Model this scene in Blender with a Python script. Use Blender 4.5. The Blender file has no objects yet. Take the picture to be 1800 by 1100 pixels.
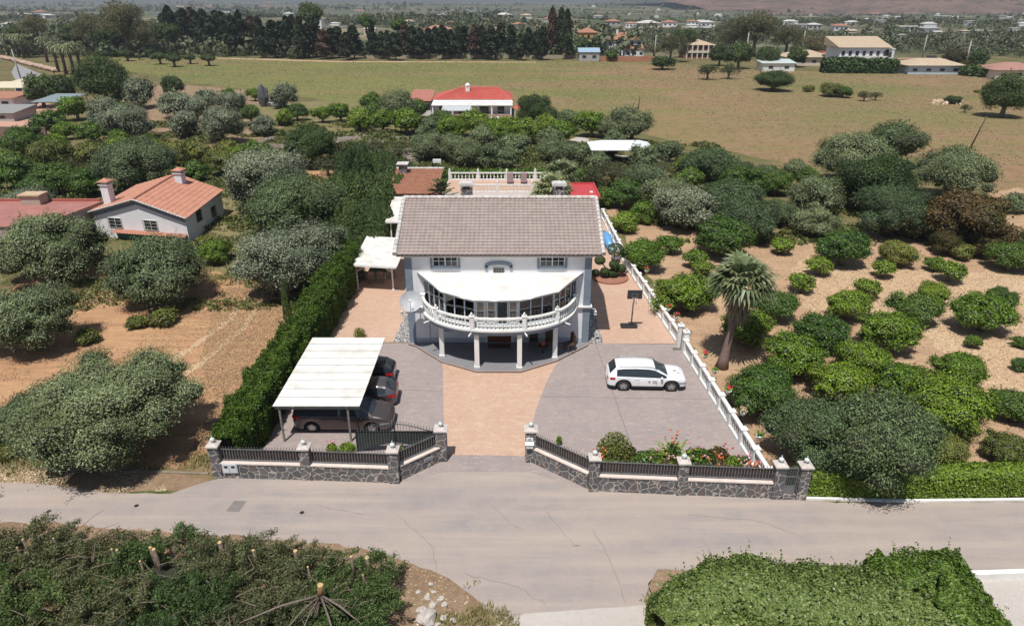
import bpy, bmesh, math, random
import numpy as np
from mathutils import Vector, Matrix, noise as mnoise

R = math.radians
PI = math.pi
scene = bpy.context.scene
COL = scene.collection

# ---------------------------------------------------------------- camera, world, sun
CAM_H = 20.0
PITCH = R(24.6)
FPX = 1213.0          # focal length in pixels of the 1800 px wide photograph
cam_d = bpy.data.cameras.new('camera')
cam = bpy.data.objects.new('camera', cam_d)
COL.objects.link(cam)
cam.location = (0, 0, CAM_H)
cam.rotation_euler = (R(90) - PITCH, 0, 0)
cam_d.sensor_width = 36
cam_d.lens = 36 * FPX / 1800
cam_d.clip_end = 20000
cam_d.clip_start = .5
scene.camera = cam

SUN_DIR = Vector((-.15, -.40, 1.0)).normalized()      # towards the sun
world = bpy.data.worlds.new('World')
scene.world = world
world.use_nodes = True
wn = world.node_tree
bg = wn.nodes['Background']
sky = wn.nodes.new('ShaderNodeTexSky')
sky.sky_type = 'NISHITA'
sky.sun_disc = False
sky.sun_elevation = math.asin(SUN_DIR.z)
sky.sun_rotation = math.atan2(SUN_DIR.x, SUN_DIR.y)
wn.links.new(sky.outputs[0], bg.inputs[0])
bg.inputs[1].default_value = .070
sun_d = bpy.data.lights.new('sun', 'SUN')
sun_d.energy = 5.0
sun_d.angle = R(.5)
sun_d.color = (1, .965, .91)
sun = bpy.data.objects.new('sun', sun_d)
COL.objects.link(sun)
sun.location = SUN_DIR * 60
sun.rotation_euler = SUN_DIR.to_track_quat('Z', 'Y').to_euler()
scene.view_settings.view_transform = 'Standard'
scene.view_settings.look = 'None'
scene.view_settings.exposure = 0.10
scene.view_settings.gamma = 1.0

# ---------------------------------------------------------------- helpers
ORG = {}

def G(u, v, z=0.0):
    """point at height z seen at photo pixel (u, v)"""
    a = (u - 900) / FPX; b = (v - 550) / FPX
    dy = math.cos(PITCH) - b * math.sin(PITCH); dz = -math.sin(PITCH) - b * math.cos(PITCH)
    t = (z - CAM_H) / dz
    return Vector((a * t, dy * t, z))

def depth_at(y, z=0.0):
    return y * math.cos(PITCH) - (z - CAM_H) * math.sin(PITCH)

def tag(o, label=None, cat=None, group=None, kind=None):
    if label: o['label'] = label
    if cat: o['category'] = cat
    if group: o['group'] = group
    if kind: o['kind'] = kind
    return o

def thing(name, label, cat, loc=(0, 0, 0), rz=0.0, group=None):
    o = bpy.data.objects.new(name, None)
    COL.objects.link(o)
    o.empty_display_size = .3
    o.location = loc
    o.rotation_euler = (0, 0, rz)
    ORG[o.name] = Vector(loc)
    return tag(o, label, cat, group)

def copy_tree(o, parent=None):
    c = o.copy()
    COL.objects.link(c)
    if parent is not None:
        c.parent = parent
    for ch in list(o.children):
        copy_tree(ch, c)
    return c

class MB:
    def __init__(self):
        self.v = []; self.f = []; self.sm = []
    def add(self, vs, fs, smooth=False):
        n = len(self.v)
        self.v += [tuple(p) for p in vs]
        self.f += [tuple(i + n for i in f) for f in fs]
        self.sm += [smooth] * len(fs)
        return self
    def box(self, x0, x1, y0, y1, z0, z1):
        vs = [(x0, y0, z0), (x1, y0, z0), (x1, y1, z0), (x0, y1, z0), (x0, y0, z1), (x1, y0, z1), (x1, y1, z1), (x0, y1, z1)]
        return self.add(vs, [(0, 3, 2, 1), (4, 5, 6, 7), (0, 1, 5, 4), (1, 2, 6, 5), (2, 3, 7, 6), (3, 0, 4, 7)])
    def bx(self, cx, cy, cz, sx, sy, sz, rz=0.0, M=None):
        """box by centre and size, turned rz about its centre"""
        c, s = math.cos(rz), math.sin(rz)
        vs = []
        for dx, dy, dz in ((-1, -1, -1), (1, -1, -1), (1, 1, -1), (-1, 1, -1), (-1, -1, 1), (1, -1, 1), (1, 1, 1), (-1, 1, 1)):
            x, y, z = dx * sx / 2, dy * sy / 2, dz * sz / 2
            vs.append((cx + x * c - y * s, cy + x * s + y * c, cz + z))
        return self.add(vs, [(0, 3, 2, 1), (4, 5, 6, 7), (0, 1, 5, 4), (1, 2, 6, 5), (2, 3, 7, 6), (3, 0, 4, 7)])
    def beam(self, a, b, w, h, z0, dz=None):
        """upright slab of plan line a-b, thickness w, from z0 up by h"""
        a = Vector(a[:2]); b = Vector(b[:2])
        d = b - a; L = d.length
        m = (a + b) / 2
        return self.bx(m.x, m.y, z0 + h / 2, L, w, h, math.atan2(d.y, d.x))
    def prism(self, pts, z0, z1, bottom=True):
        """pts in plan, anticlockwise"""
        n = len(pts)
        zs0 = z0 if hasattr(z0, '__len__') else [z0] * n
        zs1 = z1 if hasattr(z1, '__len__') else [z1] * n
        vs = [(p[0], p[1], zs0[i]) for i, p in enumerate(pts)] + [(p[0], p[1], zs1[i]) for i, p in enumerate(pts)]
        fs = [tuple(range(n, 2 * n))] + [(i, (i + 1) % n, (i + 1) % n + n, i + n) for i in range(n)]
        if bottom: fs.append(tuple(reversed(range(n))))
        return self.add(vs, fs)
    def tube(self, pts, rad, n=8, cap=True):
        pts = [Vector(p) for p in pts]
        rs = rad if hasattr(rad, '__len__') else [rad] * len(pts)
        vs = []
        up = Vector((0, 0, 1))
        prev = None
        for i, p in enumerate(pts):
            d = (pts[min(i + 1, len(pts) - 1)] - pts[max(i - 1, 0)]).normalized()
            if prev is None:
                u = d.cross(up)
                if u.length < .05: u = d.cross(Vector((1, 0, 0)))
            else:
                u = prev - d * prev.dot(d)
            u.normalize(); prev = u
            w = d.cross(u)
            for k in range(n):
                a = 2 * PI * k / n
                q = p + (u * math.cos(a) + w * math.sin(a)) * rs[i]
                vs.append(tuple(q))
        fs = []
        for i in range(len(pts) - 1):
            for k in range(n):
                fs.append((i * n + k, i * n + (k + 1) % n, (i + 1) * n + (k + 1) % n, (i + 1) * n + k))
        self.add(vs, fs, True)
        if cap:
            m = len(pts) - 1
            b = len(self.v) - len(vs)
            self.f.append(tuple(b + k for k in reversed(range(n)))); self.sm.append(False)
            self.f.append(tuple(b + m * n + k for k in range(n))); self.sm.append(False)
        return self
    def lathe(self, prof, cx=0, cy=0, cz=0, n=12, smooth=True):
        vs = []; fs = []
        for r, z in prof:
            for k in range(n):
                a = 2 * PI * k / n
                vs.append((cx + r * math.cos(a), cy + r * math.sin(a), cz + z))
        for i in range(len(prof) - 1):
            for k in range(n):
                fs.append((i * n + k, i * n + (k + 1) % n, (i + 1) * n + (k + 1) % n, (i + 1) * n + k))
        self.add(vs, fs, smooth)
        b = len(self.v) - len(vs)
        if prof[0][0] > .001: self.f.append(tuple(b + k for k in reversed(range(n)))); self.sm.append(False)
        if prof[-1][0] > .001: self.f.append(tuple(b + (len(prof) - 1) * n + k for k in range(n))); self.sm.append(False)
        return self
    def grid(self, P, smooth=False):
        """P[i][j] -> point"""
        ni = len(P); nj = len(P[0])
        vs = [q for row in P for q in row]
        fs = [(i * nj + j, i * nj + j + 1, (i + 1) * nj + j + 1, (i + 1) * nj + j) for i in range(ni - 1) for j in range(nj - 1)]
        return self.add(vs, fs, smooth)
    def quad(self, a, b, c, d):
        return self.add([a, b, c, d], [(0, 1, 2, 3)])
    def blob(self, c, r, seed=0, sub=2, amp=.25, fr=1.5, sz=(1, 1, 1)):
        bm = bmesh.new()
        bmesh.ops.create_icosphere(bm, subdivisions=sub, radius=1)
        vs = []
        for v in bm.verts:
            k = 1 + amp * mnoise.noise(v.co * fr + Vector((seed * 3.1, seed * 1.7, seed)))
            vs.append((c[0] + v.co.x * r * k * sz[0], c[1] + v.co.y * r * k * sz[1], c[2] + v.co.z * r * k * sz[2]))
        fs = [tuple(v.index for v in f.verts) for f in bm.faces]
        bm.free()
        return self.add(vs, fs, sub > 1)
    def build(self, name, mat, parent=None, at=None):
        if parent is not None:
            o0 = ORG[parent.name]
        else:
            o0 = Vector(at) if at is not None else Vector((0, 0, 0))
        me = bpy.data.meshes.new(name)
        me.from_pydata([(p[0] - o0.x, p[1] - o0.y, p[2] - o0.z) for p in self.v], [], self.f)
        me.polygons.foreach_set('use_smooth', self.sm)
        me.materials.append(mat)
        me.update()
        o = bpy.data.objects.new(name, me)
        COL.objects.link(o)
        if parent is not None:
            o.parent = parent
            ORG[o.name] = o0
        else:
            o.location = o0
            ORG[o.name] = o0
        return o

def bevel(o, w=.02, seg=2, ang=35):
    m = o.modifiers.new('bevel', 'BEVEL'); m.width = w; m.segments = seg; m.limit_method = 'ANGLE'; m.angle_limit = R(ang)
    return o

def np_mesh(name, V, F, mat, smooth=False, mat_idx=None):
    """V (n,3) array, F (m,4) or (m,3) int array"""
    me = bpy.data.meshes.new(name)
    k = F.shape[1]
    me.vertices.add(len(V)); me.vertices.foreach_set('co', V.astype(np.float32).ravel())
    me.loops.add(F.size); me.loops.foreach_set('vertex_index', F.astype(np.int32).ravel())
    me.polygons.add(len(F)); me.polygons.foreach_set('loop_start', np.arange(0, F.size, k, dtype=np.int32))
    me.polygons.foreach_set('loop_total', np.full(len(F), k, dtype=np.int32))
    if smooth: me.polygons.foreach_set('use_smooth', np.ones(len(F), dtype=bool))
    for m in (mat if isinstance(mat, (list, tuple)) else [mat]): me.materials.append(m)
    if mat_idx is not None: me.polygons.foreach_set('material_index', mat_idx.astype(np.int32))
    me.update(calc_edges=True)
    me.validate()
    return me

# ---------------------------------------------------------------- materials
def lin(c):
    return tuple(((x / 255) / 12.92 if x / 255 <= .04045 else ((x / 255 + .055) / 1.055) ** 2.4) for x in c) + (1,)

class N:
    def __init__(self, name):
        self.m = bpy.data.materials.new(name); self.m.use_nodes = True
        self.t = self.m.node_tree; self.b = self.t.nodes['Principled BSDF']
        self.out = self.t.nodes['Material Output']
        g = self.t.nodes.new('ShaderNodeNewGeometry'); self.pos = g.outputs['Position']; self.geo = g
        self.oc = self.t.nodes.new('ShaderNodeTexCoord').outputs['Object']
    def n(self, t, **k):
        x = self.t.nodes.new(t)
        for a, b in k.items(): setattr(x, a, b)
        return x
    def l(self, a, b): self.t.links.new(a, b)
    def mapping(self, src, scale=(1, 1, 1), rot=(0, 0, 0)):
        x = self.n('ShaderNodeMapping'); self.l(src, x.inputs[0])
        x.inputs['Scale'].default_value = scale; x.inputs['Rotation'].default_value = rot
        return x.outputs[0]
    def noise(self, scale, detail=4, rough=.6, src=None, dist=0):
        x = self.n('ShaderNodeTexNoise'); self.l(src or self.pos, x.inputs['Vector'])
        x.inputs['Scale'].default_value = scale; x.inputs['Detail'].default_value = detail; x.inputs['Roughness'].default_value = rough
        x.inputs['Distortion'].default_value = dist
        return x.outputs['Fac']
    def ramp(self, src, a, b, ca=(0, 0, 0, 1), cb=(1, 1, 1, 1)):
        x = self.n('ShaderNodeValToRGB'); self.l(src, x.inputs[0])
        e = x.color_ramp.elements; e[0].position = a; e[1].position = b; e[0].color = ca; e[1].color = cb
        return x.outputs[0]
    def mix(self, f, a, b, mode='MIX'):
        x = self.n('ShaderNodeMix', data_type='RGBA', blend_type=mode)
        for s, i in ((f, 0), (a, 6), (b, 7)):
            if hasattr(s, 'is_output') or isinstance(s, bpy.types.NodeSocket): self.l(s, x.inputs[i])
            else: x.inputs[i].default_value = s
        return x.outputs[2]
    def col(self, s):
        if isinstance(s, bpy.types.NodeSocket): self.l(s, self.b.inputs['Base Color'])
        else: self.b.inputs['Base Color'].default_value = s
    def bump(self, src, strength=.3, dist=.02):
        x = self.n('ShaderNodeBump'); self.l(src, x.inputs['Height']); x.inputs['Strength'].default_value = strength; x.inputs['Distance'].default_value = dist
        self.l(x.outputs[0], self.b.inputs['Normal'])
    def rough(self, r, spec=None):
        self.b.inputs['Roughness'].default_value = r
        if spec is not None: self.b.inputs['Specular IOR Level'].default_value = spec

def simple(name, c, rough=.7, c2=None, scale=3, metal=0, bump=0, bs=20, spec=None, coord='oc', detail=4, lo=.35, hi=.65):
    k = N(name)
    src = k.oc if coord == 'oc' else k.pos
    if c2 is None: c2 = tuple(x * .86 for x in c[:3]) + (1,)
    f = k.ramp(k.noise(scale, detail, .65, src), lo, hi)
    k.col(k.mix(f, c, c2))
    k.rough(rough, spec); k.b.inputs['Metallic'].default_value = metal
    if bump: k.bump(k.noise(bs, 3, .6, src), bump, .02)
    return k.m

def leafmat(name, c1, c2, c3=None, trans=.25, rough=.55):
    """leaf colours vary leaf by leaf and slightly tree by tree"""
    k = N(name)
    f = k.geo.outputs['Random Per Island']
    col = k.mix(f, c1, c2)
    if c3 is not None:
        col = k.mix(k.ramp(k.noise(2.2, 2, .5, k.oc), .45, .75), col, c3)
    oi = k.n('ShaderNodeObjectInfo')
    hs = k.n('ShaderNodeHueSaturation')
    mr = k.n('ShaderNodeMapRange'); k.l(oi.outputs['Random'], mr.inputs[0]); mr.inputs[3].default_value = .78; mr.inputs[4].default_value = 1.22
    mh = k.n('ShaderNodeMapRange'); k.l(oi.outputs['Random'], mh.inputs[0]); mh.inputs[3].default_value = .515; mh.inputs[4].default_value = .487
    k.l(mr.outputs[0], hs.inputs['Value']); k.l(mh.outputs[0], hs.inputs['Hue']); k.l(col, hs.inputs['Color'])
    k.col(hs.outputs[0]); k.rough(rough, .3)
    tr = k.n('ShaderNodeBsdfTranslucent'); k.l(hs.outputs[0], tr.inputs[0]); trans *= .6
    mx = k.n('ShaderNodeMixShader'); mx.inputs[0].default_value = trans
    k.l(k.b.outputs[0], mx.inputs[1]); k.l(tr.outputs[0], mx.inputs[2]); k.l(mx.outputs[0], k.out.inputs[0])
    return k.m

M = {}
def c4(r, g, b): return (r, g, b, 1)
M['wall_white'] = simple('painted_render', c4(.74, .73, .75), .85, c4(.66, .65, .68), .8, coord='pos', bump=.06, bs=60)
M['trim_blue'] = simple('grey_blue_paint', c4(.16, .20, .25), .7, c4(.20, .24, .29), 2, coord='pos')
M['white'] = simple('white_paint', c4(.78, .78, .76), .5, c4(.66, .65, .62), 1.5)
M['white_sheet'] = simple('white_roof_sheet', c4(.72, .70, .66), .5, c4(.50, .455, .385), .9, coord='pos', lo=.48, hi=.78, detail=8)
M['dark_metal'] = simple('dark_iron', c4(.03, .032, .035), .45, metal=.3)
M['grey_metal'] = simple('galvanised_bar', c4(.33, .33, .33), .4, metal=.6)
M['glass'] = None
k = N('window_glass'); k.col(k.mix(k.noise(1.2), c4(.015, .02, .026), c4(.04, .05, .06))); k.rough(.06, .6); M['glass'] = k.m
k = N('conservatory_glass'); k.col(c4(.62, .70, .74)); k.rough(.03, .5); k.b.inputs['Transmission Weight'].default_value = .0
gl = k.n('ShaderNodeBsdfGlossy'); gl.inputs['Roughness'].default_value = .03
tb = k.n('ShaderNodeBsdfTransparent'); tb.inputs[0].default_value = (.86, .92, .93, 1)
fr = k.n('ShaderNodeFresnel'); fr.inputs[0].default_value = 1.9
mx = k.n('ShaderNodeMixShader'); k.l(fr.outputs[0], mx.inputs[0]); k.l(tb.outputs[0], mx.inputs[1]); k.l(gl.outputs[0], mx.inputs[2]); k.l(mx.outputs[0], k.out.inputs[0])
M['clear_glass'] = k.m
M['rubber'] = simple('rubber', c4(.02, .02, .02), .8)
M['black'] = simple('black_plastic', c4(.022, .022, .025), .5)
M['bark'] = simple('bark', c4(.12, .085, .06), .9, c4(.20, .16, .12), 9, bump=.5, bs=30)
M['wood_dark'] = simple('dark_wood', c4(.07, .04, .03), .6)
M['orange_door'] = simple('varnished_door', c4(.16, .05, .02), .5)
M['terracotta'] = simple('terracotta', c4(.36, .13, .07), .8, c4(.28, .10, .06), 6)
M['skin_stump'] = simple('cut_wood', c4(.52, .36, .18), .7, c4(.42, .27, .12), 12)
M['red_flower'] = simple('red_petals', c4(.55, .02, .03), .6)
M['pink_flower'] = simple('pink_petals', c4(.65, .28, .33), .6)
M['orange_flower'] = simple('orange_petals', c4(.70, .14, .03), .6)
M['rock'] = simple('pale_rock', c4(.50, .46, .42), .9, c4(.33, .29, .26), 3, bump=.8, bs=7)

# tiles: real geometry carries the shape, colour only weathers
def tilemat(name, a, b):
    k = N(name)
    vo = k.n('ShaderNodeTexVoronoi'); k.l(k.mapping(k.pos, (2.4, 2.4, 2.4)), vo.inputs[0]); vo.inputs['Scale'].default_value = 1.4
    f = k.ramp(k.noise(.5, 5, .7), .3, .7)
    c = k.mix(f, a, b)
    sp_ = k.n('ShaderNodeSeparateColor'); k.l(vo.outputs['Color'], sp_.inputs[0])
    k.col(k.mix(k.ramp(sp_.outputs[0], .2, .9), c, tuple(q * 1.10 for q in a[:3]) + (1,))); k.rough(.85)
    k.bump(k.noise(25, 3), .15)
    return k.m
M['tile_brown'] = tilemat('concrete_tile_brown', c4(.31, .255, .23), c4(.285, .23, .205))
M['tile_orange'] = tilemat('clay_tile_orange', c4(.42, .195, .13), c4(.36, .165, .11))
M['tile_red'] = tilemat('clay_tile_red', c4(.42, .075, .06), c4(.50, .14, .10))
M['tile_rust'] = tilemat('clay_tile_rust', c4(.36, .17, .10), c4(.28, .13, .09))
M['tile_tan'] = tilemat('clay_tile_tan', c4(.46, .36, .25), c4(.38, .28, .20))
M['tile_white'] = simple('pale_mortar_tile', c4(.62, .60, .57), .85, c4(.40, .37, .35), 4, coord='pos')
M['red_deck'] = simple('red_terrace_paint', c4(.31, .125, .105), .7, c4(.37, .17, .14), .9, coord='pos', bump=.1)
M['red_deck2'] = simple('red_waterproof_paint', c4(.50, .05, .055), .6, c4(.42, .06, .06), 1.5, coord='pos')

# crazy-paved stone
k = N('crazy_stone')
src = k.mapping(k.pos, (1, 1, 1))
ds = k.n('ShaderNodeVectorMath', operation='ADD')
nz = k.n('ShaderNodeTexNoise'); k.l(k.pos, nz.inputs[0]); nz.inputs['Scale'].default_value = 2.5; nz.inputs['Detail'].default_value = 2
sc_ = k.n('ShaderNodeVectorMath', operation='SCALE'); k.l(nz.outputs['Color'], sc_.inputs[0]); sc_.inputs['Scale'].default_value = .35
k.l(src, ds.inputs[0]); k.l(sc_.outputs[0], ds.inputs[1])
v1 = k.n('ShaderNodeTexVoronoi', feature='DISTANCE_TO_EDGE'); k.l(ds.outputs[0], v1.inputs['Vector']); v1.inputs['Scale'].default_value = 2.9
v2 = k.n('ShaderNodeTexVoronoi', feature='F1'); k.l(ds.outputs[0], v2.inputs['Vector']); v2.inputs['Scale'].default_value = 2.9
edge = k.ramp(v1.outputs['Distance'], .028, .05)
sep = k.n('ShaderNodeSeparateColor'); k.l(v2.outputs['Color'], sep.inputs[0])
stone = k.mix(sep.outputs[0], c4(.075, .075, .08), c4(.16, .15, .15))
stone = k.mix(k.ramp(sep.outputs[1], .7, .9), stone, c4(.15, .11, .10))
stone = k.mix(k.ramp(k.noise(9, 4), .4, .7), stone, c4(.10, .10, .105))
k.col(k.mix(edge, c4(.44, .40, .35), stone)); k.rough(.85)
k.bump(edge, .6, .02)
M['stone'] = k.m

# ground family -------------------------------------------------
def groundmat(name, a, b, c, s1=.25, s2=3, s3=22, bump=.5, speck=None, streak=None, grass=None):
    k = N(name)
    f1 = k.ramp(k.noise(s1, 5, .65), .38, .62)
    f2 = k.ramp(k.noise(s2, 5, .7), .35, .7)
    col = k.mix(f1, a, b)
    if streak:
        st = k.noise(1.0, 4, .6, k.mapping(k.pos, streak[0], (0, 0, streak[1])))
        col = k.mix(k.ramp(st, .42, .66), col, c)
    x = k.n('ShaderNodeMath', operation='MULTIPLY'); k.l(f2, x.inputs[0]); x.inputs[1].default_value = .55
    col = k.mix(x.outputs[0], col, c)
    hi = k.noise(s3, 4, .8)
    g = k.n('ShaderNodeMapRange'); k.l(hi, g.inputs[0]); g.inputs[1].default_value = .25; g.inputs[2].default_value = .75; g.inputs[3].default_value = .72; g.inputs[4].default_value = 1.25
    vv = k.n('ShaderNodeMix', data_type='RGBA', blend_type='MULTIPLY'); vv.inputs[0].default_value = 1
    k.l(col, vv.inputs[6]); k.l(g.outputs[0], vv.inputs[7]); col = vv.outputs[2]
    if speck:
        col = k.mix(k.ramp(k.noise(speck[0], 2, .9), speck[1], speck[1] + .05), col, speck[2])
    if grass:
        col = k.mix(k.ramp(k.noise(grass[0], 6, .75), grass[1], grass[1] + .12), col, grass[2])
    k.col(col); k.rough(.95, .1)
    k.bump(k.noise(s3, 5, .8), bump, .05)
    return k.m
M['ground'] = groundmat('orchard_earth', c4(.17, .14, .075), c4(.24, .16, .10), c4(.085, .10, .04), .12, 1.4, 9, grass=(.7, .56, c4(.10, .115, .045)))
M['soil'] = groundmat('orange_soil', c4(.52, .325, .175), c4(.45, .255, .135), c4(.35, .20, .115), .18, 2.2, 9, bump=.9, streak=((.25, 1.6, 1), R(-52)), speck=(14, .68, c4(.60, .42, .26)))
M['soil_tan'] = groundmat('tan_orchard_soil', c4(.50, .345, .215), c4(.44, .285, .175), c4(.36, .235, .15), .18, 2.2, 9, bump=.9, streak=((.25, 1.6, 1), R(-52)), speck=(14, .68, c4(.60, .42, .26)))
M['soil_pale'] = groundmat('pale_tilled_soil', c4(.56, .41, .26), c4(.51, .34, .21), c4(.42, .29, .18), .16, 2.5, 8, bump=.9, speck=(11, .66, c4(.62, .48, .32)))
M['drygrass'] = groundmat('dry_grass', c4(.21, .18, .085), c4(.14, .14, .055), c4(.28, .22, .12), .25, 2.5, 8, bump=1, grass=(1.6, .56, c4(.13, .14, .05)))
M['verge'] = groundmat('dusty_verge', c4(.34, .24, .16), c4(.26, .17, .11), c4(.17, .12, .07), .5, 4, 14, bump=.9, speck=(20, .66, c4(.5, .4, .28)))
k = N('meadow')
a_ = k.noise(.018, 5, .6); b_ = k.noise(1, 5, .7, k.mapping(k.pos, (.010, .055, 1), (0, 0, R(11))))
sx_ = k.n('ShaderNodeSeparateXYZ'); k.l(k.pos, sx_.inputs[0])
gr_ = k.n('ShaderNodeMapRange'); k.l(sx_.outputs[0], gr_.inputs[0]); gr_.inputs[1].default_value = -40; gr_.inputs[2].default_value = 80; gr_.inputs[3].default_value = -.08; gr_.inputs[4].default_value = .20
ad_ = k.n('ShaderNodeMath', operation='ADD'); k.l(b_, ad_.inputs[0]); k.l(gr_.outputs[0], ad_.inputs[1])
col = k.mix(k.ramp(ad_.outputs[0], .44, .62), c4(.185, .18, .062), c4(.27, .17, .10))
col = k.mix(k.ramp(a_, .45, .7), col, c4(.15, .165, .055))
col = k.mix(k.ramp(k.noise(1, 3, .6, k.mapping(k.pos, (.02, .6, 1), (0, 0, R(13)))), .55, .75), col, c4(.25, .21, .11))
for sc, lo, cc in ((.55, .52, c4(.12, .125, .04)), (1.3, .56, c4(.33, .28, .14)), (3.2, .60, c4(.38, .33, .18)), (2.1, .62, c4(.12, .125, .045))):
    f_ = k.ramp(k.noise(sc, 5, .8, k.mapping(k.pos, (1, .8, 1))), lo, lo + .12)
    m_ = k.n('ShaderNodeMath', operation='MULTIPLY'); k.l(f_, m_.inputs[0]); m_.inputs[1].default_value = .75
    col = k.mix(m_.outputs[0], col, cc)
k.col(col); k.rough(.95, .1); k.bump(k.noise(2.2, 5, .8), 1.0, .12); M['field'] = k.m
M['gravel'] = groundmat('grey_gravel', c4(.25, .21, .19), c4(.21, .175, .16), c4(.17, .14, .12), .3, 3, 20)
M['road'] = groundmat('worn_asphalt', c4(.325, .275, .25), c4(.265, .24, .235), c4(.39, .325, .28), .16, .9, 38, bump=.3, streak=((.10, 1.3, 1), R(-3)), speck=(60, .72, c4(.42, .38, .35)))
M['concrete'] = groundmat('pale_concrete', c4(.50, .46, .42), c4(.44, .40, .36), c4(.40, .36, .32), .5, 3, 30, bump=.3)

def stamped(name, a, b, c, dark, sc=2.2):
    k = N(name)
    f1 = k.ramp(k.noise(.35, 5, .7), .35, .65)
    col = k.mix(f1, a, b)
    col = k.mix(k.ramp(k.noise(1.6, 5, .75, k.mapping(k.pos, (1, 2.2, 1))), .5, .75), col, c)
    v = k.n('ShaderNodeTexVoronoi', feature='DISTANCE_TO_EDGE'); k.l(k.mapping(k.pos, (1.0, 1.6, 1)), v.inputs[0]); v.inputs['Scale'].default_value = sc
    e = k.ramp(v.outputs['Distance'], .0, .06)
    x = k.n('ShaderNodeMath', operation='MULTIPLY_ADD'); k.l(e, x.inputs[0]); x.inputs[1].default_value = -.38; x.inputs[2].default_value = .38
    col = k.mix(x.outputs[0], col, dark)
    col = k.mix(k.ramp(k.noise(9, 3, .8, k.mapping(k.pos, (.6, 1.6, 1))), .62, .70), col, tuple(min(1, q * 1.45) for q in a[:3]) + (1,))
    k.col(col); k.rough(.7, .35); k.bump(e, .3, .01)
    return k.m
M['lilac'] = stamped('stamped_lilac_concrete', c4(.325, .27, .25), c4(.275, .23, .22), c4(.40, .33, .29), c4(.20, .165, .15))
M['orange_pave'] = stamped('stamped_orange_concrete', c4(.50, .34, .25), c4(.46, .30, .215), c4(.58, .43, .33), c4(.30, .19, .14), 3.4)
M['terrace_tile'] = stamped('grey_terrace_tiles', c4(.22, .215, .225), c4(.19, .185, .195), c4(.25, .24, .24), c4(.12, .12, .12), 2.0)
k = N('pebbles')
v = k.n('ShaderNodeTexVoronoi'); k.l(k.pos, v.inputs[0]); v.inputs['Scale'].default_value = 9
sp = k.n('ShaderNodeSeparateColor'); k.l(v.outputs['Color'], sp.inputs[0])
d2 = k.ramp(v.outputs['Distance'], .35, .75, (1, 1, 1, 1), (0, 0, 0, 1))
k.col(k.mix(d2, c4(.08, .08, .08), k.mix(sp.outputs[0], c4(.25, .24, .23), c4(.62, .60, .57)))); k.rough(.8); k.bump(d2, .9, .04)
M['pebbles'] = k.m

# leaves -------------------------------------------------------
M['l_olive'] = leafmat('olive_leaves', c4(.078, .112, .042), c4(.33, .39, .20), c4(.10, .13, .05), .2)
M['l_olive_silver'] = leafmat('silver_olive_leaves', c4(.105, .13, .07), c4(.43, .47, .32), c4(.14, .175, .10), .2)
M['l_olive_teal'] = leafmat('deep_olive_leaves', c4(.038, .07, .026), c4(.18, .26, .11), c4(.07, .09, .035), .2)
M['l_citrus'] = leafmat('citrus_leaves', c4(.05, .11, .008), c4(.24, .36, .035), c4(.12, .175, .022), .25, .45)
M['l_citrus_dark'] = leafmat('dark_citrus_leaves', c4(.035, .08, .012), c4(.14, .23, .04), None, .25, .45)
M['l_citrus_yellow'] = leafmat('yellow_green_leaves', c4(.09, .115, .02), c4(.26, .28, .06), c4(.15, .15, .045), .25)
M['l_dark'] = leafmat('dark_leaves', c4(.03, .058, .014), c4(.12, .18, .045), c4(.04, .065, .022), .2)
M['l_conifer'] = leafmat('conifer_sprays', c4(.025, .05, .012), c4(.115, .165, .045), None, .2, .6)
M['l_pine'] = leafmat('far_conifer_foliage', c4(.024, .038, .018), c4(.055, .075, .035), None, .1, .7)
M['l_hedge'] = leafmat('clipped_cypress', c4(.045, .085, .008), c4(.165, .25, .025), c4(.05, .085, .015), .25)
M['l_ivy'] = leafmat('ivy_leaves', c4(.075, .115, .02), c4(.34, .40, .13), c4(.19, .235, .06), .25, .4)
M['l_ivy_bright'] = leafmat('bright_hedge_leaves', c4(.075, .13, .012), c4(.24, .32, .04), None, .25, .4)
M['l_cut'] = leafmat('cut_cypress_sprays', c4(.035, .048, .016), c4(.155, .17, .07), c4(.11, .10, .05), .15)
M['l_cut_green'] = leafmat('cut_cypress_green', c4(.03, .06, .014), c4(.11, .16, .045), None, .15)
M['l_avocado'] = leafmat('bronze_leaves', c4(.04, .03, .01), c4(.17, .12, .045), c4(.045, .06, .014), .2)
M['l_euc'] = leafmat('eucalyptus_leaves', c4(.12, .115, .055), c4(.22, .20, .11), c4(.10, .12, .045), .25)
M['l_palm'] = leafmat('palm_fronds', c4(.09, .12, .04), c4(.30, .33, .17), None, .2, .4)
M['l_dead'] = leafmat('dead_fronds', c4(.22, .16, .10), c4(.36, .28, .18), None, .15)
M['l_far'] = leafmat('valley_foliage', c4(.055, .07, .035), c4(.17, .185, .10), c4(.08, .10, .045), .15)
M['l_grass'] = leafmat('grass_tufts', c4(.20, .19, .07), c4(.34, .30, .14), None, .3)

M['l_cdark2'] = leafmat('weed_leaves', c4(.06, .09, .02), c4(.17, .20, .06), c4(.14, .12, .05), .25)
M['inner'] = simple('shade_core', c4(.028, .032, .014), .95)  # for solid cores added inside crowns; shade is put into the dark colour
M['l_meadow'] = leafmat('meadow_grass_blades', c4(.13, .13, .05), c4(.44, .40, .22), None, .1)
M['l_straw'] = leafmat('straw', c4(.30, .20, .11), c4(.72, .58, .38), None, .05)
M['l_clod'] = leafmat('clods', c4(.20, .12, .07), c4(.58, .38, .23), None, 0)
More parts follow.
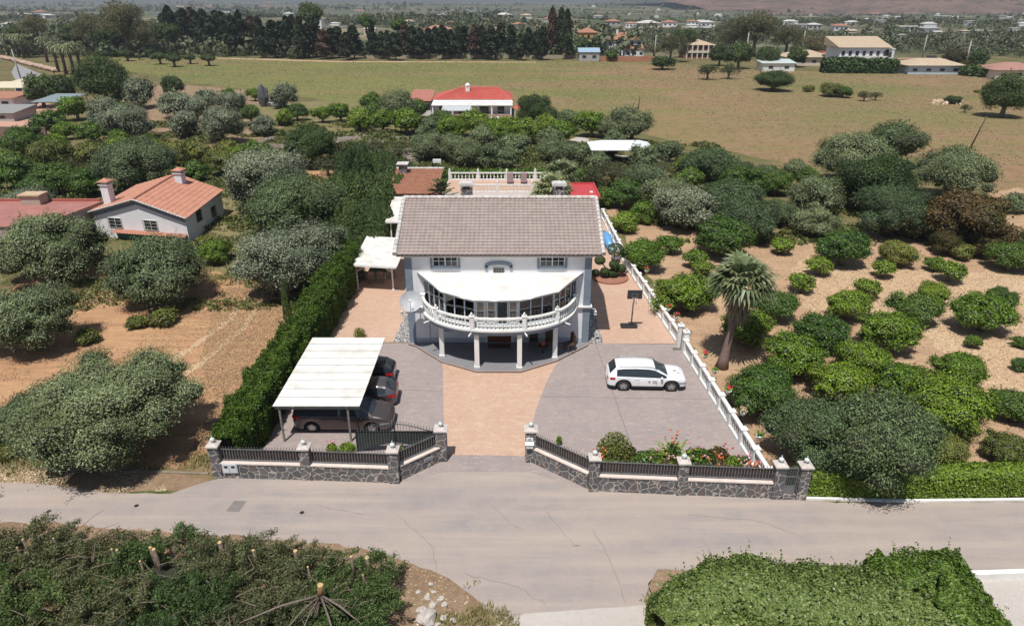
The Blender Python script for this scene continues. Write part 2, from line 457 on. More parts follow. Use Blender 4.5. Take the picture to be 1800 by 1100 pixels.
# ---------------------------------------------------------------- terrain
def terrain_z(x, y):
    t = min(1, max(0, (y - 330) / 1100)); t = t * t * (3 - 2 * t)
    z = -13 * t
    far = min(1, max(0, (y - 300) / 500))
    if far > 0:
        z += far * 7 * mnoise.fractal(Vector((x / 420, y / 260, 3.3)), 1, 2, 4)
        z += 10 * max(0, mnoise.noise(Vector((x / 700, y / 500, 9)))) * far
    return z

def terrain():
    xs = np.unique(np.concatenate([np.linspace(-4200, 4200, 141), np.linspace(-900, 900, 121)]))
    ys = np.unique(np.concatenate([[-80, 0, 80, 160, 240, 290], np.linspace(300, 1500, 90), np.linspace(1500, 6000, 60)]))
    V = np.array([(x, y, terrain_z(x, y)) for y in ys for x in xs])
    nx = len(xs)
    F = np.array([(j * nx + i, j * nx + i + 1, (j + 1) * nx + i + 1, (j + 1) * nx + i) for j in range(len(ys) - 1) for i in range(nx - 1)])
    k = N('valley_ground')
    # near earth, then a patchwork of groves and dry fields
    near = k.mix(k.ramp(k.noise(.12, 5, .65), .42, .68), c4(.13, .12, .05), c4(.24, .165, .095))
    near = k.mix(k.ramp(k.noise(.8, 6, .75), .5, .62), near, c4(.075, .10, .03))
    v = k.n('ShaderNodeTexVoronoi'); k.l(k.mapping(k.pos, (.010, .014, 1)), v.inputs[0]); v.inputs['Scale'].default_value = 1; v.inputs['Randomness'].default_value = 1
    sp = k.n('ShaderNodeSeparateColor'); k.l(v.outputs['Color'], sp.inputs[0])
    cr = k.n('ShaderNodeValToRGB'); k.l(sp.outputs[0], cr.inputs[0]); cr.color_ramp.interpolation = 'CONSTANT'
    cols = [(0, (.15, .14, .085)), (.18, (.085, .10, .05)), (.36, (.20, .165, .115)), (.5, (.12, .125, .075)), (.66, (.27, .21, .14)), (.76, (.10, .115, .06)), (.9, (.18, .16, .12))]
    e = cr.color_ramp.elements
    e[0].position = 0; e[0].color = cols[0][1] + (1,); e[1].position = cols[1][0]; e[1].color = cols[1][1] + (1,)
    for p, c in cols[2:]:
        q = e.new(p); q.color = c + (1,)
    far = k.mix(k.ramp(k.noise(.035, 6, .75), .44, .6), cr.outputs[0], c4(.07, .085, .045))
    far = k.mix(k.ramp(k.noise(.018, 5, .8), .62, .7), far, c4(.42, .35, .27))
    sx = k.n('ShaderNodeSeparateXYZ'); k.l(k.pos, sx.inputs[0])
    mr = k.n('ShaderNodeMapRange'); k.l(sx.outputs[1], mr.inputs[0]); mr.inputs[1].default_value = 250; mr.inputs[2].default_value = 300
    k.col(k.mix(mr.outputs[0], near, far)); k.rough(.95, .1); k.bump(k.noise(4, 5, .8), .5, .05)
    me = np_mesh('ground', V, F, k.m, True)
    o = bpy.data.objects.new('ground', me); COL.objects.link(o); tag(o, kind='structure')
terrain()

def ridge(name, x0, x1, y0, y1, h, seed, colr, base, shape, nx=150, ny=50, steep=1.7):
    V = []
    for j in range(ny):
        for i in range(nx):
            fx = i / (nx - 1); fy = j / (ny - 1)
            x = x0 + (x1 - x0) * fx; y = y0 + (y1 - y0) * fy
            n1 = 1 - abs(mnoise.fractal(Vector((x / 620 + seed, y / 700, seed)), 1, 2.1, 6)) * 1.5
            n2 = mnoise.fractal(Vector((x / 160, y / 260, seed + 5)), .9, 2.1, 5)
            z = base + h * shape(fx, fy) * (.55 + .5 * n1 + .22 * n2) * min(1, fy * steep) ** .8
            V.append((x, y, z))
    F = np.array([(j * nx + i, j * nx + i + 1, (j + 1) * nx + i + 1, (j + 1) * nx + i) for j in range(ny - 1) for i in range(nx - 1)])
    k = N(name + '_rock')
    f = k.ramp(k.noise(.012, 7, .72), .4, .62)
    c = k.mix(f, colr[0], colr[1])
    c = k.mix(k.ramp(k.noise(.03, 5, .8), .55, .66), c, colr[2])
    k.col(c); k.rough(.95, .1); k.bump(k.noise(.02, 8, .78), 1.0, 30)
    me = np_mesh(name, np.array(V), F, k.m, True)
    o = bpy.data.objects.new(name, me); COL.objects.link(o); tag(o, kind='structure')
ridge('hills', 420, 4300, 1450, 3600, 330, 2.0, (c4(.42, .27, .21), c4(.20, .145, .12), c4(.08, .10, .055)), -16,
      lambda fx, fy: min(1, .10 + fx * 2.0), 220, 60, 3.2)
ridge('mountains', -5200, 4600, 4300, 6800, 420, 7.0, (c4(.15, .14, .13), c4(.11, .12, .10), c4(.20, .17, .14)), -20,
      lambda fx, fy: .55 + .3 * math.sin(fx * 9), 200, 40)

POLY = {}
def sheet(name, pts, mat, z, jit=0.0, step=1.0, seed=0, kind='structure'):
    POLY[name] = [tuple(p[:2]) for p in pts]
    rnd = random.Random(seed or name)
    out = []
    n = len(pts)
    for i in range(n):
        a = Vector(pts[i][:2]); b = Vector(pts[(i + 1) % n][:2])
        L = (b - a).length
        m = max(1, int(L / step)) if jit else 1
        nrm = Vector((-(b - a).y, (b - a).x)); nrm.normalize()
        for q in range(m):
            p = a.lerp(b, q / m)
            if jit and q: p = p + nrm * rnd.uniform(-jit, jit)
            elif jit: p = p + nrm * rnd.uniform(-jit, jit) * .4
            out.append((p.x, p.y, z))
    mb = MB(); mb.v = out
    from mathutils.geometry import tessellate_polygon
    tris = tessellate_polygon([[Vector(p) for p in out]])
    for t in tris:
        a, b, c = (Vector(out[q]) for q in t)
        if (b - a).cross(c - a).z < 0: t = (t[0], t[2], t[1])
        mb.f.append(tuple(t)); mb.sm.append(False)
    o = mb.build(name, mat)
    return tag(o, kind=kind)

def gp(*q): return [G(*p).to_2d() for p in q]
# the big meadow behind the gardens
sheet('field', gp((120, 93), (230, 93), (360, 98), (480, 107), (620, 109), (800, 108), (1000, 108), (1190, 112), (1420, 126), (1660, 131), (1800, 140)) +
      [Vector((170, 150)), Vector((92, 84))] + gp((1765, 355), (1700, 300), (1560, 262), (1440, 290), (1380, 285), (1250, 262), (1150, 240), (1000, 200), (900, 195), (760, 188), (600, 180), (560, 175), (470, 160), (330, 145), (200, 120)),
      M['field'], .008, .8, 3, 3)
sheet('path', [(-110, 262), (-60, 246), (8, 244), (8, 247), (-58, 249.5), (-110, 266)], M['soil_pale'], .016, .3, 4)
sheet('bare_earth', gp((-60, 800), (-60, 560), (120, 440), (200, 470), (370, 470), (430, 480), (470, 490), (520, 500), (560, 540), (470, 650), (370, 790), (340, 822), (150, 826)), M['soil'], .008, .25, .8)
sheet('tilled_strip', gp((330, 800), (380, 700), (350, 640), (370, 560), (400, 505), (460, 500), (510, 560), (480, 620), (430, 690), (385, 765)), M['soil'], .012, .5, .35)
for tr_ in (((250, 660), (330, 612), (400, 560), (452, 492), (457, 494), (410, 562), (336, 618), (254, 668)), ((275, 690), (350, 636), (425, 575), (470, 500), (475, 503), (434, 578), (356, 642), (280, 698))):
    sheet('wheel_track', gp(*tr_), M['soil_pale'], .017, .10, .3)
sheet('dry_grass_patch', gp((370, 430), (375, 330), (440, 320), (450, 400), (480, 450), (420, 490), (360, 470)), M['drygrass'], .012, .3, .8)
sheet('dry_clearing', gp((520, 345), (530, 300), (590, 300), (620, 350), (560, 370)), M['soil'], .008, .3, .8)
sheet('upper_orchard_earth', gp((190, 240), (190, 150), (330, 150), (500, 165), (520, 200), (470, 250), (380, 270), (280, 262)), M['verge'], .013, .4, 1.5)
sheet('meadow_margin', gp((430, 185), (560, 178), (700, 185), (750, 235), (600, 240), (480, 215)), M['drygrass'], .018, .4, 1.5)
sheet('gravel_yard', gp((425, 265), (480, 236), (560, 233), (745, 236), (748, 288), (700, 296), (640, 260), (520, 262), (470, 272)), M['gravel'], .023, .15, 1)
sheet('right_orchard_earth', gp((1062, 365), (1100, 420), (1200, 588), (1300, 730), (1360, 832), (1500, 835), (1800, 828), (1990, 820), (1990, 360), (1790, 330), (1700, 350), (1640, 392), (1400, 395), (1300, 400), (1180, 385), (1120, 350)), M['soil_tan'], .013, .3, .9)
sheet('pale_orchard_earth', gp((1390, 480), (1420, 450), (1560, 470), (1680, 480), (1830, 470), (1830, 700), (1720, 690), (1640, 600), (1560, 560), (1420, 545)), M['soil_pale'], .018, .35, .9)
sheet('garden_path', gp((1052, 262), (1000, 246), (1020, 240), (1060, 255), (1075, 272), (1150, 280), (1290, 300), (1280, 306), (1120, 288)), M['concrete'], .023, .15, 1)

# road and verges
VZ = .004
sheet('verge', gp((-80, 815), (120, 822), (300, 830), (380, 845), (330, 862), (200, 868), (90, 852), (-80, 845)) , M['verge'], .012, .12, .5)
road_pts = [(-60, 27.5), (-32, 26.1)] + [tuple(G(*p).to_2d()) for p in ((-20, 846), (80, 850), (190, 866), (300, 868), (350, 850), (382, 842))] + \
    [(-13.4, 25.65), (-9.3, 25.5), (-5.3, 25.3), (-3.3, 26.9), (.85, 26.9), (3.6, 24.7), (11.6, 24.2), (12.7, 24.1), (14, 23.85), (22.4, 23.9), (45, 24.6), (70, 26), (70, 23), (45, 21.3), (26, 20.1), (18.2, 19.85), (12, 19.5), (5.6, 20.0), (5.1, 19.2), (5.2, 18.2), (6.2, 17.2), (6.6, 14), (-.2, 14), (-.4, 17.4), (-2.2, 19.1), (-4.3, 20.3), (-7, 21.2), (-21, 22.5), (-33, 23.2), (-60, 24)]
sheet('road', list(reversed(road_pts)), M['road'], .02, .04, .5)
sheet('apron', gp((860, 1103), (888, 1090), (925, 1078), (1040, 1070), (1140, 1064), (1165, 1080), (1215, 1108)) + [Vector((6.2, 9)), Vector((-1.5, 9))], M['concrete'], .028, .03, .3)
sheet('roadside_earth', [(-60, 24.2), (-33, 23.4), (-21, 22.7), (-7, 21.4), (-4.2, 20.5), (-2.1, 19.3), (-.3, 17.6), (.2, 14), (.2, 0), (-60, 0)][::-1], M['verge'], .024, .12, .4)
sheet('corner_verge', [(5.15, 17.5), (5.1, 19.3), (5.6, 20.0), (9, 19.75), (12, 19.5), (16, 19.7), (6.2, 17.1)][::-1], M['verge'], .020, .1, .3)
sheet('drive_right_lower', [(6.1, 17.3), (16.3, 19.2), (17.3, 19.55), (26, 19.8), (40, 20.9), (40, 5), (6.4, 5)][::-1], M['concrete'], .024)
# patched asphalt, drain covers
sheet('road_patch', gp((397, 899), (412, 880), (434, 881), (420, 900)), simple('dark_patch', c4(.17, .15, .14), .9, c4(.2, .18, .17), 4), .024)
for q, (u, v) in enumerate(((86, 899), (240, 889), (531, 901))):
    p = G(u, v)
    mb = MB(); mb.lathe([(.10, 0), (.10, .004)], p.x, p.y, .022, 10, False)
    tag(mb.build('tar_spot', M['black'], at=(p.x, p.y, .022)), kind='structure')
def crack(pts, w=.025):
    mb = MB(); rnd = random.Random(len(pts) + pts[0][0])
    P = [G(*p).to_2d() for p in pts]; Q = []
    for a, b in zip(P[:-1], P[1:]):
        for t in range(6): Q.append(a.lerp(b, t / 6) + Vector((rnd.uniform(-.05, .05), rnd.uniform(-.05, .05))))
    Q.append(P[-1])
    for a, b in zip(Q[:-1], Q[1:]):
        d = (b - a).normalized(); n = Vector((-d.y, d.x)) * w * rnd.uniform(.3, .7)
        mb.quad((a.x - n.x, a.y - n.y, .0245), (b.x - n.x, b.y - n.y, .0245), (b.x + n.x, b.y + n.y, .0245), (a.x + n.x, a.y + n.y, .0245))
    return mb
mb = MB()
for c in (((860, 885), (905, 925), (918, 930)), ((960, 900), (1010, 960), (1020, 958)), ((1040, 930), (1075, 990), (1100, 1060)), ((700, 905), (760, 960), (770, 1010)), ((1210, 905), (1330, 915), (1400, 940)), ((820, 1010), (905, 1030), (960, 1062)), ((560, 890), (640, 905))):
    m_ = crack(c, .022); mb.add(m_.v, m_.f)
tag(mb.build('road_crack', simple('crack_fill', c4(.22, .19, .175), .9)), kind='structure')

# paved compound
sheet('driveway', [(-13.3, 25.75), (-5.3, 25.2), (-3.2, 26.0), (.75, 26.0), (3.6, 24.7), (12, 24.25), (11.95, 26.3), (10.62, 38.9), (-12.1, 39.1), (-12.1, 28)], M['lilac'], .028)
c_l = [(-3.14, 27.28), (-3.42, 29.2), (-3.62, 31), (-3.85, 33.3), (-4.06, 35.6), (-4.3, 37.2)]
c_r = [(.7, 27.2), (.85, 28.5), (1.02, 29.7), (1.25, 31.1), (1.56, 32.45), (1.98, 34.2), (2.54, 35.97), (3.1, 37.3)]
sheet('entrance_paving', c_r[:1] + c_r[1:] + list(reversed(c_l)), M['orange_pave'], .034)
sheet('patio', [(-12.1, 39.14), (-6.4, 39.14), (-6.4, 48.6), (4.8, 48.6), (4.8, 38.95), (10.62, 38.95), (8.6, 74), (-12.3, 74)], M['orange_pave'], .032)
sheet('pebble_strip', [(-7.55, 39.16), (-6.45, 39.16), (-6.45, 48), (-7.3, 48)], M['pebbles'], .040)
sheet('pebble_bed', [(4.8, 38.97), (5.8, 38.97), (5.75, 48), (4.8, 48)], M['pebbles'], .040)
# drain joints in the driveway
mb = MB()
for a, b in (((5.9, 27.2), (5.3, 38.8)), ((1.7, 32.6), (11.1, 32.3)), ((-10, 33.4), (-3.9, 33.2))):
    mb.beam(a, b, .03, .003, .0305)
tag(mb.build('paving_joint', simple('joint', c4(.17, .14, .14), .9)), kind='structure')
mb = MB(); p = G(1190, 614); mb.bx(p.x, p.y, .034, .55, .32, .006)
tag(mb.build('drain_cover', simple('steel_cover', c4(.13, .12, .12), .6)), kind='structure')
# white kerb under the ivy hedge
mb = MB()
mb.beam((12.75, 24.1), (17, 23.93), .14, .10, .0); mb.beam((17, 23.93), (22.4, 24.02), .14, .095, .0); mb.beam((22.4, 24.02), (45, 24.8), .14, .09, .0)
o = mb.build('kerb', M['white'], at=(12.75, 24.1, 0)); tag(o, kind='structure')
mb = MB(); mb.beam((-33, 27.1), (-23.8, 26.35), .13, .07, 0); mb.beam((-23.8, 26.35), (-14, 25.85), .13, .06, 0)
o = mb.build('kerb', simple('old_kerb', c4(.30, .25, .20), .95, c4(.18, .14, .10), 3, coord='pos', bump=.6), at=(-23, 26.3, 0)); tag(o, kind='structure')
mb = MB(); mb.beam((17.0, 19.55), (26, 19.95), .22, .3, 0); mb.beam((26, 19.95), (40, 21.1), .22, .3, 0)
tag(mb.build('low_wall', M['white'], at=(17, 19.5, 0)), 'low white wall along the lower road edge at the bottom right corner', 'wall')
# ---------------------------------------------------------------- house builder pieces
def tiled(A, B, C, D, per=.26, row=.34, amp=.045, lift=.05, mb=None, sub=5):
    """corrugated tile slope: A,B eave left,right ; D,C ridge left,right"""
    A, B, C, D = map(Vector, (A, B, C, D))
    w = (B - A).length; l = ((D - A).length + (C - B).length) / 2
    nrm = (B - A).cross(D - A).normalized()
    nc = max(2, int(w / per)); nr = max(1, int(l / row))
    nx = nc * sub
    rows = []
    for r in range(nr):
        for t, h in ((r / nr, lift), ((r + 1) / nr, 0.0)):
            P = []
            for i in range(nx + 1):
                s = i / nx
                a = A.lerp(B, s); d = D.lerp(C, s)
                p = a.lerp(d, t)
                ph = (s * nc) % 1.0
                z = amp * (abs(math.sin(PI * ph)) ** .8) * 1.6 - amp * .5
                P.append(p + nrm * (z + h))
            rows.append(P)
    mb = mb or MB()
    mb.grid(rows, False)
    return mb

def verge(mb, a, b, r=.11, step=.38):
    """overlapping half-round tiles running up a gable edge or along a ridge"""
    a = Vector(a); b = Vector(b); L = (b - a).length; n = max(1, int(L / step))
    for i in range(n):
        p = a.lerp(b, i / n); q = a.lerp(b, (i + 1.12) / n)
        mb.tube([p, q], [r * 1.12, r * .9], 8, True)
    return mb

def window(parent, cx, y, z0, w, h, face=(0, -1), cols=2, rows=2, surround=.12, surmat='trim_blue', frmat='white', grille=False, name='window', double=True):
    """framed window on a wall; face is the outward direction in plan"""
    f = Vector(face).normalized(); t = Vector((-f.y, f.x))
    rz = math.atan2(t.y, t.x)
    def bx(mb, s, z, ww, hh, out, dep):
        mb.bx(cx + t.x * s + f.x * out, y + t.y * s + f.y * out, z, ww, dep, hh, rz)
    if surround:
        mb = MB(); s = surround
        bx(mb, -w / 2 - s / 2, z0 + h / 2, s, h + 2 * s, .03, .08); bx(mb, w / 2 + s / 2, z0 + h / 2, s, h + 2 * s, .03, .08)
        bx(mb, 0, z0 + h + s / 2, w, s, .03, .078); bx(mb, 0, z0 - s / 2, w, s, .045, .11)
        mb.build('window_surround', M[surmat], parent)
    mb = MB(); e = .05
    bx(mb, -w / 2 + e / 2, z0 + h / 2, e, h, .012, .05); bx(mb, w / 2 - e / 2, z0 + h / 2, e, h, .012, .05)
    bx(mb, 0, z0 + h - e / 2, w - 2 * e, e, .012, .05); bx(mb, 0, z0 + e / 2, w - 2 * e, e, .012, .05)
    if double: bx(mb, 0, z0 + h / 2, .06, h - 2 * e, .012, .046)
    for c in range(1, cols * 2 if double else cols):
        if double and c == cols: continue
        s = -w / 2 + w * c / (cols * 2 if double else cols)
        bx(mb, s, z0 + h / 2, .022, h - 2 * e, .012, .036)
    for r in range(1, rows):
        bx(mb, 0, z0 + h * r / rows, w - 2 * e, .022, .014, .038)
    fr = mb.build(name, M[frmat], parent)
    mb = MB(); bx(mb, 0, z0 + h / 2, w - .02, h - .02, .0, .03)
    mb.build('pane', M['glass'], fr)
    if grille:
        mb = MB()
        for c in range(7): bx(mb, -w / 2 + w * c / 6, z0 + h / 2, .018, h + .06, .13, .018)
        for r in range(3): bx(mb, 0, z0 + h * (r + .15) / 2.4, w + .06, .018, .14, .018)
        for s in (-w / 2, w / 2):
            for zz in (z0 + .02, z0 + h - .02): bx(mb, s, zz, .018, .018, .07, .14)
        mb.build('window_grille', M['dark_metal'], parent)
    return fr

BAL = [(.055, 0), (.055, .05), (.03, .08), (.055, .16), (.068, .24), (.05, .34), (.028, .42), (.026, .5), (.045, .56), (.05, .60)]
def baluster(x, y, z, h, k=1.0, n=8):
    mb = MB(); mb.lathe([(r * k, q * h / .6) for r, q in BAL], x, y, z, n); return mb
def urn(x, y, z, s=1.0):
    mb = MB(); mb.lathe([(.10 * s, 0), (.10 * s, .03 * s), (.04 * s, .05 * s), (.09 * s, .10 * s), (.13 * s, .18 * s), (.11 * s, .25 * s), (.04 * s, .30 * s), (.03 * s, .33 * s), (.045 * s, .36 * s), (0, .41 * s)], x, y, z, 10); return mb

# ---------------------------------------------------------------- the villa
HX0, HX1, HY0, HY1 = -6.44, 4.79, 39.0, 48.1
house = thing('house', 'white two-storey villa with grey-brown tiled roof and a curved front balcony', 'house', (-.82, 43.5, 0))
mb = MB()
mb.box(HX0, HX1, HY0, HY1, 0, 6.0)
mb.add([(HX0, HY0, 6.0), (HX0, HY1, 6.0), (HX0, 43.5, 7.9), (HX1, HY0, 6.0), (HX1, HY1, 6.0), (HX1, 43.5, 7.9)], [(0, 2, 1), (3, 4, 5)])
mb.build('wall', M['wall_white'], house)
# grey-blue corner bands and the cornice between floors
for x0, x1 in ((HX0 - .03, HX0 + .40), (HX1 - .40, HX1 + .03)):
    for za, zb in ((0.0, 2.50), (2.64, 5.97)):
        mb = MB(); mb.box(x0, x1, HY0 - .03, HY0 + .35, za, zb); mb.build('corner_band', M['trim_blue'], house)
for x0, x1 in ((HX0 - .16, -5.3), (3.72, HX1 + .16)):
    mb = MB(); mb.box(x0, x1, HY0 - .14, HY0 + .45, 2.50, 2.58); mb.box(x0 - .03, x1, HY0 - .18, HY0 + .45, 2.58, 2.64)
    mb.build('cornice', M['white'], house)
mb = MB(); mb.box(HX0 + .4, HX1 - .4, HY0 - .025, HY0 + .1, .12, .42); mb.build('plinth_band', simple('plinth_paint', c4(.50, .52, .56), .8), house)
mb = MB(); mb.box(HX0 - .02, HX1 + .02, HY0 - .36, HY0 + .02, 5.92, 5.97); mb.build('soffit', M['white'], house)
# roof
EZ, RZ, EY, RY, BY = 6.12, 8.18, 38.55, 43.5, 48.5
RX0, RX1 = -6.92, 5.40
roof = tiled((RX0, EY, EZ), (RX1, EY, EZ), (RX1, RY, RZ), (RX0, RY, RZ), .27, .27, .034, .038)
tiled((RX1, BY, EZ), (RX0, BY, EZ), (RX0, RY, RZ), (RX1, RY, RZ), .27, .6, .042, .05, roof, 3)
roof.prism([(RX0 + .05, EY + .05), (RX1 - .05, EY + .05), (RX1 - .05, RY), (RX0 + .05, RY)], [5.98, 5.98, RZ - .14, RZ - .14], [EZ - .01, EZ - .01, RZ - .03, RZ - .03])
roof.prism([(RX0 + .05, RY), (RX1 - .05, RY), (RX1 - .05, BY - .05), (RX0 + .05, BY - .05)], [RZ - .14, RZ - .14, 5.98, 5.98], [RZ - .03, RZ - .03, EZ - .01, EZ - .01])
rf = roof.build('roof', M['tile_brown'], house)
for x in (RX0 - .02, RX1 + .02):
    mb = MB()
    verge(mb, (x, EY - .04, EZ + .07), (x, RY, RZ + .07), .13, .36)
    verge(mb, (x, BY, EZ + .07), (x, RY, RZ + .07), .13, .36)
    mb.build('verge_tile', M['tile_white'], rf)
mb = MB(); verge(mb, (RX0, RY, RZ + .08), (RX1, RY, RZ + .08), .13, .42); mb.build('ridge_tile', simple('ridge_mortar', c4(.42, .36, .33), .85, c4(.62, .58, .54), 1.2, coord='pos'), rf)
# chimneys behind the ridge
for cx in (-3.05, 3.15):
    cy = 45.6
    mb = MB(); mb.box(cx - .38, cx + .38, cy - .35, cy + .35, 6.6, 8.35); mb.build('chimney', M['stone'], house)
    ch = house.children[-1]
    for sx in (-.3, .3):
        for sy in (-.27, .27): mb = MB(); mb.box(cx + sx - .05, cx + sx + .05, cy + sy - .05, cy + sy + .05, 8.35, 8.55); mb.build('chimney_leg', M['white'], ch)
    mb = MB(); mb.box(cx - .48, cx + .48, cy - .45, cy + .45, 8.55, 8.68); mb.prism([(cx - .4, cy - .38), (cx + .4, cy - .38), (cx + .4, cy + .38), (cx - .4, cy + .38)], 8.68, 8.74); mb.build('chimney_cap', M['tile_white'], ch)
# upper windows
window(house, -4.02, HY0, 5.22, 1.5, .72, cols=2, rows=2, surround=.15)
window(house, 2.42, HY0, 5.22, 1.5, .72, cols=2, rows=2, surround=.15)
# small arched window with ironwork under a grey hood
cx = -.80
mb = MB()
arc = [(cx + .42 * math.cos(a), 5.12 + .42 * math.sin(a) * .55) for a in np.linspace(0, PI, 12)]
mb2 = MB()
n = len(arc)
vs = [(p[0], HY0 - .03, p[1]) for p in arc] + [(arc[-1][0], HY0 - .03, 4.55), (arc[0][0], HY0 - .03, 4.55)]
vs2 = [(p[0], HY0 + .02, p[2]) for p in vs]
m_ = len(vs)
mb2.add(vs + vs2, [tuple(range(m_))] + [(i, i + m_, (i + 1) % m_ + m_, (i + 1) % m_) for i in range(m_)])
wn_ = mb2.build('arched_window', M['white'], house)
mb = MB(); mb.box(cx - .34, cx + .34, HY0 - .06, HY0 - .033, 4.58, 5.14); mb.build('pane', M['glass'], wn_)
mb = MB()
for i in range(5): mb.box(cx - .32 + i * .155, cx - .30 + i * .155, HY0 - .10, HY0 - .075, 4.55, 5.25)
for z in (4.7, 4.95): mb.box(cx - .36, cx + .36, HY0 - .105, HY0 - .08, z, z + .02)
for i in range(4): mb.lathe([(.05, 0), (.05, .02)], cx - .24 + i * .155, HY0 - .09, 4.84, 8, False)
mb.build('window_grille', M['grey_metal'], wn_)
mb = MB()
a_out = [(cx + .84 * math.cos(a), 5.30 + .26 * math.sin(a)) for a in np.linspace(0, PI, 14)]
for i in range(13):
    a, b = a_out[i], a_out[i + 1]
    mb.add([(a[0], HY0 - .09, a[1]), (b[0], HY0 - .09, b[1]), (b[0] * .86 + cx * .14, HY0 - .09, b[1] - .17), (a[0] * .86 + cx * .14, HY0 - .09, a[1] - .17),
            (a[0], HY0, a[1]), (b[0], HY0, b[1]), (b[0] * .86 + cx * .14, HY0, b[1] - .17), (a[0] * .86 + cx * .14, HY0, a[1] - .17)],
           [(0, 1, 2, 3), (0, 4, 5, 1), (3, 2, 6, 7), (1, 5, 6, 2), (0, 3, 7, 4)])
for s in (-1, 1): mb.box(min(cx + s * .84, cx + s * .66), max(cx + s * .84, cx + s * .66), HY0 - .09, HY0, 5.02, 5.30)
mb.build('window_hood', M['trim_blue'], house)
# wall fittings, lower storey
window(house, -3.55, HY0, 1.05, 1.1, 1.05, cols=1, rows=3, surround=.14, grille=True)
window(house, 2.0, HY0, 1.05, 1.1, 1.05, cols=1, rows=3, surround=.14, grille=True)
mb = MB(); mb.box(-1.55, -.05, HY0 - .05, HY0 + .02, .14, 2.2); dr = mb.build('door', M['orange_door'], house)
mb = MB(); mb.box(-.86, -.74, HY0 - .10, HY0 - .052, 1.0, 1.18); mb.build('handle', M['grey_metal'], dr)
mb = MB(); mb.box(-1.67, -1.55, HY0 - .08, HY0 + .02, .14, 2.32); mb.box(-.05, .07, HY0 - .08, HY0 + .02, .14, 2.32); mb.box(-1.55, -.05, HY0 - .08, HY0 + .02, 2.2, 2.32)
mb.build('door_frame', M['white'], house)
for x in (-5.05, 3.43):
    mb = MB(); mb.box(x - .05, x + .05, HY0 - .05, HY0, 1.72, 1.8); mb.lathe([(.03, 0), (.09, .05), (.07, .22), (.10, .24), (0, .33)], x, HY0 - .14, 1.55, 8)
    mb.build('wall_lamp', M['dark_metal'], house)
for x, s in ((HX0 - .16, -1), (HX1 + .16, 1)):
    mb = MB(); mb.tube([(x, HY0 - .1, 2.45), (x + s * .18, HY0 - .15, 2.5), (x + s * .22, HY0 - .16, 2.36)], .025, 6)
    mb.lathe([(.10, 0), (.12, .05), (.05, .16), (.11, .2), (.02, .3)], x + s * .22, HY0 - .16, 2.10, 8)
    mb.build('wall_lantern', M['white'], house)
mb = MB(); mb.tube([(HX0 - .06, HY0 + 1.2, 3.2), (HX0 - .06, HY0 + 1.2, 5.9)], .05, 8); mb.build('downpipe', M['white'], house)
mb = MB(); mb.tube([(-5.15, HY0 - .02, 1.4), (-5.15, HY0 - .02, .2)], .012, 5); mb.build('cable', M['black'], house)
# side windows, seen only from a step aside
for yy in (41.5, 45.5):
    window(house, HX1, yy, 3.9, 1.0, 1.1, face=(1, 0)); window(house, HX0, yy, 3.9, 1.0, 1.1, face=(-1, 0))

# terrace (raised floor under the balcony)
tp = [(-6.55, 38.75), (-6.05, 38.5), (-4.22, 36.42), (-2.08, 35.22), (.50, 35.22), (2.58, 36.48), (4.75, 38.6), (4.83, 38.96), (-6.5, 38.96)]
mb = MB(); mb.prism(tp, 0, .12); o = mb.build('terrace', M['terrace_tile'], at=(-.8, 37.5, 0)); tag(o, kind='structure')
mb = MB()
for a, b in zip(tp[:-2], tp[1:-1]): mb.beam(a, b, .07, .02, .122)
tag(mb.build('terrace_edge', simple('edge_stone', c4(.36, .26, .22), .8), at=(-.8, 37.5, .122)), kind='structure')

# balcony
def rimline(zoff=0, out=0.0, n=40):
    cxx, cyy = -.80, 39.45
    pts = []
    for i in range(n + 1):
        a = R(188) + (R(352) - R(188)) * i / n
        ca, sa = math.cos(a), math.sin(a)
        e = .90
        x = cxx + (4.72 + out) * math.copysign(abs(ca) ** e, ca); y = cyy + (4.08 + out) * math.copysign(abs(sa) ** e, sa)
        if y < 39.0: pts.append((x, y))
    return pts
rim = rimline()
rim_o = rimline(out=.12)
balc = MB()
poly = rim + [(rim[-1][0], 39.02), (rim[0][0], 39.02)]
balc.prism(poly, 2.36, 2.62)
bal = balc.build('balcony', simple('balcony_slab_paint', c4(.24, .28, .33), .75), house)
mb = MB(); po = rim_o + [(rim_o[-1][0], 39.0), (rim_o[0][0], 39.0)]
mb.prism(po, 2.622, 2.74); mb.build('balcony_rim', M['white'], bal)
ri = rimline(out=-.03)
def along(pts, step):
    out = []; acc = 0; last = Vector(pts[0]); out.append((last.copy(), Vector(pts[1]) - Vector(pts[0])))
    for p in pts[1:]:
        p = Vector(p); d = p - last
        L = d.length
        while acc + L >= step:
            t = (step - acc) / L
            last = last + d * t; out.append((last.copy(), d.normalized())); d = p - last; L = d.length; acc = 0
        acc += L; last = p
    return out
for p, d in along(ri, .235):
    baluster(p.x, p.y, 2.742, .60, .90).build('baluster', M['white'], bal)
rt = MB()
rail = [(*p, 3.40) for p in ri]
vs = []
for i, p in enumerate(ri):
    a = Vector(ri[max(0, i - 1)]); b = Vector(ri[min(len(ri) - 1, i + 1)]); d = (b - a).normalized(); nn = Vector((-d.y, d.x)) * .085
    vs.append([(p[0] - nn.x, p[1] - nn.y, 3.343), (p[0] + nn.x, p[1] + nn.y, 3.343), (p[0] + nn.x, p[1] + nn.y, 3.45), (p[0] - nn.x, p[1] - nn.y, 3.45), (p[0] - nn.x, p[1] - nn.y, 3.343)])
rt.grid(vs); rt.build('handrail', M['white'], bal)
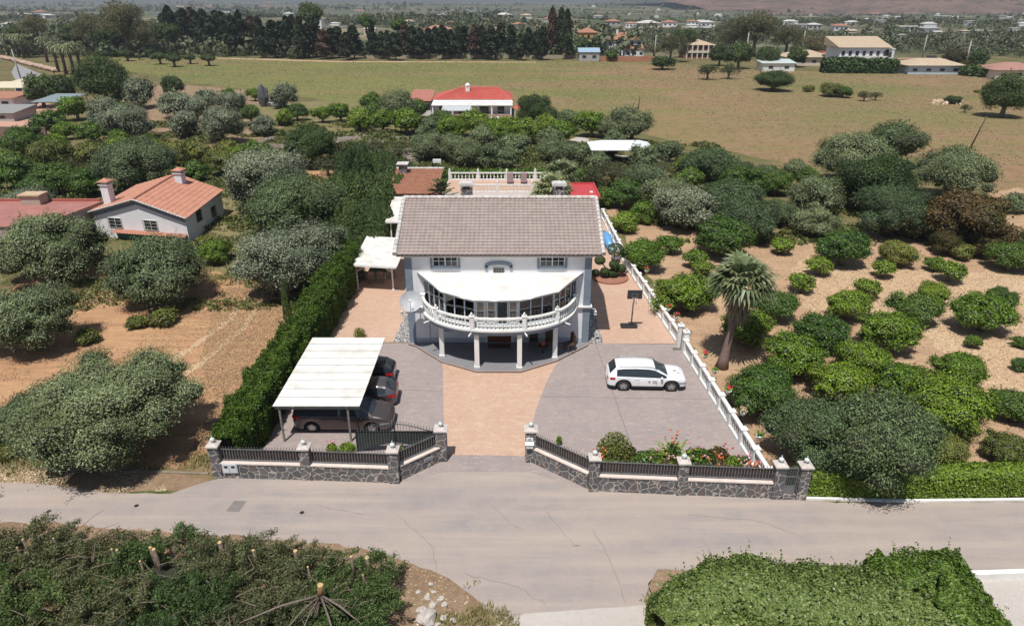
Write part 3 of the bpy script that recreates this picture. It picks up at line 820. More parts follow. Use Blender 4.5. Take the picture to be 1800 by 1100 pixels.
for i in (0.0, .22, .40, .60, .79, 1.0):
    k_ = int(i * (len(ri) - 1)); x, y = ri[k_]
    mb = MB(); mb.box(x - .12, x + .12, y - .12, y + .12, 2.742, 3.50); mb.box(x - .15, x + .15, y - .15, y + .15, 3.50, 3.55); mb.build('balustrade_post', M['white'], bal)
    if 0 < i < 1: urn(x, y, 3.55, .62).build('finial', M['white'], bal)
for i in (.17, .40, .61, .84):
    k_ = int(i * (len(ri) - 1)); x, y = rim_o[k_]
    d = Vector((x + .8, y - 39.4)).normalized()
    mb = MB(); mb.tube([(x - d.x * .1, y - d.y * .1, 2.52), (x + d.x * .32, y + d.y * .32, 2.47)], .045, 8); mb.build('drain_spout', M['white'], bal)
# columns
for x, y in ((-4.24, 37.18), (-2.05, 35.76), (.44, 35.69), (2.59, 36.96)):
    mb = MB(); mb.box(x - .14, x + .14, y - .14, y + .14, .24, 2.36); mb.box(x - .18, x + .18, y - .18, y + .18, .121, .24)
    bevel(mb.build('column', M['white'], house), .015)

# conservatory on the balcony
rp = [(-5.72, 38.98), (-4.02, 36.5), (-2.17, 35.5), (.42, 35.5), (2.6, 36.5), (4.30, 38.98)]   # roof outline
rz_ = [4.86, 4.62, 4.52, 4.52, 4.62, 4.86]
sun_room = MB(); sun_room.prism(rp, [z - .07 for z in rz_], rz_)
con = sun_room.build('sunroom_roof', M['white_sheet'], house)
mb = MB()
for a, b, za, zb in zip(rp[:-1], rp[1:], rz_[:-1], rz_[1:]):
    mb.tube([(a[0], a[1], za - .06), (b[0], b[1], zb - .06)], .05, 6)
mb.build('gutter', M['grey_metal'], con)
wp = [(-5.35, 38.97), (-3.92, 36.86), (-2.12, 35.95), (.38, 35.95), (2.42, 36.86), (3.90, 38.97)]
for si, (a, b) in enumerate(zip(wp[:-1], wp[1:])):
    A = Vector(a); B = Vector(b); L = (B - A).length; d = (B - A).normalized(); rz = math.atan2(d.y, d.x)
    npan = (4, 3, 4, 3, 4)[si]
    fr = MB()
    fr.bx(*((A + B) / 2), 2.80, L, .09, .12, rz); fr.bx(*((A + B) / 2), 4.44, L, .09, .14, rz)
    for i in range(npan + 1):
        p = A.lerp(B, i / npan)
        fr.bx(p.x, p.y, 3.62, .11 if i in (0, npan) else .07, .08, 1.62, rz)
    fo = fr.build('sunroom_frame', simple('pale_blue_aluminium', c4(.55, .60, .66), .4), house)
    for i in range(npan):
        if si == 2 and i == 2: continue       # the sliding door stands open
        p = A.lerp(B, (i + .5) / npan)
        mb = MB(); mb.bx(p.x, p.y, 3.62, L / npan - .08, .015, 1.5, rz); mb.build('pane', M['clear_glass'], fo)
        if si == 2:
            mb = MB(); 
            for s in (-1, 1): mb.bx(p.x + s * (L / npan / 2 - .09), p.y - .03, 3.62, .05, .04, 1.5, rz)
            mb.bx(p.x, p.y - .03, 4.30, L / npan - .2, .04, .06, rz); mb.bx(p.x, p.y - .03, 2.95, L / npan - .2, .04, .08, rz)
            mb.build('sash', M['white'], fo)
mb = MB(); mb.prism([(-5.3, 38.9), (-3.9, 36.95), (-2.1, 36.05), (.35, 36.05), (2.4, 36.95), (3.85, 38.9)], 2.625, 2.64); mb.build('sunroom_floor', simple('sunroom_tiles', c4(.22, .10, .06), .5), house)
# inside the sunroom: wardrobe wall and furniture seen through the glass
mb = MB(); mb.box(-5.1, 3.6, 38.86, 38.96, 2.66, 4.75); mb.build('sunroom_back_wall', simple('sunroom_wall_grey', c4(.55, .53, .52), .9), house)  # one even grey over the back wall
for x, y in ((-3.1, 37.6), (-4.0, 38.2), (2.0, 37.5), (1.0, 37.2), (3.0, 38.3)):
    t = thing('armchair', 'wicker armchair inside the glazed balcony, ' + {(-3.1): 'second from the left', (-4.0): 'leftmost', 2.0: 'behind the right-hand panes', 1.0: 'right of the open sliding door', 3.0: 'rightmost'}[x], 'chair', (x, y, 2.642), 0, 'armchairs in the glazed balcony')
    mb = MB(); mb.box(x - .3, x + .3, y - .28, y + .28, 2.9, 3.02); mb.build('seat', simple('cushion', c4(.6, .55, .5), .9), t)
    mb = MB(); mb.box(x - .32, x + .32, y + .24, y + .32, 2.9, 3.5); mb.build('backrest', M['wood_dark'], t)
    for s in (-1, 1):
        mb = MB(); mb.box(x + s * .33 - .03, x + s * .33 + .03, y - .28, y + .23, 2.644, 3.22); mb.build('armrest', M['wood_dark'], t)

# satellite dish on the left corner
dish = thing('satellite_dish', 'large pale grey satellite dish on the front left corner of the villa', 'satellite dish', (-5.9, 38.6, 2.64))
c = Vector((-6.05, 37.85, 3.36)); ax = Vector((.05, -.72, .62)).normalized()
u = ax.cross(Vector((0, 0, 1))).normalized(); w = u.cross(ax)
mb = MB(); rings = []
for i in range(9):
    r = .66 * i / 8; dd = .24 * (r / .66) ** 2
    rings.append([tuple(c + ax * dd + (u * math.cos(a) + w * math.sin(a)) * r) for a in np.linspace(0, 2 * PI, 33)])
mb.grid(rings, True)
rings = [[tuple(Vector(p) - ax * .012) for p in rr] for rr in rings]
mb.grid([rings[i] for i in range(8, -1, -1)], True)
mb.build('dish', simple('dish_paint', c4(.42, .43, .45), .5), dish)
mb = MB(); mb.tube([tuple(c - w * .6 + ax * .2), tuple(c + ax * .85 - w * .1)], .018, 6); mb.build('feed_arm', M['grey_metal'], dish)
mb = MB(); q = c + ax * .85 - w * .1; mb.tube([tuple(q), tuple(q - ax * .14)], [.05, .035], 10); mb.build('receiver', M['white'], dish)
mb = MB(); mb.tube([tuple(c), (-5.9, 38.5, 3.5), (-5.9, 38.88, 3.45)], .03, 8); mb.tube([(-5.9, 38.85, 2.66), (-5.9, 38.85, 3.7)], .03, 8); mb.build('mount', M['grey_metal'], dish)

# terrace furniture under the balcony
for i, (x, y, rz) in enumerate(((1.35, 38.3, 0), (2.35, 38.3, 0), (3.55, 37.9, -1.1))):
    t = thing('high_back_chair', ('dark carved high-back chair, left one of the pair against the wall under the balcony', 'dark carved high-back chair, right one of the pair against the wall under the balcony', 'dark high-back chair turned sideways behind the right-hand column')[i], 'chair', (0, 0, 0), 0, 'chairs under the balcony')
    mb = MB(); mb.box(-.28, .28, -.27, .27, .42, .5); mb.build('seat', M['wood_dark'], t)
    mb = MB(); mb.box(-.27, .27, .22, .28, .5, 1.05); mb.prism([(-.27, .22), (.27, .22), (.27, .28), (-.27, .28)], 1.05, 1.08)
    mb.add([(-.2, .22, 1.08), (.2, .22, 1.08), (0, .22, 1.26), (-.2, .28, 1.08), (.2, .28, 1.08), (0, .28, 1.26)], [(0, 1, 2), (3, 5, 4), (0, 2, 5, 3), (1, 4, 5, 2)])
    mb.build('backrest', M['wood_dark'], t)
    for sx in (-.25, .25):
        for sy in (-.24, .24):
            mb = MB(); mb.box(sx - .03, sx + .03, sy - .03, sy + .03, 0, .42); mb.build('leg', M['wood_dark'], t)
    t.location = (x, y, .12); t.rotation_euler = (0, 0, rz)
t = thing('side_table', 'low dark table carrying a red flower bowl on the terrace', 'table', (1.9, 37.5, .12))
mb = MB(); mb.lathe([(.32, .50), (.32, .53)], 1.9, 37.5, .12, 14, False); mb.build('table_top', M['wood_dark'], t)
mb = MB(); mb.tube([(1.9, 37.5, .12), (1.9, 37.5, .62)], .04, 8); mb.build('leg', M['wood_dark'], t)
t = thing('flower_bowl', 'bowl of bright orange-red flowers on the terrace table', 'flower bowl', (1.9, 37.5, .651))
mb = MB(); mb.lathe([(.07, 0), (.16, .09), (.17, .10)], 1.9, 37.5, .651, 12); mb.build('bowl', M['terracotta'], t)
mb = MB()
for i in range(14):
    a = i * 2.4; mb.blob((1.9 + .1 * math.cos(a) * (i / 14) ** .5, 37.5 + .1 * math.sin(a) * (i / 14) ** .5, .77 + .03 * (i % 3)), .045, i, 1)
mb.build('flowers', M['orange_flower'], t)
mb = MB(); mb.box(-1.5, -.1, 38.1, 38.7, .122, .14); tag(mb.build('doormat', simple('coir', c4(.10, .05, .04), .9), at=(-.8, 38.4, .122)), 'dark doormat in front of the villa door', 'doormat')
# ---------------------------------------------------------------- street walls, railings, gates
def pillar(par, x, y, rz, h=1.70, s=.43):
    mb = MB(); mb.bx(x, y, h / 2, s, s, h, rz); pl = mb.build('pillar', M['stone'], par)
    mb = MB(); mb.bx(x, y, h + .035, s + .12, s + .12, .07, rz)
    c, si = math.cos(rz), math.sin(rz)
    hs = (s + .06) / 2
    vs = [(x + a * c - b * si, y + a * si + b * c, h + .07) for a, b in ((-hs, -hs), (hs, -hs), (hs, hs), (-hs, hs))]
    vs += [(x + a * c - b * si, y + a * si + b * c, h + .15) for a, b in ((-.13, -.13), (.13, -.13), (.13, .13), (-.13, .13))]
    mb.add(vs, [(4, 5, 6, 7), (0, 1, 5, 4), (1, 2, 6, 5), (2, 3, 7, 6), (3, 0, 4, 7)])
    mb.build('pillar_cap', simple_cap, pl)
    mb = MB(); mb.lathe([(.05, 0), (.05, .04), (.08, .06), (.10, .10), (.115, .14), (.125, .155), (.08, .22), (.025, .26), (.02, .31), (.03, .33), (0, .38)], x, y, h + .152, 12)
    mb.build('lantern', simple_lamp, pl)
    return pl
simple_cap = simple('cap_mortar', c4(.56, .50, .46), .85, c4(.46, .41, .38), 4, coord='pos')
simple_lamp = simple('lantern_white', c4(.74, .77, .75), .4, c4(.5, .55, .54), 6)
coping_m = simple('pinkish_coping', c4(.58, .48, .43), .85, c4(.66, .58, .52), 3, coord='pos', bump=.3, bs=40)
backing_m = simple('brown_backing', c4(.055, .038, .034), .7, c4(.035, .026, .025), 3)
bar_m = simple('worn_bar', c4(.26, .25, .24), .45, c4(.16, .16, .16), 5, metal=.4)

def railing(par, a, b, z0=.93, z1=1.50, dark=None, step=.135, spikes=True):
    a = Vector(a); b = Vector(b); L = (b - a).length; d = (b - a) / L; rz = math.atan2(d.y, d.x)
    m = (a + b) / 2; nn = Vector((-d.y, d.x))
    mb = MB()
    mb.bx(m.x, m.y, z1, L, .035, .035, rz); mb.bx(m.x, m.y, z0, L, .035, .03, rz)
    n = int(L / step)
    for i in range(n + 1):
        p = a.lerp(b, (i + .5) / (n + 1))
        mb.bx(p.x, p.y, (z0 + z1) / 2, .026, .022, z1 - z0 - .032, rz)
        zc = (z0 + z1) / 2
        mb.lathe([(0, -.055), (.030, 0), (0, .055)], p.x - nn.x * .012, p.y - nn.y * .012, zc, 6)
        if spikes:
            mb.bx(p.x, p.y, z1 + .05, .018, .018, .07, rz)
            mb.lathe([(0, -.03), (.027, 0), (0, .05)], p.x, p.y, z1 + .115, 6)
    rp_ = mb.build('railing', bar_m, par)
    mb = MB(); q = m + nn * .045
    mb.bx(q.x, q.y, (z0 + z1) / 2, L - .02, .012, z1 - z0 - .06, rz); mb.build('backing_sheet', dark or backing_m, rp_)

def wall_run(par, a, b, h=.80, t=.32, cut=.215):
    a = Vector(a); b = Vector(b); d = (b - a).normalized()
    a2 = a + d * cut; b2 = b - d * cut
    mb = MB(); mb.beam(a2, b2, t, h, 0); mb.build('stone_base', M['stone'], par)
    mb = MB(); mb.beam(a2, b2, t + .07, .06, h + .001); mb.build('coping', coping_m, par)
    railing(par, a2, b2)

PL = [(-13.42, 25.72), (-9.30, 25.55), (-5.30, 25.33), (-3.32, 26.98)]
PR = [(.88, 26.92), (3.62, 24.78), (7.45, 24.52), (11.55, 24.27), (12.62, 24.22)]
wl = thing('stone_wall', 'dark crazy-paved stone wall with iron railings on the left of the open gateway', 'wall', (-9.3, 25.5, 0))
for a, b in zip(PL[:-1], PL[1:]): wall_run(wl, a, b)
for i, (x, y) in enumerate(PL): pillar(wl, x, y, 0, 1.70, .5 if i == 3 else .43)
wr = thing('stone_wall', 'dark crazy-paved stone wall with iron railings on the right of the open gateway', 'wall', (7.4, 24.6, 0))
for a, b in zip(PR[:-2], PR[1:-1]): wall_run(wr, a, b)
for i, (x, y) in enumerate(PR): pillar(wr, x, y, 0, 1.70 if i else 1.72, .43 if i else .5)
mb = MB(); mb.beam((11.8, 24.2), (12.37, 24.2), .3, .26, 0); mb.build('threshold', M['stone'], wr)
# signs on the wall
def text_mesh(name, s, size, mat, loc, rot, parent, ext=.004):
    cu = bpy.data.curves.new(name, 'FONT'); cu.body = s; cu.size = size; cu.extrude = ext; cu.align_x = 'CENTER'; cu.align_y = 'CENTER'
    tmp = bpy.data.objects.new(name + '_tmp', cu); COL.objects.link(tmp)
    dg = bpy.context.evaluated_depsgraph_get()
    me = bpy.data.meshes.new_from_object(tmp.evaluated_get(dg))
    bpy.data.objects.remove(tmp); bpy.data.curves.remove(cu)
    me.materials.clear(); me.materials.append(mat); me.name = name
    mt = Matrix.Translation(Vector(loc) - (ORG[parent.name] if parent else Vector())) @ rot.to_matrix().to_4x4() if hasattr(rot, 'to_matrix') else None
    me.transform(mt)
    o = bpy.data.objects.new(name, me); COL.objects.link(o)
    if parent: o.parent = parent; ORG[o.name] = ORG[parent.name]
    return o
from mathutils import Euler
hp = thing('house_number', 'white house number plate on the right gate pillar above the letterbox', 'sign', (.8, 26.62, 1.35))
mb = MB(); mb.box(.66, .98, 26.605, 26.638, 1.30, 1.46); mb.build('plate', M['white'], hp)
text_mesh('numerals', '45', .15, simple('blue_enamel', c4(.05, .08, .2), .4), (.82, 26.60, 1.38), Euler((R(90), 0, 0)), hp)
lb = thing('letterbox', 'white letterbox with a small roof on the right gate pillar', 'letterbox', (.8, 26.6, .95))
mb = MB(); mb.box(.66, .98, 26.50, 26.638, .95, 1.14); mb.build('box', M['white'], lb)
mb = MB(); mb.prism([(.62, 26.46), (1.02, 26.46), (1.02, 26.638), (.62, 26.638)], [1.142] * 4, [1.16, 1.16, 1.25, 1.25]); mb.build('lid', M['white'], lb)
mb = MB(); mb.box(.72, .92, 26.494, 26.50, 1.06, 1.08); mb.build('slot', M['black'], lb)
mx_ = thing('meter_cabinet', 'white utility meter cabinet set low in the left end of the stone wall', 'cabinet', (-12.75, 25.5, .45))
mb = MB(); mb.box(-13.10, -12.42, 25.44, 25.52, .36, .86); mb.build('cabinet_frame', simple('grey_plastic', c4(.55, .56, .58), .6), mx_)
for i in range(2):
    mb = MB(); mb.box(-13.06 + i * .32, -12.78 + i * .32, 25.425, 25.438, .40, .82); mb.build('door', simple('pale_plastic', c4(.62, .64, .66), .5), mx_)
    mb = MB(); mb.box(-13.0 + i * .32, -12.84 + i * .32, 25.418, 25.4245, .66, .78); mb.build('meter_window', M['black'], mx_)
np_ = thing('name_plaque', 'small grey metal plaque low on the stone wall left of the gateway', 'plaque', (-3.9, 26.3, .5))
dv = (Vector(PL[3]) - Vector(PL[2])).normalized(); rz = math.atan2(dv.y, dv.x); q = Vector(PL[2]).lerp(Vector(PL[3]), .66) - Vector((-dv.y, dv.x)) * .185
mb = MB(); mb.bx(q.x, q.y, .52, .46, .02, .17, rz); mb.build('plate', simple('plaque_metal', c4(.45, .46, .46), .5, metal=.3), np_)
q = q - Vector((-dv.y, dv.x)) * .012
mb = MB()
for i in range(7): mb.bx(q.x + dv.x * (i - 3) * .055, q.y + dv.y * (i - 3) * .055, .52, .02, .006, .09, rz)
mb.build('raised_strokes', M['dark_metal'], np_)

# open entrance gate leaf lying behind the left wall
gt = thing('entrance_gate', 'dark green sheet-metal entrance gate leaf with arched bars, slid open behind the left wall', 'gate', (-5.6, 27.55, 0))
gx0, gx1, gy = -7.42, -3.72, 27.55
green_m = simple('green_black_sheet', c4(.018, .032, .032), .45, c4(.025, .042, .04), 2)
def low(x): t = (x - gx0) / (gx1 - gx0); return .14 + .42 * math.sin(PI * min(1, t * 1.02)) ** 1.5
def top(x): t = (x - gx0) / (gx1 - gx0); return 1.18 + .42 * math.sin(PI * t) ** 1.3
xs_ = np.linspace(gx0, gx1, 33)
mb = MB(); mb.add([(x, gy, low(x)) for x in xs_] + [(x, gy, 1.16) for x in xs_] + [(x, gy + .02, low(x)) for x in xs_] + [(x, gy + .02, 1.16) for x in xs_],
                  [(i, i + 1, 33 + i + 1, 33 + i) for i in range(32)] + [(66 + i, 99 + i, 99 + i + 1, 66 + i + 1) for i in range(32)])
mb.build('gate_sheet', green_m, gt)
mb = MB(); mb.tube([(x, gy - .02, low(x)) for x in xs_], .024, 6); mb.tube([(x, gy, top(x)) for x in xs_], .02, 6)
mb.box(gx0, gx1, gy - .03, gy + .03, 1.165, 1.20); mb.box(gx0 - .06, gx0, gy - .03, gy + .03, .05, 1.3); mb.box(gx1, gx1 + .06, gy - .03, gy + .03, .05, 1.3)
mb.box(-5.62, -5.56, gy - .03, gy + .03, .06, 1.62)
mb.build('gate_frame', M['dark_metal'], gt)
mb = MB()
for i in range(27):
    x = gx0 + (i + .5) * (gx1 - gx0) / 27
    mb.bx(x, gy - .012, (low(x) + top(x) + .14) / 2, .018, .018, top(x) + .14 - low(x))
    mb.lathe([(0, -.05), (.026, 0), (0, .05)], x, gy - .022, low(x) + .42 + .1, 6); mb.lathe([(0, -.03), (.022, 0), (0, .04)], x, gy - .012, top(x) + .17, 6)
mb.build('gate_bars', bar_m, gt)

# small garden gate at the right end
pg = thing('garden_gate', 'narrow dark iron pedestrian gate at the right end of the stone wall', 'gate', (12.08, 24.2, 0))
mb = MB(); x0, x1, yy = 11.83, 12.34, 24.2
for a, b, c, d in ((x0, x0 + .04, .27, 1.62), (x1 - .04, x1, .27, 1.62), (x0 + .04, x1 - .04, 1.56, 1.62), (x0 + .04, x1 - .04, 1.12, 1.16), (x0 + .04, x1 - .04, .62, .66), (x0 + .04, x1 - .04, .27, .31)):
    mb.box(a, b, yy - .02, yy + .02, c, d)
mb.build('gate_frame', bar_m, pg)
mb = MB(); mb.box(x0 + .04, x1 - .04, yy + .012, yy + .022, .66, 1.56); mb.build('gate_sheet', green_m, pg)
mb = MB(); mb.box(x0 + .04, x1 - .04, yy - .01, yy + .01, .31, .62); mb.build('kick_plate', simple('gate_grey', c4(.17, .18, .19), .5), pg)
mb = MB()
for i in range(4):
    x = x0 + .1 + i * .104; mb.bx(x, yy, 1.16, .014, .014, 1.0); mb.lathe([(0, -.03), (.024, 0), (0, .05)], x, yy, 1.70, 6)
mb.build('gate_bars', bar_m, pg)

# ---------------------------------------------------------------- white balustrade down the right-hand side
bl = thing('balustrade', 'long white balustrade on a low plinth along the right edge of the driveway', 'balustrade', (10.9, 32, 0))
BL = [(11.42, 24.9), (10.62, 37.55)]
BL2 = [(10.50, 38.75), (9.32, 52.0), (8.95, 66.0)]
nb = [0]; stuff_b = MB()
def bal_seg(a, b, par, npost):
    a = Vector(a); b = Vector(b); L = (b - a).length; d = (b - a) / L; rz = math.atan2(d.y, d.x)
    mb = MB(); mb.beam(a, b, .26, .24, 0); mb.build('plinth', M['white'], par)
    mb = MB(); mb.beam(a, b, .20, .10, .86); mb.build('handrail', M['white'], par)
    n = int(L / .24)
    for i in range(n):
        p = a.lerp(b, (i + .5) / n)
        bb = baluster(p.x, p.y, .241, .618, .95, 7 if p.y < 40 else 5)
        if nb[0] < 98: bb.build('baluster', M['white'], par); nb[0] += 1
        else: stuff_b.add(bb.v, bb.f, True)
    for i in range(npost + 1):
        p = a.lerp(b, i / npost)
        mb = MB(); mb.bx(p.x, p.y, .50, .27, .29, .98, rz); mb.bx(p.x, p.y, 1.01, .36, .36, .05, rz); mb.build('post', M['white'], par)
bal_seg(BL[0], BL[1], bl, 8)
bal_seg(BL2[0], BL2[1], bl, 8); bal_seg(BL2[1], BL2[2], bl, 6)
o = stuff_b.build('far_balusters', M['white'], bl); o['kind'] = 'stuff'
# side gate between the two runs
sg = thing('side_gate', 'white slatted side gate between two tall posts in the balustrade', 'gate', (10.55, 38.1, 0))
for (x, y) in ((10.63, 37.72), (10.5, 38.62)):
    mb = MB(); mb.box(x - .16, x + .16, y - .16, y + .16, 0.03, 1.45); mb.box(x - .2, x + .2, y - .2, y + .2, 1.45, 1.51); po = mb.build('gate_post', M['white'], sg)
    urn(x, y, 1.51, .6).build('finial', M['white'], po)
mb = MB()
for i in range(6): mb.bx(10.62 - i * .014, 37.94 + i * .093, .78, .03, .05, 1.2)
mb.build('gate_slats', simple('grey_wood', c4(.33, .31, .30), .8), sg)

# flower pots standing on brackets along the balustrade
pots = [(1330, 770, 0), (1302, 728, 2), (1277, 690, 1), (1253, 655, 0), (1236, 628, 1), (1207, 590, 2), (1186, 560, 1), (1173, 545, 1), (1160, 520, 1), (1150, 503, 0), (1134, 478, 1)]
fm = [M['white'], M['red_flower'], M['pink_flower']]
for i, (u, v, c) in enumerate(pots):
    p = G(u, v, 1.08)
    t = thing('flower_pot', ('white pot of ' + ('green leaves', 'red geraniums', 'deep pink geraniums')[c] + ' on the balustrade, ' + ('nearest', 'second', 'third', 'fourth', 'fifth', 'sixth', 'seventh', 'eighth', 'ninth', 'tenth', 'eleventh')[i] + ' from the street'), 'flower pot', (p.x + .1, p.y, 1.036), 0, 'flower pots along the white balustrade')
    x, y = p.x + .1, p.y
    mb = MB(); mb.lathe([(.09, 0), (.15, .16), (.18, .18), (.18, .20)], x, y, 1.036, 12); mb.build('pot', M['white'], t)
    rnd = random.Random(i)
    mb = MB()
    for q in range(40):
        a = rnd.uniform(0, 6.28); r = rnd.uniform(0, .22); z = 1.25 + rnd.uniform(0, .16)
        c0 = Vector((x + r * math.cos(a), y + r * math.sin(a), z)); e1 = Vector((rnd.uniform(-1, 1), rnd.uniform(-1, 1), rnd.uniform(-.6, .6))).normalized() * .06; e2 = e1.cross(Vector((0, 0, 1))).normalized() * .05
        mb.quad(c0 - e1, c0 - e2, c0 + e1, c0 + e2)
    mb.build('leaves', M['l_citrus'], t)
    if c:
        mb = MB()
        for q in range(11):
            a = rnd.uniform(0, 6.28); r = rnd.uniform(0, .2); mb.blob((x + r * math.cos(a), y + r * math.sin(a), 1.38 + rnd.uniform(-.03, .1)), .048, q, 1)
        mb.build('flowers', fm[c], t)

# ---------------------------------------------------------------- carport
cp = thing('carport', 'open carport with a long white corrugated-sheet roof beside the hedge', 'carport', (-9.5, 31.5, 0))
mb = MB(); cx0, cx1, cy0, cy1, cz = -11.5, -7.32, 28.25, 35.6, 2.10
rows = []
ny = 9
for j in range(ny):
    ya = cy0 + (cy1 - cy0) * j / ny; yb = cy0 + (cy1 - cy0) * (j + 1) / ny
    z1 = cz + .035
    mb.prism([(cx0, ya + .012), (cx1, ya + .012), (cx1, yb), (cx0, yb)], [cz + .02, cz + .02, cz + .0, cz + .0], [cz + .06, cz + .06, cz + .04, cz + .04])
mb.build('roof_sheets', M['white_sheet'], cp)
mb = MB()
for j in range(1, ny):
    y = cy0 + (cy1 - cy0) * j / ny; mb.box(cx0 + .02, cx1 - .02, y - .012, y + .011, cz - .02, cz + .055)
mb.build('roof_joints', simple('joint_grime', c4(.22, .20, .17), .9, c4(.40, .38, .34), 3, coord='pos'), cp)
mb = MB(); 
for x in (cx0 + .25, cx1 - .65): mb.box(x - .04, x + .04, cy0 + .05, cy1 - .05, cz - .12, cz - .025)
for y in (cy0 + .15, (cy0 + cy1) / 2, cy1 - .2): mb.box(cx0 + .05, cx1 - .05, y - .03, y + .03, cz - .20, cz - .122)
mb.build('roof_beams', M['grey_metal'], cp)
for x in (-11.25, -7.95):
    for y in (28.4, 31.9, 35.3):
        mb = MB(); mb.box(x - .045, x + .045, y - .045, y + .045, .03, 1.90); mb.build('post', simple('weathered_post', c4(.22, .20, .19), .7), cp)

# ---------------------------------------------------------------- patio canopies left of the villa
def canopy(name, label, pts, z, posts, arch=None, planks=10):
    cx = sum(p[0] for p in pts) / 4; cy = sum(p[1] for p in pts) / 4
    t = thing(name, label, 'canopy', (cx, cy, 0))
    A, B, C, D = [Vector(p) for p in pts]
    mb = MB()
    for j in range(planks):
        a = A.lerp(D, j / planks); b = B.lerp(C, j / planks); c = B.lerp(C, (j + .97) / planks); d = A.lerp(D, (j + .97) / planks)
        mb.prism([a, b, c, d], z, z + .05)
    mb.build('roof_panels', M['white_sheet'], t)
    for a_, b_ in ((A, B), (D, C)):
        mb = MB(); mb.beam(a_.lerp(b_, .02), b_.lerp(a_, .02), .08, .1, z - .105); mb.build('beam', M['white'], t)
    for x, y in posts:
        mb = MB(); mb.box(x - .05, x + .05, y - .05, y + .05, .035, z - .11); mb.box(x - .1, x + .1, y - .1, y + .1, .033, .07); mb.build('post', M['white'], t)
    if arch:
        a, b = Vector(arch[0]), Vector(arch[1]); pts_ = []
        for i in range(19):
            q = a.lerp(b, i / 18); pts_.append((q.x, q.y, z - .75 + .62 * math.sin(PI * i / 18)))
        mb = MB(); mb.tube(pts_, .032, 6)
        for i in (1, 2, 3, 15, 16, 17):
            mb.tube([pts_[i], (pts_[i][0], pts_[i][1], z - .12)], .014, 5)
            if i in (2, 3, 15, 16): mb.tube([pts_[i], (pts_[i - 1 if i < 9 else i + 1][0], pts_[i][1], z - .2)], .014, 5)
        mb.build('arch_trim', M['white'], t)
    return t
canopy('patio_canopy', 'white plank-roofed patio canopy with an arched front left of the villa', [(-11.72, 47.4), (-8.35, 46.9), (-8.35, 53.4), (-11.9, 54.0)], 2.16, [(-11.58, 48.0), (-8.9, 47.8), (-11.7, 53.6), (-8.7, 53.1)], ((-11.55, 47.95), (-8.9, 47.8)), 9)
canopy('rear_canopy', 'pale flat canopy roof between the conifers and the villa roof', [(-10.9, 57.2), (-8.2, 57.2), (-8.0, 65.3), (-11.5, 65.3)], 2.4, [(-10.5, 57.5), (-8.5, 57.5), (-8.4, 64.8), (-11.0, 64.8)], None, 10)
# patio dining set
t = thing('dining_table', 'dark patio dining table under the arched canopy', 'table', (-10.4, 50.2, .035))
mb = MB(); mb.box(-11.1, -9.7, 49.6, 50.8, .72, .77); mb.build('table_top', simple('green_black_top', c4(.03, .045, .04), .4), t)
for x in (-11.0, -9.8):
    for y in (49.7, 50.7): mb = MB(); mb.box(x - .03, x + .03, y - .03, y + .03, .035, .718); mb.build('leg', M['white'], t)
pos = [(-10.75, 49.25, PI), (-10.05, 49.25, PI), (-11.45, 50.2, PI / 2), (-9.35, 50.2, -PI / 2), (-10.75, 51.15, 0), (-10.05, 51.15, 0)]
lbls = ['front left', 'front right', 'left end', 'right end', 'back left', 'back right']
ch0 = None
for i, (x, y, rz) in enumerate(pos):
    if ch0 is None:
        ch0 = thing('patio_chair', '', 'chair', (0, 0, 0), 0, 'chairs round the patio dining table')
        pm = simple('brownish_resin', c4(.30, .20, .15), .6)
        mb = MB(); mb.box(-.24, .24, -.23, .23, .41, .45); mb.build('seat', pm, ch0)
        mb = MB()
        for s in (-.18, -.06, .06, .18): mb.box(s - .03, s + .03, .22, .25, .45, .9)
        mb.box(-.24, .24, .215, .255, .9, .97); mb.build('backrest', pm, ch0)
        for sx in (-.21, .21):
            for sy in (-.2, .22): mb = MB(); mb.box(sx - .022, sx + .022, sy - .022, sy + .022, 0, .41); mb.build('leg', pm, ch0)
        t = ch0
    else: t = copy_tree(ch0)
    t['label'] = 'brown patio chair at the ' + lbls[i] + ' of the dining table'
    t.location = (x, y, .035); t.rotation_euler = (0, 0, rz)

# basketball hoop
hb = thing('basketball_hoop', 'portable basketball hoop with a black backboard on the orange paving', 'basketball hoop', (7.92, 41.15, .034))
x, y = 7.92, 41.15
mb = MB(); mb.bx(x - .15, y + .25, .12, 1.1, .55, .16); b_ = mb.build('base', M['black'], hb); bevel(b_, .05)
mb = MB(); mb.tube([(x, y + .2, .2), (x, y + .1, 1.6), (x + .02, y - .02, 2.45)], .05, 8); mb.build('pole', simple('pole_grey', c4(.20, .20, .21), .5), hb)
mb = MB(); mb.box(x - .46, x + .50, y - .14, y - .10, 2.22, 2.82); mb.build('backboard', simple('board', c4(.035, .04, .045), .4), hb)
mb = MB()
for a, b, c, d in ((x - .17, x + .21, 2.34, 2.36), (x - .17, x + .21, 2.58, 2.60), (x - .17, x - .15, 2.36, 2.58), (x + .19, x + .21, 2.36, 2.58)): mb.box(a, b, y - .145, y - .1405, c, d)
mb.build('target_square', M['grey_metal'], hb)
mb = MB(); mb.tube([(x + .02 + .22 * math.cos(a), y - .37 + .22 * math.sin(a), 2.3) for a in np.linspace(0, 2 * PI, 17)], .012, 5, False); mb.build('rim', simple('rim_orange', c4(.5, .2, .1), .5), hb)
mb = MB()
for i in range(10):
    a = i * PI / 5; mb.tube([(x + .02 + .21 * math.cos(a), y - .37 + .21 * math.sin(a), 2.3), (x + .02 + .11 * math.cos(a + .5), y - .37 + .11 * math.sin(a + .5), 1.95)], .006, 4)
    mb.tube([(x + .02 + .21 * math.cos(a), y - .37 + .21 * math.sin(a), 2.3), (x + .02 + .11 * math.cos(a - .5), y - .37 + .11 * math.sin(a - .5), 1.95)], .006, 4)
mb.build('net', M['white'], hb)

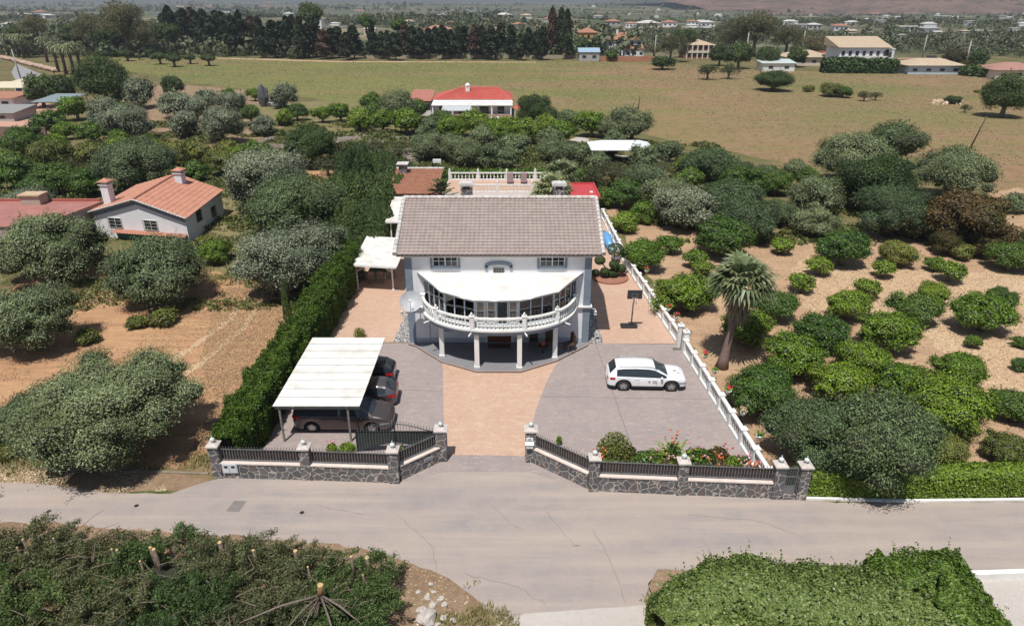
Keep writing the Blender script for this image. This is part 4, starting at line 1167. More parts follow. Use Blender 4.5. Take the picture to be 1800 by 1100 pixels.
# odds and ends on the right patio
t = thing('pool_float', 'blue and white inflatable leaning on the balustrade behind the villa', 'pool toy', (8.3, 57.5, .034))
mb = MB(); mb.tube([(8.4, 60.5, .3), (8.45, 58.6, .55), (8.5, 56.6, .35)], [.32, .42, .3], 10); mb.build('tube', simple('blue_pvc', c4(.12, .33, .62), .35), t)
mb = MB(); mb.tube([(8.5, 56.2, .35), (8.52, 55.5, .25)], [.32, .26], 10); mb.build('nose', simple('pale_blue_pvc', c4(.45, .62, .78), .35), t)
t = thing('plant_trolley', 'cluster of grey planters standing against the balustrade', 'planters', (9.0, 53.6, .034))
for i, (dx, dy, r) in enumerate(((0, 0, .22), (-.35, .25, .2), (.05, .5, .2), (-.3, -.2, .17))):
    mb = MB(); mb.lathe([(r * .7, 0), (r, .38), (r * 1.1, .4)], 8.75 + dx, 53.6 + dy, .034, 10); mb.build('planter', simple('grey_planter', c4(.14, .13, .14), .7), t)
# topiary in a round bed
tb_ = thing('topiary_tree', 'cloud-pruned topiary with round green balls beside the villa', 'tree', (7.75, 50.2, .034))
tx, ty = 7.75, 50.2
balls = [(.25, .2, 2.25, .62), (-.95, 0, 1.45, .42), (.15, -.1, 1.15, .40), (.75, .1, .75, .38), (-.55, -.2, .62, .36), (.1, .0, .42, .42), (-1.25, .1, .42, .3), (.9, .5, 1.9, .3)]
mb = MB()
for dx, dy, z, r in balls: mb.tube([(tx, ty, .05), (tx + dx * .3, ty + dy * .3, z * .45), (tx + dx, ty + dy, z)], [.09, .06, .04], 6)
mb.build('trunk', M['bark'], tb_)
topiary = (tb_, tx, ty, balls)
mb = MB(); mb.lathe([(1.45, 0), (1.45, .14), (1.3, .14), (1.3, .08), (0, .1)], tx - .1, ty, .033, 28, False)
tag(mb.build('planting_ring', simple('ring_brick', c4(.33, .15, .10), .9), at=(tx, ty, .033)), 'low round brick planting ring below the topiary', 'planter')

# flower bed retaining edge, behind the right wall
mb = MB(); mb.prism([(3.9, 25.0), (11.2, 24.55), (11.3, 26.3), (9.0, 26.55), (4.0, 26.7)], .03, .12)
o = mb.build('flower_bed', simple('bed_soil', c4(.16, .09, .055), .95, c4(.09, .05, .03), 4, coord='pos', bump=.8), at=(7.5, 25.6, .03)); tag(o, kind='structure')
t = thing('round_planter', 'white round planter with orange flowers at the foot of the balustrade', 'planter', (10.95, 25.5, .03))
mb = MB(); mb.lathe([(.2, 0), (.34, .5), (.38, .52), (.38, .56)], 10.95, 25.6, .03, 16); mb.build('pot', M['white'], t)
mb = MB()
for q in range(10):
    a = q * 2.4; mb.blob((10.95 + .2 * math.cos(a), 25.6 + .2 * math.sin(a), .72 + .05 * (q % 3)), .06, q, 1)
mb.build('flowers', M['orange_flower'], t)

# ---------------------------------------------------------------- outbuildings behind the villa
ob = thing('outbuilding', 'low outbuilding with a brown tiled roof behind the left end of the villa', 'outbuilding', (-9.8, 70, 0))
mb = MB(); mb.box(-12.0, -7.6, 66.4, 73.4, 0, 2.5); mb.build('wall', M['wall_white'], ob)
mb = tiled((-12.4, 65.9, 2.5), (-7.35, 65.9, 2.5), (-7.35, 73.9, 3.2), (-12.4, 73.9, 3.2), .27, .4, .05, .05)
mb.prism([(-12.3, 66), (-7.5, 66), (-7.5, 73.8), (-12.3, 73.8)], [2.35, 2.35, 3.0, 3.0], [2.47, 2.47, 3.17, 3.17])
r_ = mb.build('roof', M['tile_rust'], ob)
mb = MB(); verge(mb, (-12.4, 73.9, 3.25), (-7.35, 73.9, 3.25), .13, .5); mb.build('ridge_tile', M['tile_white'], r_)
mb = MB(); mb.box(-12.4, -7.4, 65.8, 65.95, 2.2, 2.42); mb.build('beam', M['wood_dark'], ob)
mb = MB(); mb.box(-11.9, -11.1, 72.2, 73.0, 2.4, 4.0); c_ = mb.build('chimney', M['stone'], ob)
mb = MB(); mb.box(-12.1, -10.9, 72.0, 73.2, 4.0, 4.12); mb.build('chimney_cap', M['tile_white'], c_)
# pool terrace with two balustrades
pt = thing('raised_terrace', 'raised orange terrace with white balustrades behind the villa roof', 'terrace', (-2, 70, 0))
mb = MB(); mb.box(-7.2, 6.0, 71.3, 77.2, 0, 1.2); mb.build('base', M['wall_white'], pt)
mb = MB(); mb.box(-7.15, 5.95, 71.35, 77.15, 1.202, 1.23); mb.build('deck', M['orange_pave'], pt)
def bal_row(par, a, b, z, step, npost, h=.62):
    a = Vector(a); b = Vector(b); L = (b - a).length; d = (b - a) / L; rz = math.atan2(d.y, d.x)
    mb = MB(); mb.beam(a, b, .22, .14, z); mb.beam(a, b, .2, .12, z + .14 + h); rl = mb.build('rail', M['white'], par)
    for i in range(int(L / step)):
        p = a.lerp(b, (i + .5) / int(L / step)); baluster(p.x, p.y, z + .141, h - .002, 1.25, 6).build('baluster', M['white'], rl)
    for i in range(npost + 1):
        p = a.lerp(b, i / npost)
        mb = MB(); mb.bx(p.x, p.y, z + .5, .28, .28, 1.0, rz); mb.lathe([(.06, 0), (.12, .1), (.10, .22), (.03, .3), (0, .36)], p.x, p.y, z + 1.0, 8); mb.build('post', M['white'], par)
bal_row(pt, (-5.2, 71.5), (5.8, 71.5), 1.23, .38, 3)
bal_row(pt, (-7.0, 76.9), (5.8, 76.9), 1.23, .40, 4)
for i, (x, y) in enumerate(((-.2, 75.6), (1.3, 75.6))):
    t = thing('sun_chair', 'brown slatted reclining chair on the raised terrace, %s of the two' % ('left' if i == 0 else 'right'), 'chair', (x, y, 1.23), 0, 'reclining chairs on the raised terrace')
    mb = MB(); mb.box(x - .35, x + .35, y - .9, y + .1, 1.5, 1.56); mb.build('seat', simple('mauve_sling', c4(.22, .14, .14), .8), t)
    mb = MB(); mb.prism([(x - .35, y + .1), (x + .35, y + .1), (x + .35, y + .5), (x - .35, y + .5)], [1.5, 1.5, 2.2, 2.2], [1.56, 1.56, 2.26, 2.26]); mb.build('backrest', simple('mauve_sling', c4(.22, .14, .14), .8), t)
    for sx in (-.3, .3):
        for sy in (-.8, .1): mb = MB(); mb.box(x + sx - .03, x + sx + .03, y + sy - .03, y + sy + .03, 1.231, 1.5); mb.build('leg', M['wood_dark'], t)
sh = thing('red_roof_shed', 'small white shed with a flat red roof behind the right end of the villa', 'shed', (7.2, 66, 0))
mb = MB(); mb.box(5.75, 8.15, 63.6, 68.6, 0, 2.75); mb.build('wall', simple('shed_render', c4(.60, .60, .62), .85), sh)
mb = MB(); mb.box(5.6, 8.3, 63.5, 68.8, 2.752, 2.84); mb.box(5.6, 8.3, 68.65, 68.8, 2.84, 2.98); mb.box(8.15, 8.3, 63.5, 68.65, 2.84, 2.98); mb.build('roof', M['red_deck2'], sh)
mb = MB(); mb.box(7.5, 7.8, 65.2, 65.6, 2.841, 2.93); mb.build('vent', M['white'], sh)
mb = MB(); mb.box(-9.0, -8.6, 76.8, 77.0, 0, 3.3); mb.box(-9.35, -8.25, 76.7, 77.1, 3.3, 3.75)
t = thing('floodlight', 'white floodlight on a post beyond the brown tiled outbuilding', 'lamp', (-8.3, 76.5, 0))
mb = MB(); mb.tube([(-8.3, 76.5, 0), (-8.3, 76.5, 3.3)], .05, 6); mb.build('pole', M['grey_metal'], t)
mb = MB(); mb.bx(-8.3, 76.4, 3.5, .9, .35, .35); mb.build('lamp_head', M['white'], t)
# ---------------------------------------------------------------- cars
def paint(name, c, rough=.22, metal=0.0):
    k = N(name); k.col(k.mix(k.ramp(k.noise(2, 4, .6, k.oc), .3, .7), c, tuple(x * .9 for x in c[:3]) + (1,))); k.rough(rough, .5)
    k.b.inputs['Metallic'].default_value = metal; k.b.inputs['Coat Weight'].default_value = .5; k.b.inputs['Coat Roughness'].default_value = .08
    return k.m
M['tail_red'] = simple('tail_lens', c4(.45, .012, .015), .2)
M['head_lens'] = simple('head_lens', c4(.30, .33, .36), .12)
M['tyre'] = simple('tyre', c4(.022, .022, .022), .85)
M['rim'] = simple('alloy', c4(.50, .50, .51), .3, metal=.8)

def wheel(par, x, y, r, w, side):
    mb = MB()
    prof = [(r * .62, -w / 2), (r * .93, -w / 2), (r, -w / 2 + .03), (r, w / 2 - .03), (r * .93, w / 2), (r * .62, w / 2), (r * .60, w / 2 - .03), (r * .60, -w / 2 + .03)]
    n = 28; vs = []
    for rr, zz in prof:
        for k in range(n):
            a = 2 * PI * k / n; vs.append((x + rr * math.cos(a), y + zz, r + rr * math.sin(a)))
    m = len(prof)
    fs = [(i * n + k, ((i + 1) % m) * n + k, ((i + 1) % m) * n + (k + 1) % n, i * n + (k + 1) % n) for i in range(m) for k in range(n)]
    mb.add(vs, fs, True); wh = mb.build('wheel', M['tyre'], par)
    mb = MB(); yo = y + side * (w / 2 - .035)
    for k in range(5):
        a = k * 2 * PI / 5 + .3
        d = Vector((math.cos(a), 0, math.sin(a))); t = Vector((-d.z, 0, d.x))
        c0 = Vector((x, yo, r))
        P = [c0 + d * .05 - t * .045, c0 + d * r * .61 - t * .075, c0 + d * r * .61 + t * .075, c0 + d * .05 + t * .045]
        mb.add([tuple(p) for p in P] + [tuple(p + Vector((0, side * .02, 0))) for p in P], [(4, 5, 6, 7), (0, 3, 2, 1), (0, 1, 5, 4), (1, 2, 6, 5), (2, 3, 7, 6), (3, 0, 4, 7)])
    for rr0, rr1 in ((0, .07), (r * .56, r * .62)):
        vs = []; 
        for rr in (rr0, rr1):
            for k in range(n): a = 2 * PI * k / n; vs.append((x + rr * math.cos(a), yo + side * .022, r + rr * math.sin(a)))
        mb.add(vs, [(k, (k + 1) % n, n + (k + 1) % n, n + k) for k in range(n)])
    mb.build('rim', M['rim'], wh)
    mb = MB(); vs = [(x, yo - side * .03, r)] + [(x + r * .6 * math.cos(2 * PI * k / n), yo - side * .03, r + r * .6 * math.sin(2 * PI * k / n)) for k in range(n)]
    mb.add(vs, [(0, k + 1, (k + 1) % n + 1) for k in range(n)]); mb.build('brake_disc', M['black'], wh)

def car(name, label, L, W, top, belt, axles, wr, pts, body, clad, glassx, wshield, rglass, pillars, z_sill=.22, group=None, rails=False, tail=True, cat='car'):
    """x runs from the tail (-L/2) to the nose (+L/2); top, belt: lists of (x, z)"""
    t = thing(name, label, cat, (0, 0, 0), 0, group)
    tx, tz = zip(*top); bxs, bz = zip(*belt)
    keys = sorted(set(list(np.linspace(-L / 2, L / 2, 75)) + list(tx) + [p for a in glassx for p in a] + list(wshield) + list(rglass)))
    xs = [x for i, x in enumerate(keys) if i == 0 or x - keys[i - 1] > .008]
    roof_h = max(tz)
    rings = []
    for x in xs:
        e = abs(2 * x / L)
        w = W / 2 * (1 - .13 * max(0, (e - .72) / .28) ** 2.2 - .16 * max(0, (e - .93) / .07) ** 2)
        T = np.interp(x, tx, tz); B = min(np.interp(x, bxs, bz), T - .03)
        zb = z_sill + .10 * max(0, (e - .9) / .1)
        for ax in axles:
            d2 = (wr + .075) ** 2 - (x - ax) ** 2
            if d2 > 0: zb = max(zb, wr + math.sqrt(d2) - .0)
        zb = min(zb, B - .12)
        zc = max(zb + .03, z_sill + .17); 
        for ax in axles:
            d2 = (wr + .13) ** 2 - (x - ax) ** 2
            if d2 > 0: zc = max(zc, wr + math.sqrt(d2))
        zc = min(zc, B - .08)
        cab = min(1, max(0, (T - B - .06) / .38))
        te = w * (.93 * (1 - cab) + .76 * cab)
        zr = T - (.03 + .05 * cab)
        ring = [(w * .94, zb), (w * .985, zc), (w, zc + (B - zc) * .45), (w * .985, B - .05), (w * .955, B), (te + (w * .95 - te) * .02, max(zr - .05 * cab, B + .006)), (te * .88, max(T - .012, B + .01)), (te * .5, T + .012), (0, T + .02)]
        rings.append([(x, a, z) for a, z in ring])
    NR = 9
    parts = {k: MB() for k in ('body', 'cladding', 'side_window', 'windscreen', 'rear_window')}
    def put(key, P, sm=True): parts[key].add(P, [(0, 1, 2, 3)], sm)
    def mid(x, r): return any(a < x < b for a, b in r)
    # shared-vertex body for smooth shading
    sidewin = []
    for side in (1, -1):
        parts['side_window'] = MB(); sidewin.append(parts['side_window'])
        base = {}
        idx = {}
        for key in parts:
            idx[key] = {}
        def vid(key, i, j):
            d = idx[key]
            if (i, j) not in d:
                x, a, z = rings[i][j]
                if key in ('side_window', 'windscreen', 'rear_window'): pass
                parts[key].v.append((x, a * side, z)); d[(i, j)] = len(parts[key].v) - 1
            return d[(i, j)]
        for i in range(len(xs) - 1):
            xm = (xs[i] + xs[i + 1]) / 2
            for j in range(NR - 1):
                key = 'body'
                if j == 0: key = 'cladding' if clad else 'body'
                elif j == 4 and mid(xm, glassx) and not mid(xm, pillars): key = 'side_window'
                elif j in (5, 6, 7) and wshield[0] < xm < wshield[1] and not (j == 5): key = 'windscreen'
                elif j in (6, 7) and rglass[0] < xm < rglass[1]: key = 'rear_window'
                q = [vid(key, i, j), vid(key, i + 1, j), vid(key, i + 1, j + 1), vid(key, i, j + 1)]
                if side == -1: q.reverse()
                q.reverse()
                parts[key].f.append(tuple(q)); parts[key].sm.append(True)
        for i, fl in ((0, False), (len(xs) - 1, True)):   # end caps
            for j in range(NR - 1):
                key = 'cladding' if (j == 0 and clad) else 'body'
                a = rings[i][j]; b = rings[i][j + 1]
                P = [(a[0], a[1] * side, a[2]), (b[0], b[1] * side, b[2]), (b[0], 0, b[2]), (a[0], 0, a[2])]
                if (side == 1) == fl: P.reverse()
                parts[key].add(P, [(0, 1, 2, 3)], False)
        # underside
        for i in range(len(xs) - 1):
            a = rings[i][0]; b = rings[i + 1][0]
            zz = z_sill
            P = [(a[0], a[1] * side * .985, a[2]), (b[0], b[1] * side * .985, b[2]), (b[0], 0, b[2] if b[2] < .4 else b[2]), (a[0], 0, a[2])]
            if side == -1: P.reverse()
            parts['cladding'].add(P, [(0, 1, 2, 3)], False)
    bo = parts['body'].build('body', body, t)
    for mb_ in sidewin: mb_.build('side_window', M['glass'], t)
    for key, m in (('cladding', M['black']), ('windscreen', M['glass']), ('rear_window', M['glass'])):
        if parts[key].f: parts[key].build(key, m, t)
    for ax in axles:
        for s in (1, -1): wheel(t, ax, s * (W / 2 - .13), wr, .22, s)
    def surf(x, z, s):
        r = rings[min(range(len(xs)), key=lambda i: abs(xs[i] - x))]
        zs = [p[2] for p in r[:6]]; ws = [p[1] for p in r[:6]]
        return s * float(np.interp(z, zs, ws))
    def patch(nm, mat, x0, x1, z0, z1, s, out=.012, slant=0):
        g = []
        for i in range(7):
            x = x0 + (x1 - x0) * i / 6; row = []
            for j in range(4):
                z = z0 + (z1 - z0) * j / 3 + slant * (i / 6)
                row.append((x, surf(x, z, s) + s * out, z))
            g.append(row)
        mb = MB(); mb.grid(g, True)
        mb.build(nm, mat, t)
    Bt = float(np.interp(-L / 2, bxs, bz)); Bf = float(np.interp(L / 2, bxs, bz))
    for s in (1, -1):
        patch('tail_light', M['tail_red'], -L / 2 + .02, -L / 2 + .42, Bt - .22, Bt - .06, s, .012, .03)
        patch('headlight', M['head_lens'], L / 2 - .50, L / 2 - .03, Bf - .17, Bf - .05, s, .012, -.02)
        mb = MB(); mb.box(min(-L / 2 - .006, -L / 2 - .006), -L / 2 + .02, min(s * W * .22, s * W * .40), max(s * W * .22, s * W * .40), Bt - .20, Bt - .08); mb.build('tail_light', M['tail_red'], t)
        xm = glassx[-1][1] - .28
        zb_ = float(np.interp(xm, bxs, bz))
        y0 = surf(xm, zb_, s)
        mb = MB(); mb.blob((xm, y0 + s * .13, zb_ + .07), .10, 3, 2, .05, 1, (.75, 1.15, .75)); mb.bx(xm, y0 + s * .02, zb_ + .02, .06, .12, .04); mb.build('wing_mirror', body, t)
        for px in pts:
            z = float(np.interp(px, bxs, bz)) - .12; y = surf(px, z, s)
            mb = MB(); mb.bx(px, y + s * .015, z, .17, .025, .028); mb.build('door_handle', body, t)
        # door shut lines
        mb = MB()
        for px in pts:
            x = px + .14
            zz = np.linspace(z_sill + .2, float(np.interp(x, bxs, bz)) - .01, 8)
            for a, b in zip(zz[:-1], zz[1:]):
                ya, yb = surf(x, a, s), surf(x, b, s)
                P = [(x - .006, ya + s * .003, a), (x + .006, ya + s * .003, a), (x + .006, yb + s * .003, b), (x - .006, yb + s * .003, b)]
                mb.add(P, [(0, 1, 2, 3)])
        mb.build('door_gap', M['black'], t)
        if rails:
            rx = np.linspace(-L * .36, L * .12, 14)
            mb = MB()
            pp = []
            for x in rx:
                r = rings[min(range(len(xs)), key=lambda i: abs(xs[i] - x))]
                pp.append((x, s * r[5][1] * .97, r[6][2] + .045))
            pp[0] = (pp[0][0], pp[0][1], pp[0][2] - .04); pp[-1] = (pp[-1][0], pp[-1][1], pp[-1][2] - .04)
            mb.tube(pp, .018, 6); mb.build('roof_rail', M['grey_metal'], t)
    mb = MB(); mb.bx(-L / 2 - .008, 0, Bt - .28, .015, .52, .11); mb.build('number_plate', M['white'], t)
    mb = MB(); mb.bx(L / 2 + .008, 0, .42, .015, .52, .11); mb.build('number_plate', M['white'], t)
    mb = MB(); mb.bx(L / 2 + .004, 0, .62, .02, W * .42, .14); mb.build('grille', M['black'], t)
    return t, surf

suv_paint = paint('white_car_paint', c4(.78, .79, .80), .3)
suv, surf = car('parked_car', 'white SUV with roof rails and lettering on its door, parked on the open driveway', 4.44, 1.84,
    [(-2.22, .80), (-2.20, 1.00), (-2.10, 1.12), (-1.78, 1.50), (-1.4, 1.575), (-.6, 1.60), (.1, 1.57), (.42, 1.50), (1.12, 1.08), (1.5, 1.04), (1.9, .96), (2.12, .86), (2.22, .70)],
    [(-2.22, .98), (-1.8, 1.02), (0, .96), (1.1, .92), (2.0, .84), (2.22, .72)], (-1.32, 1.37), .345,
    [-.62, .38], suv_paint, True, [(-1.72, 1.06)], (.42, 1.14), (-2.10, -1.76), [], .21, None, True)
# door lettering on the side that faces the street
mk = simple('lettering_grey', c4(.16, .16, .18), .5)
y_ = surf(.15, .62, -1) - .006
text_mesh('door_lettering', 'SBI', .22, mk, (.42, y_, .66), Euler((R(86), 0, 0)), suv, .002)
mb = MB(); mb.add([(.02, y_ - .004, .70), (.16, y_ - .004, .76), (.12, y_ - .004, .60)], [(0, 2, 1)]); mb.build('door_logo', M['tail_red'], suv)
text_mesh('bonnet_lettering', 'SBI', .17, mk, (1.60, -.12, 1.085), Euler((R(0), R(4), R(0))), suv, .002)
mb = MB(); mb.bx(1.78, -.32, 1.045, .06, .10, .006); mb.build('bonnet_logo', M['tail_red'], suv)
suv.location = (7.52, 33.92, .032); suv.rotation_euler = (0, 0, R(-2)); suv.scale = (.985, .88, .90)

van_paint = paint('bronze_grey_paint', c4(.105, .085, .08), .3, .5)
van, _ = car('parked_van', 'dark bronze minivan under the front end of the carport', 4.95, 1.90,
    [(-2.47, .9), (-2.45, 1.1), (-2.38, 1.5), (-2.2, 1.80), (-1.8, 1.86), (0, 1.87), (.7, 1.80), (1.62, 1.14), (2.0, 1.05), (2.3, .92), (2.47, .72)],
    [(-2.47, 1.10), (0, 1.10), (1.5, 1.06), (2.2, .92), (2.47, .75)], (-1.5, 1.52), .33,
    [-.3, .75], van_paint, False, [(-2.2, 1.35)], (.72, 1.60), (-2.42, -2.2), [(-.12, -.02), (.85, .93)], .2, 'vehicles under the carport', False, cat='van')
van.location = (-8.55, 29.95, .032); van.rotation_euler = (0, 0, R(-1)); van.scale = (1, .9, .86)
hat_paint = paint('silver_brown_paint', c4(.15, .13, .13), .25, .6)
hat, _ = car('parked_car', 'grey-brown hatchback backed out of the middle of the carport, its tail in the sun', 4.3, 1.78,
    [(-2.15, .75), (-2.12, .98), (-2.02, 1.10), (-1.6, 1.36), (-1.2, 1.44), (-.3, 1.46), (.3, 1.40), (1.1, .98), (1.5, .94), (1.9, .84), (2.15, .66)],
    [(-2.15, .92), (-1.6, .95), (0, .90), (1.1, .86), (2.15, .70)], (-1.25, 1.3), .31,
    [-.5, .42], hat_paint, False, [(-1.6, .95)], (.35, 1.12), (-2.04, -1.58), [(-.55, -.47), (.3, .37)], .2, 'vehicles under the carport')
hat.location = (-8.35, 32.15, .032); hat.rotation_euler = (0, 0, R(183)); hat.scale = (1, .9, .86)
dk_paint = paint('black_car_paint', c4(.012, .012, .014), .2, 0)
dk, _ = car('parked_car', 'black car parked under the rear end of the carport', 4.3, 1.76,
    [(-2.15, .75), (-2.12, .95), (-2.02, 1.05), (-1.7, 1.30), (-1.2, 1.42), (-.3, 1.44), (.3, 1.38), (1.1, .97), (1.5, .93), (1.9, .83), (2.15, .66)],
    [(-2.15, .92), (-1.6, .94), (0, .89), (1.1, .86), (2.15, .70)], (-1.25, 1.3), .31,
    [-.5, .42], dk_paint, False, [(-1.6, .95)], (.35, 1.12), (-2.04, -1.62), [(-.55, -.47), (.3, .37)], .2, 'vehicles under the carport')
dk.location = (-8.85, 34.55, .032); dk.rotation_euler = (0, 0, R(181)); dk.scale = (1, .9, .86)
# ---------------------------------------------------------------- foliage meshes
def leaf_cloud(P, D, s, asp, rng, jitter=.7, sag=0.0):
    """diamond leaves at points P facing roughly D"""
    n = len(P)
    D = D + rng.normal(0, jitter, (n, 3))
    D /= np.linalg.norm(D, axis=1, keepdims=True) + 1e-9
    T = rng.normal(0, 1, (n, 3)); T[:, 2] -= sag
    U = T - D * np.sum(T * D, axis=1, keepdims=True); U /= np.linalg.norm(U, axis=1, keepdims=True) + 1e-9
    W = np.cross(D, U)
    ss = (s * rng.uniform(.65, 1.35, n))[:, None]
    bend = D * ss * .18
    V = np.empty((n, 4, 3))
    V[:, 0] = P - U * ss - bend; V[:, 1] = P - W * ss * asp + bend; V[:, 2] = P + U * ss - bend; V[:, 3] = P + W * ss * asp + bend
    F = np.arange(n * 4).reshape(n, 4)
    return V.reshape(-1, 3), F

def merge(parts):
    Vs = []; Fs = []; o = 0
    for V, F in parts:
        Vs.append(V); Fs.append(F + o); o += len(V)
    return np.concatenate(Vs), np.concatenate(Fs)

def dirs(n, rng, up=0.0):
    d = rng.normal(0, 1, (n, 3)); d[:, 2] += up
    return d / np.linalg.norm(d, axis=1, keepdims=True)

INNER = []
def cube_sphere():
    g = [-1, 0, 1]; idx = {}; V = []; F = []
    def vi(p):
        if p not in idx: idx[p] = len(V); q = Vector(p).normalized(); V.append(tuple(q))
        return idx[p]
    for ax in range(3):
        for s in (-1, 1):
            for i in range(2):
                for j in range(2):
                    f = []
                    for a, b in ((i, j), (i + 1, j), (i + 1, j + 1), (i, j + 1)):
                        p = [0, 0, 0]; p[ax] = s; p[(ax + 1) % 3] = g[a]; p[(ax + 2) % 3] = g[b]; f.append(vi(tuple(p)))
                    F.append(f if s > 0 else f[::-1])
    return np.array(V), np.array(F)
CS = cube_sphere()
def crown(seed, n, leaf, asp, hh, clumps=34, cr=.17, up=.35, spread=1.0, jitter=.7, sag=0, lobes=3, core=.6, stray=.04, zmin=-.55):
    """unit crown, 1 wide, 2*hh high, centred on the origin"""
    rng = np.random.default_rng(seed)
    lob = dirs(lobes, rng, 0); lob[:, 2] *= .5
    def radius(d):
        r = .78 * np.ones(len(d))
        for l in lob: r += .34 * np.clip(d @ l, 0, 1) ** 3
        return r
    d = []
    while len(d) < clumps:
        q = dirs(1, rng, .15)[0]
        if q[2] < zmin: continue
        if any(np.dot(q, e) > 1 - .9 / clumps for e in d): continue
        d.append(q)
    d = np.array(d)
    rr = radius(d) * rng.uniform(.60, .92, clumps)
    C = d * rr[:, None] * np.array([.5 - cr * .35, .5 - cr * .35, hh * .86])
    C[:, :2] *= np.where(d[:, 2] < 0, np.clip(1 - d[:, 2] ** 2, .12, 1) ** -.28, 1)[:, None]
    crs = cr * rng.uniform(.55, 1.45, clumps)
    w = crs ** 2 / np.sum(crs ** 2)
    k = rng.choice(clumps, n, p=w)
    ld = dirs(n, rng, up)
    # leaves sit on little twigs: a ragged shell
    shell = rng.uniform(.62, 1.08, n) + rng.normal(0, .05, n)
    P = C[k] + ld * (crs[k] * shell)[:, None] * np.array([spread, spread, .82])
    out = P / (np.linalg.norm(P, axis=1, keepdims=True) + 1e-6)
    D = ld * .8 + out * .4; D[:, 2] += .25
    parts = [leaf_cloud(P, D, leaf, asp, rng, jitter, sag)]
    for c_, r_ in zip(C, crs): INNER.append((c_, r_ * .66))  # light-blocking core added inside each clump
    # stray sprigs that break the outline
    m = int(n * stray)
    if m:
        q = rng.integers(0, clumps, m // 8 + 1); sd = dirs(m // 8 + 1, rng, .5)
        base = C[q] + sd * (crs[q] * 1.02)[:, None]
        PP = np.repeat(base, 8, 0) + np.repeat(sd, 8, 0) * (np.tile(np.linspace(0, .055, 8), len(base)))[:, None] + rng.normal(0, .006, (len(base) * 8, 3))
        parts.append(leaf_cloud(PP, np.repeat(sd, 8, 0), leaf, asp, rng, 1.2))
    # shaded inner leaves
    m = int(n * .16)
    ind = dirs(m, rng, .1) * rng.uniform(.2, .58, m)[:, None] * np.array([.5, .5, hh])
    parts.append(leaf_cloud(ind * core / .6, dirs(m, rng), leaf * 2.0, .7, rng, 1))
    return merge(parts)

TW = bpy.data.meshes
MESH = {}
def trunk_mesh(name, seed, h, r, spread, limbs=4, crown_base=.3):
    rnd = random.Random(seed); mb = MB()
    top = h * crown_base
    mb.tube([(0, 0, -.02), (r * .4 * rnd.uniform(-1, 1), 0, top * .5), (0, r * .5 * rnd.uniform(-1, 1), top)], [r * 1.35, r, r * .85], 8)
    for i in range(limbs):
        a = 2 * PI * i / limbs + rnd.uniform(-.4, .4); q = rnd.uniform(.6, 1)
        x, y = math.cos(a), math.sin(a)
        p0 = Vector((0, 0, top * .85)); p1 = Vector((x * spread * .35 * q, y * spread * .35 * q, top + (h - top) * .35)); p2 = Vector((x * spread * .72 * q, y * spread * .72 * q, top + (h - top) * .72))
        mb.tube([p0, p1, p2], [r * .6, r * .38, r * .14], 6)
        for s in (-1, 1):
            p3 = p1 + Vector((-y * s * spread * .3, x * s * spread * .3, (h - top) * .3)); mb.tube([p1, p3], [r * .26, r * .08], 5)
    me = bpy.data.meshes.new(name); me.from_pydata(mb.v, [], mb.f); me.polygons.foreach_set('use_smooth', mb.sm); me.materials.append(M['bark']); me.update()
    return me

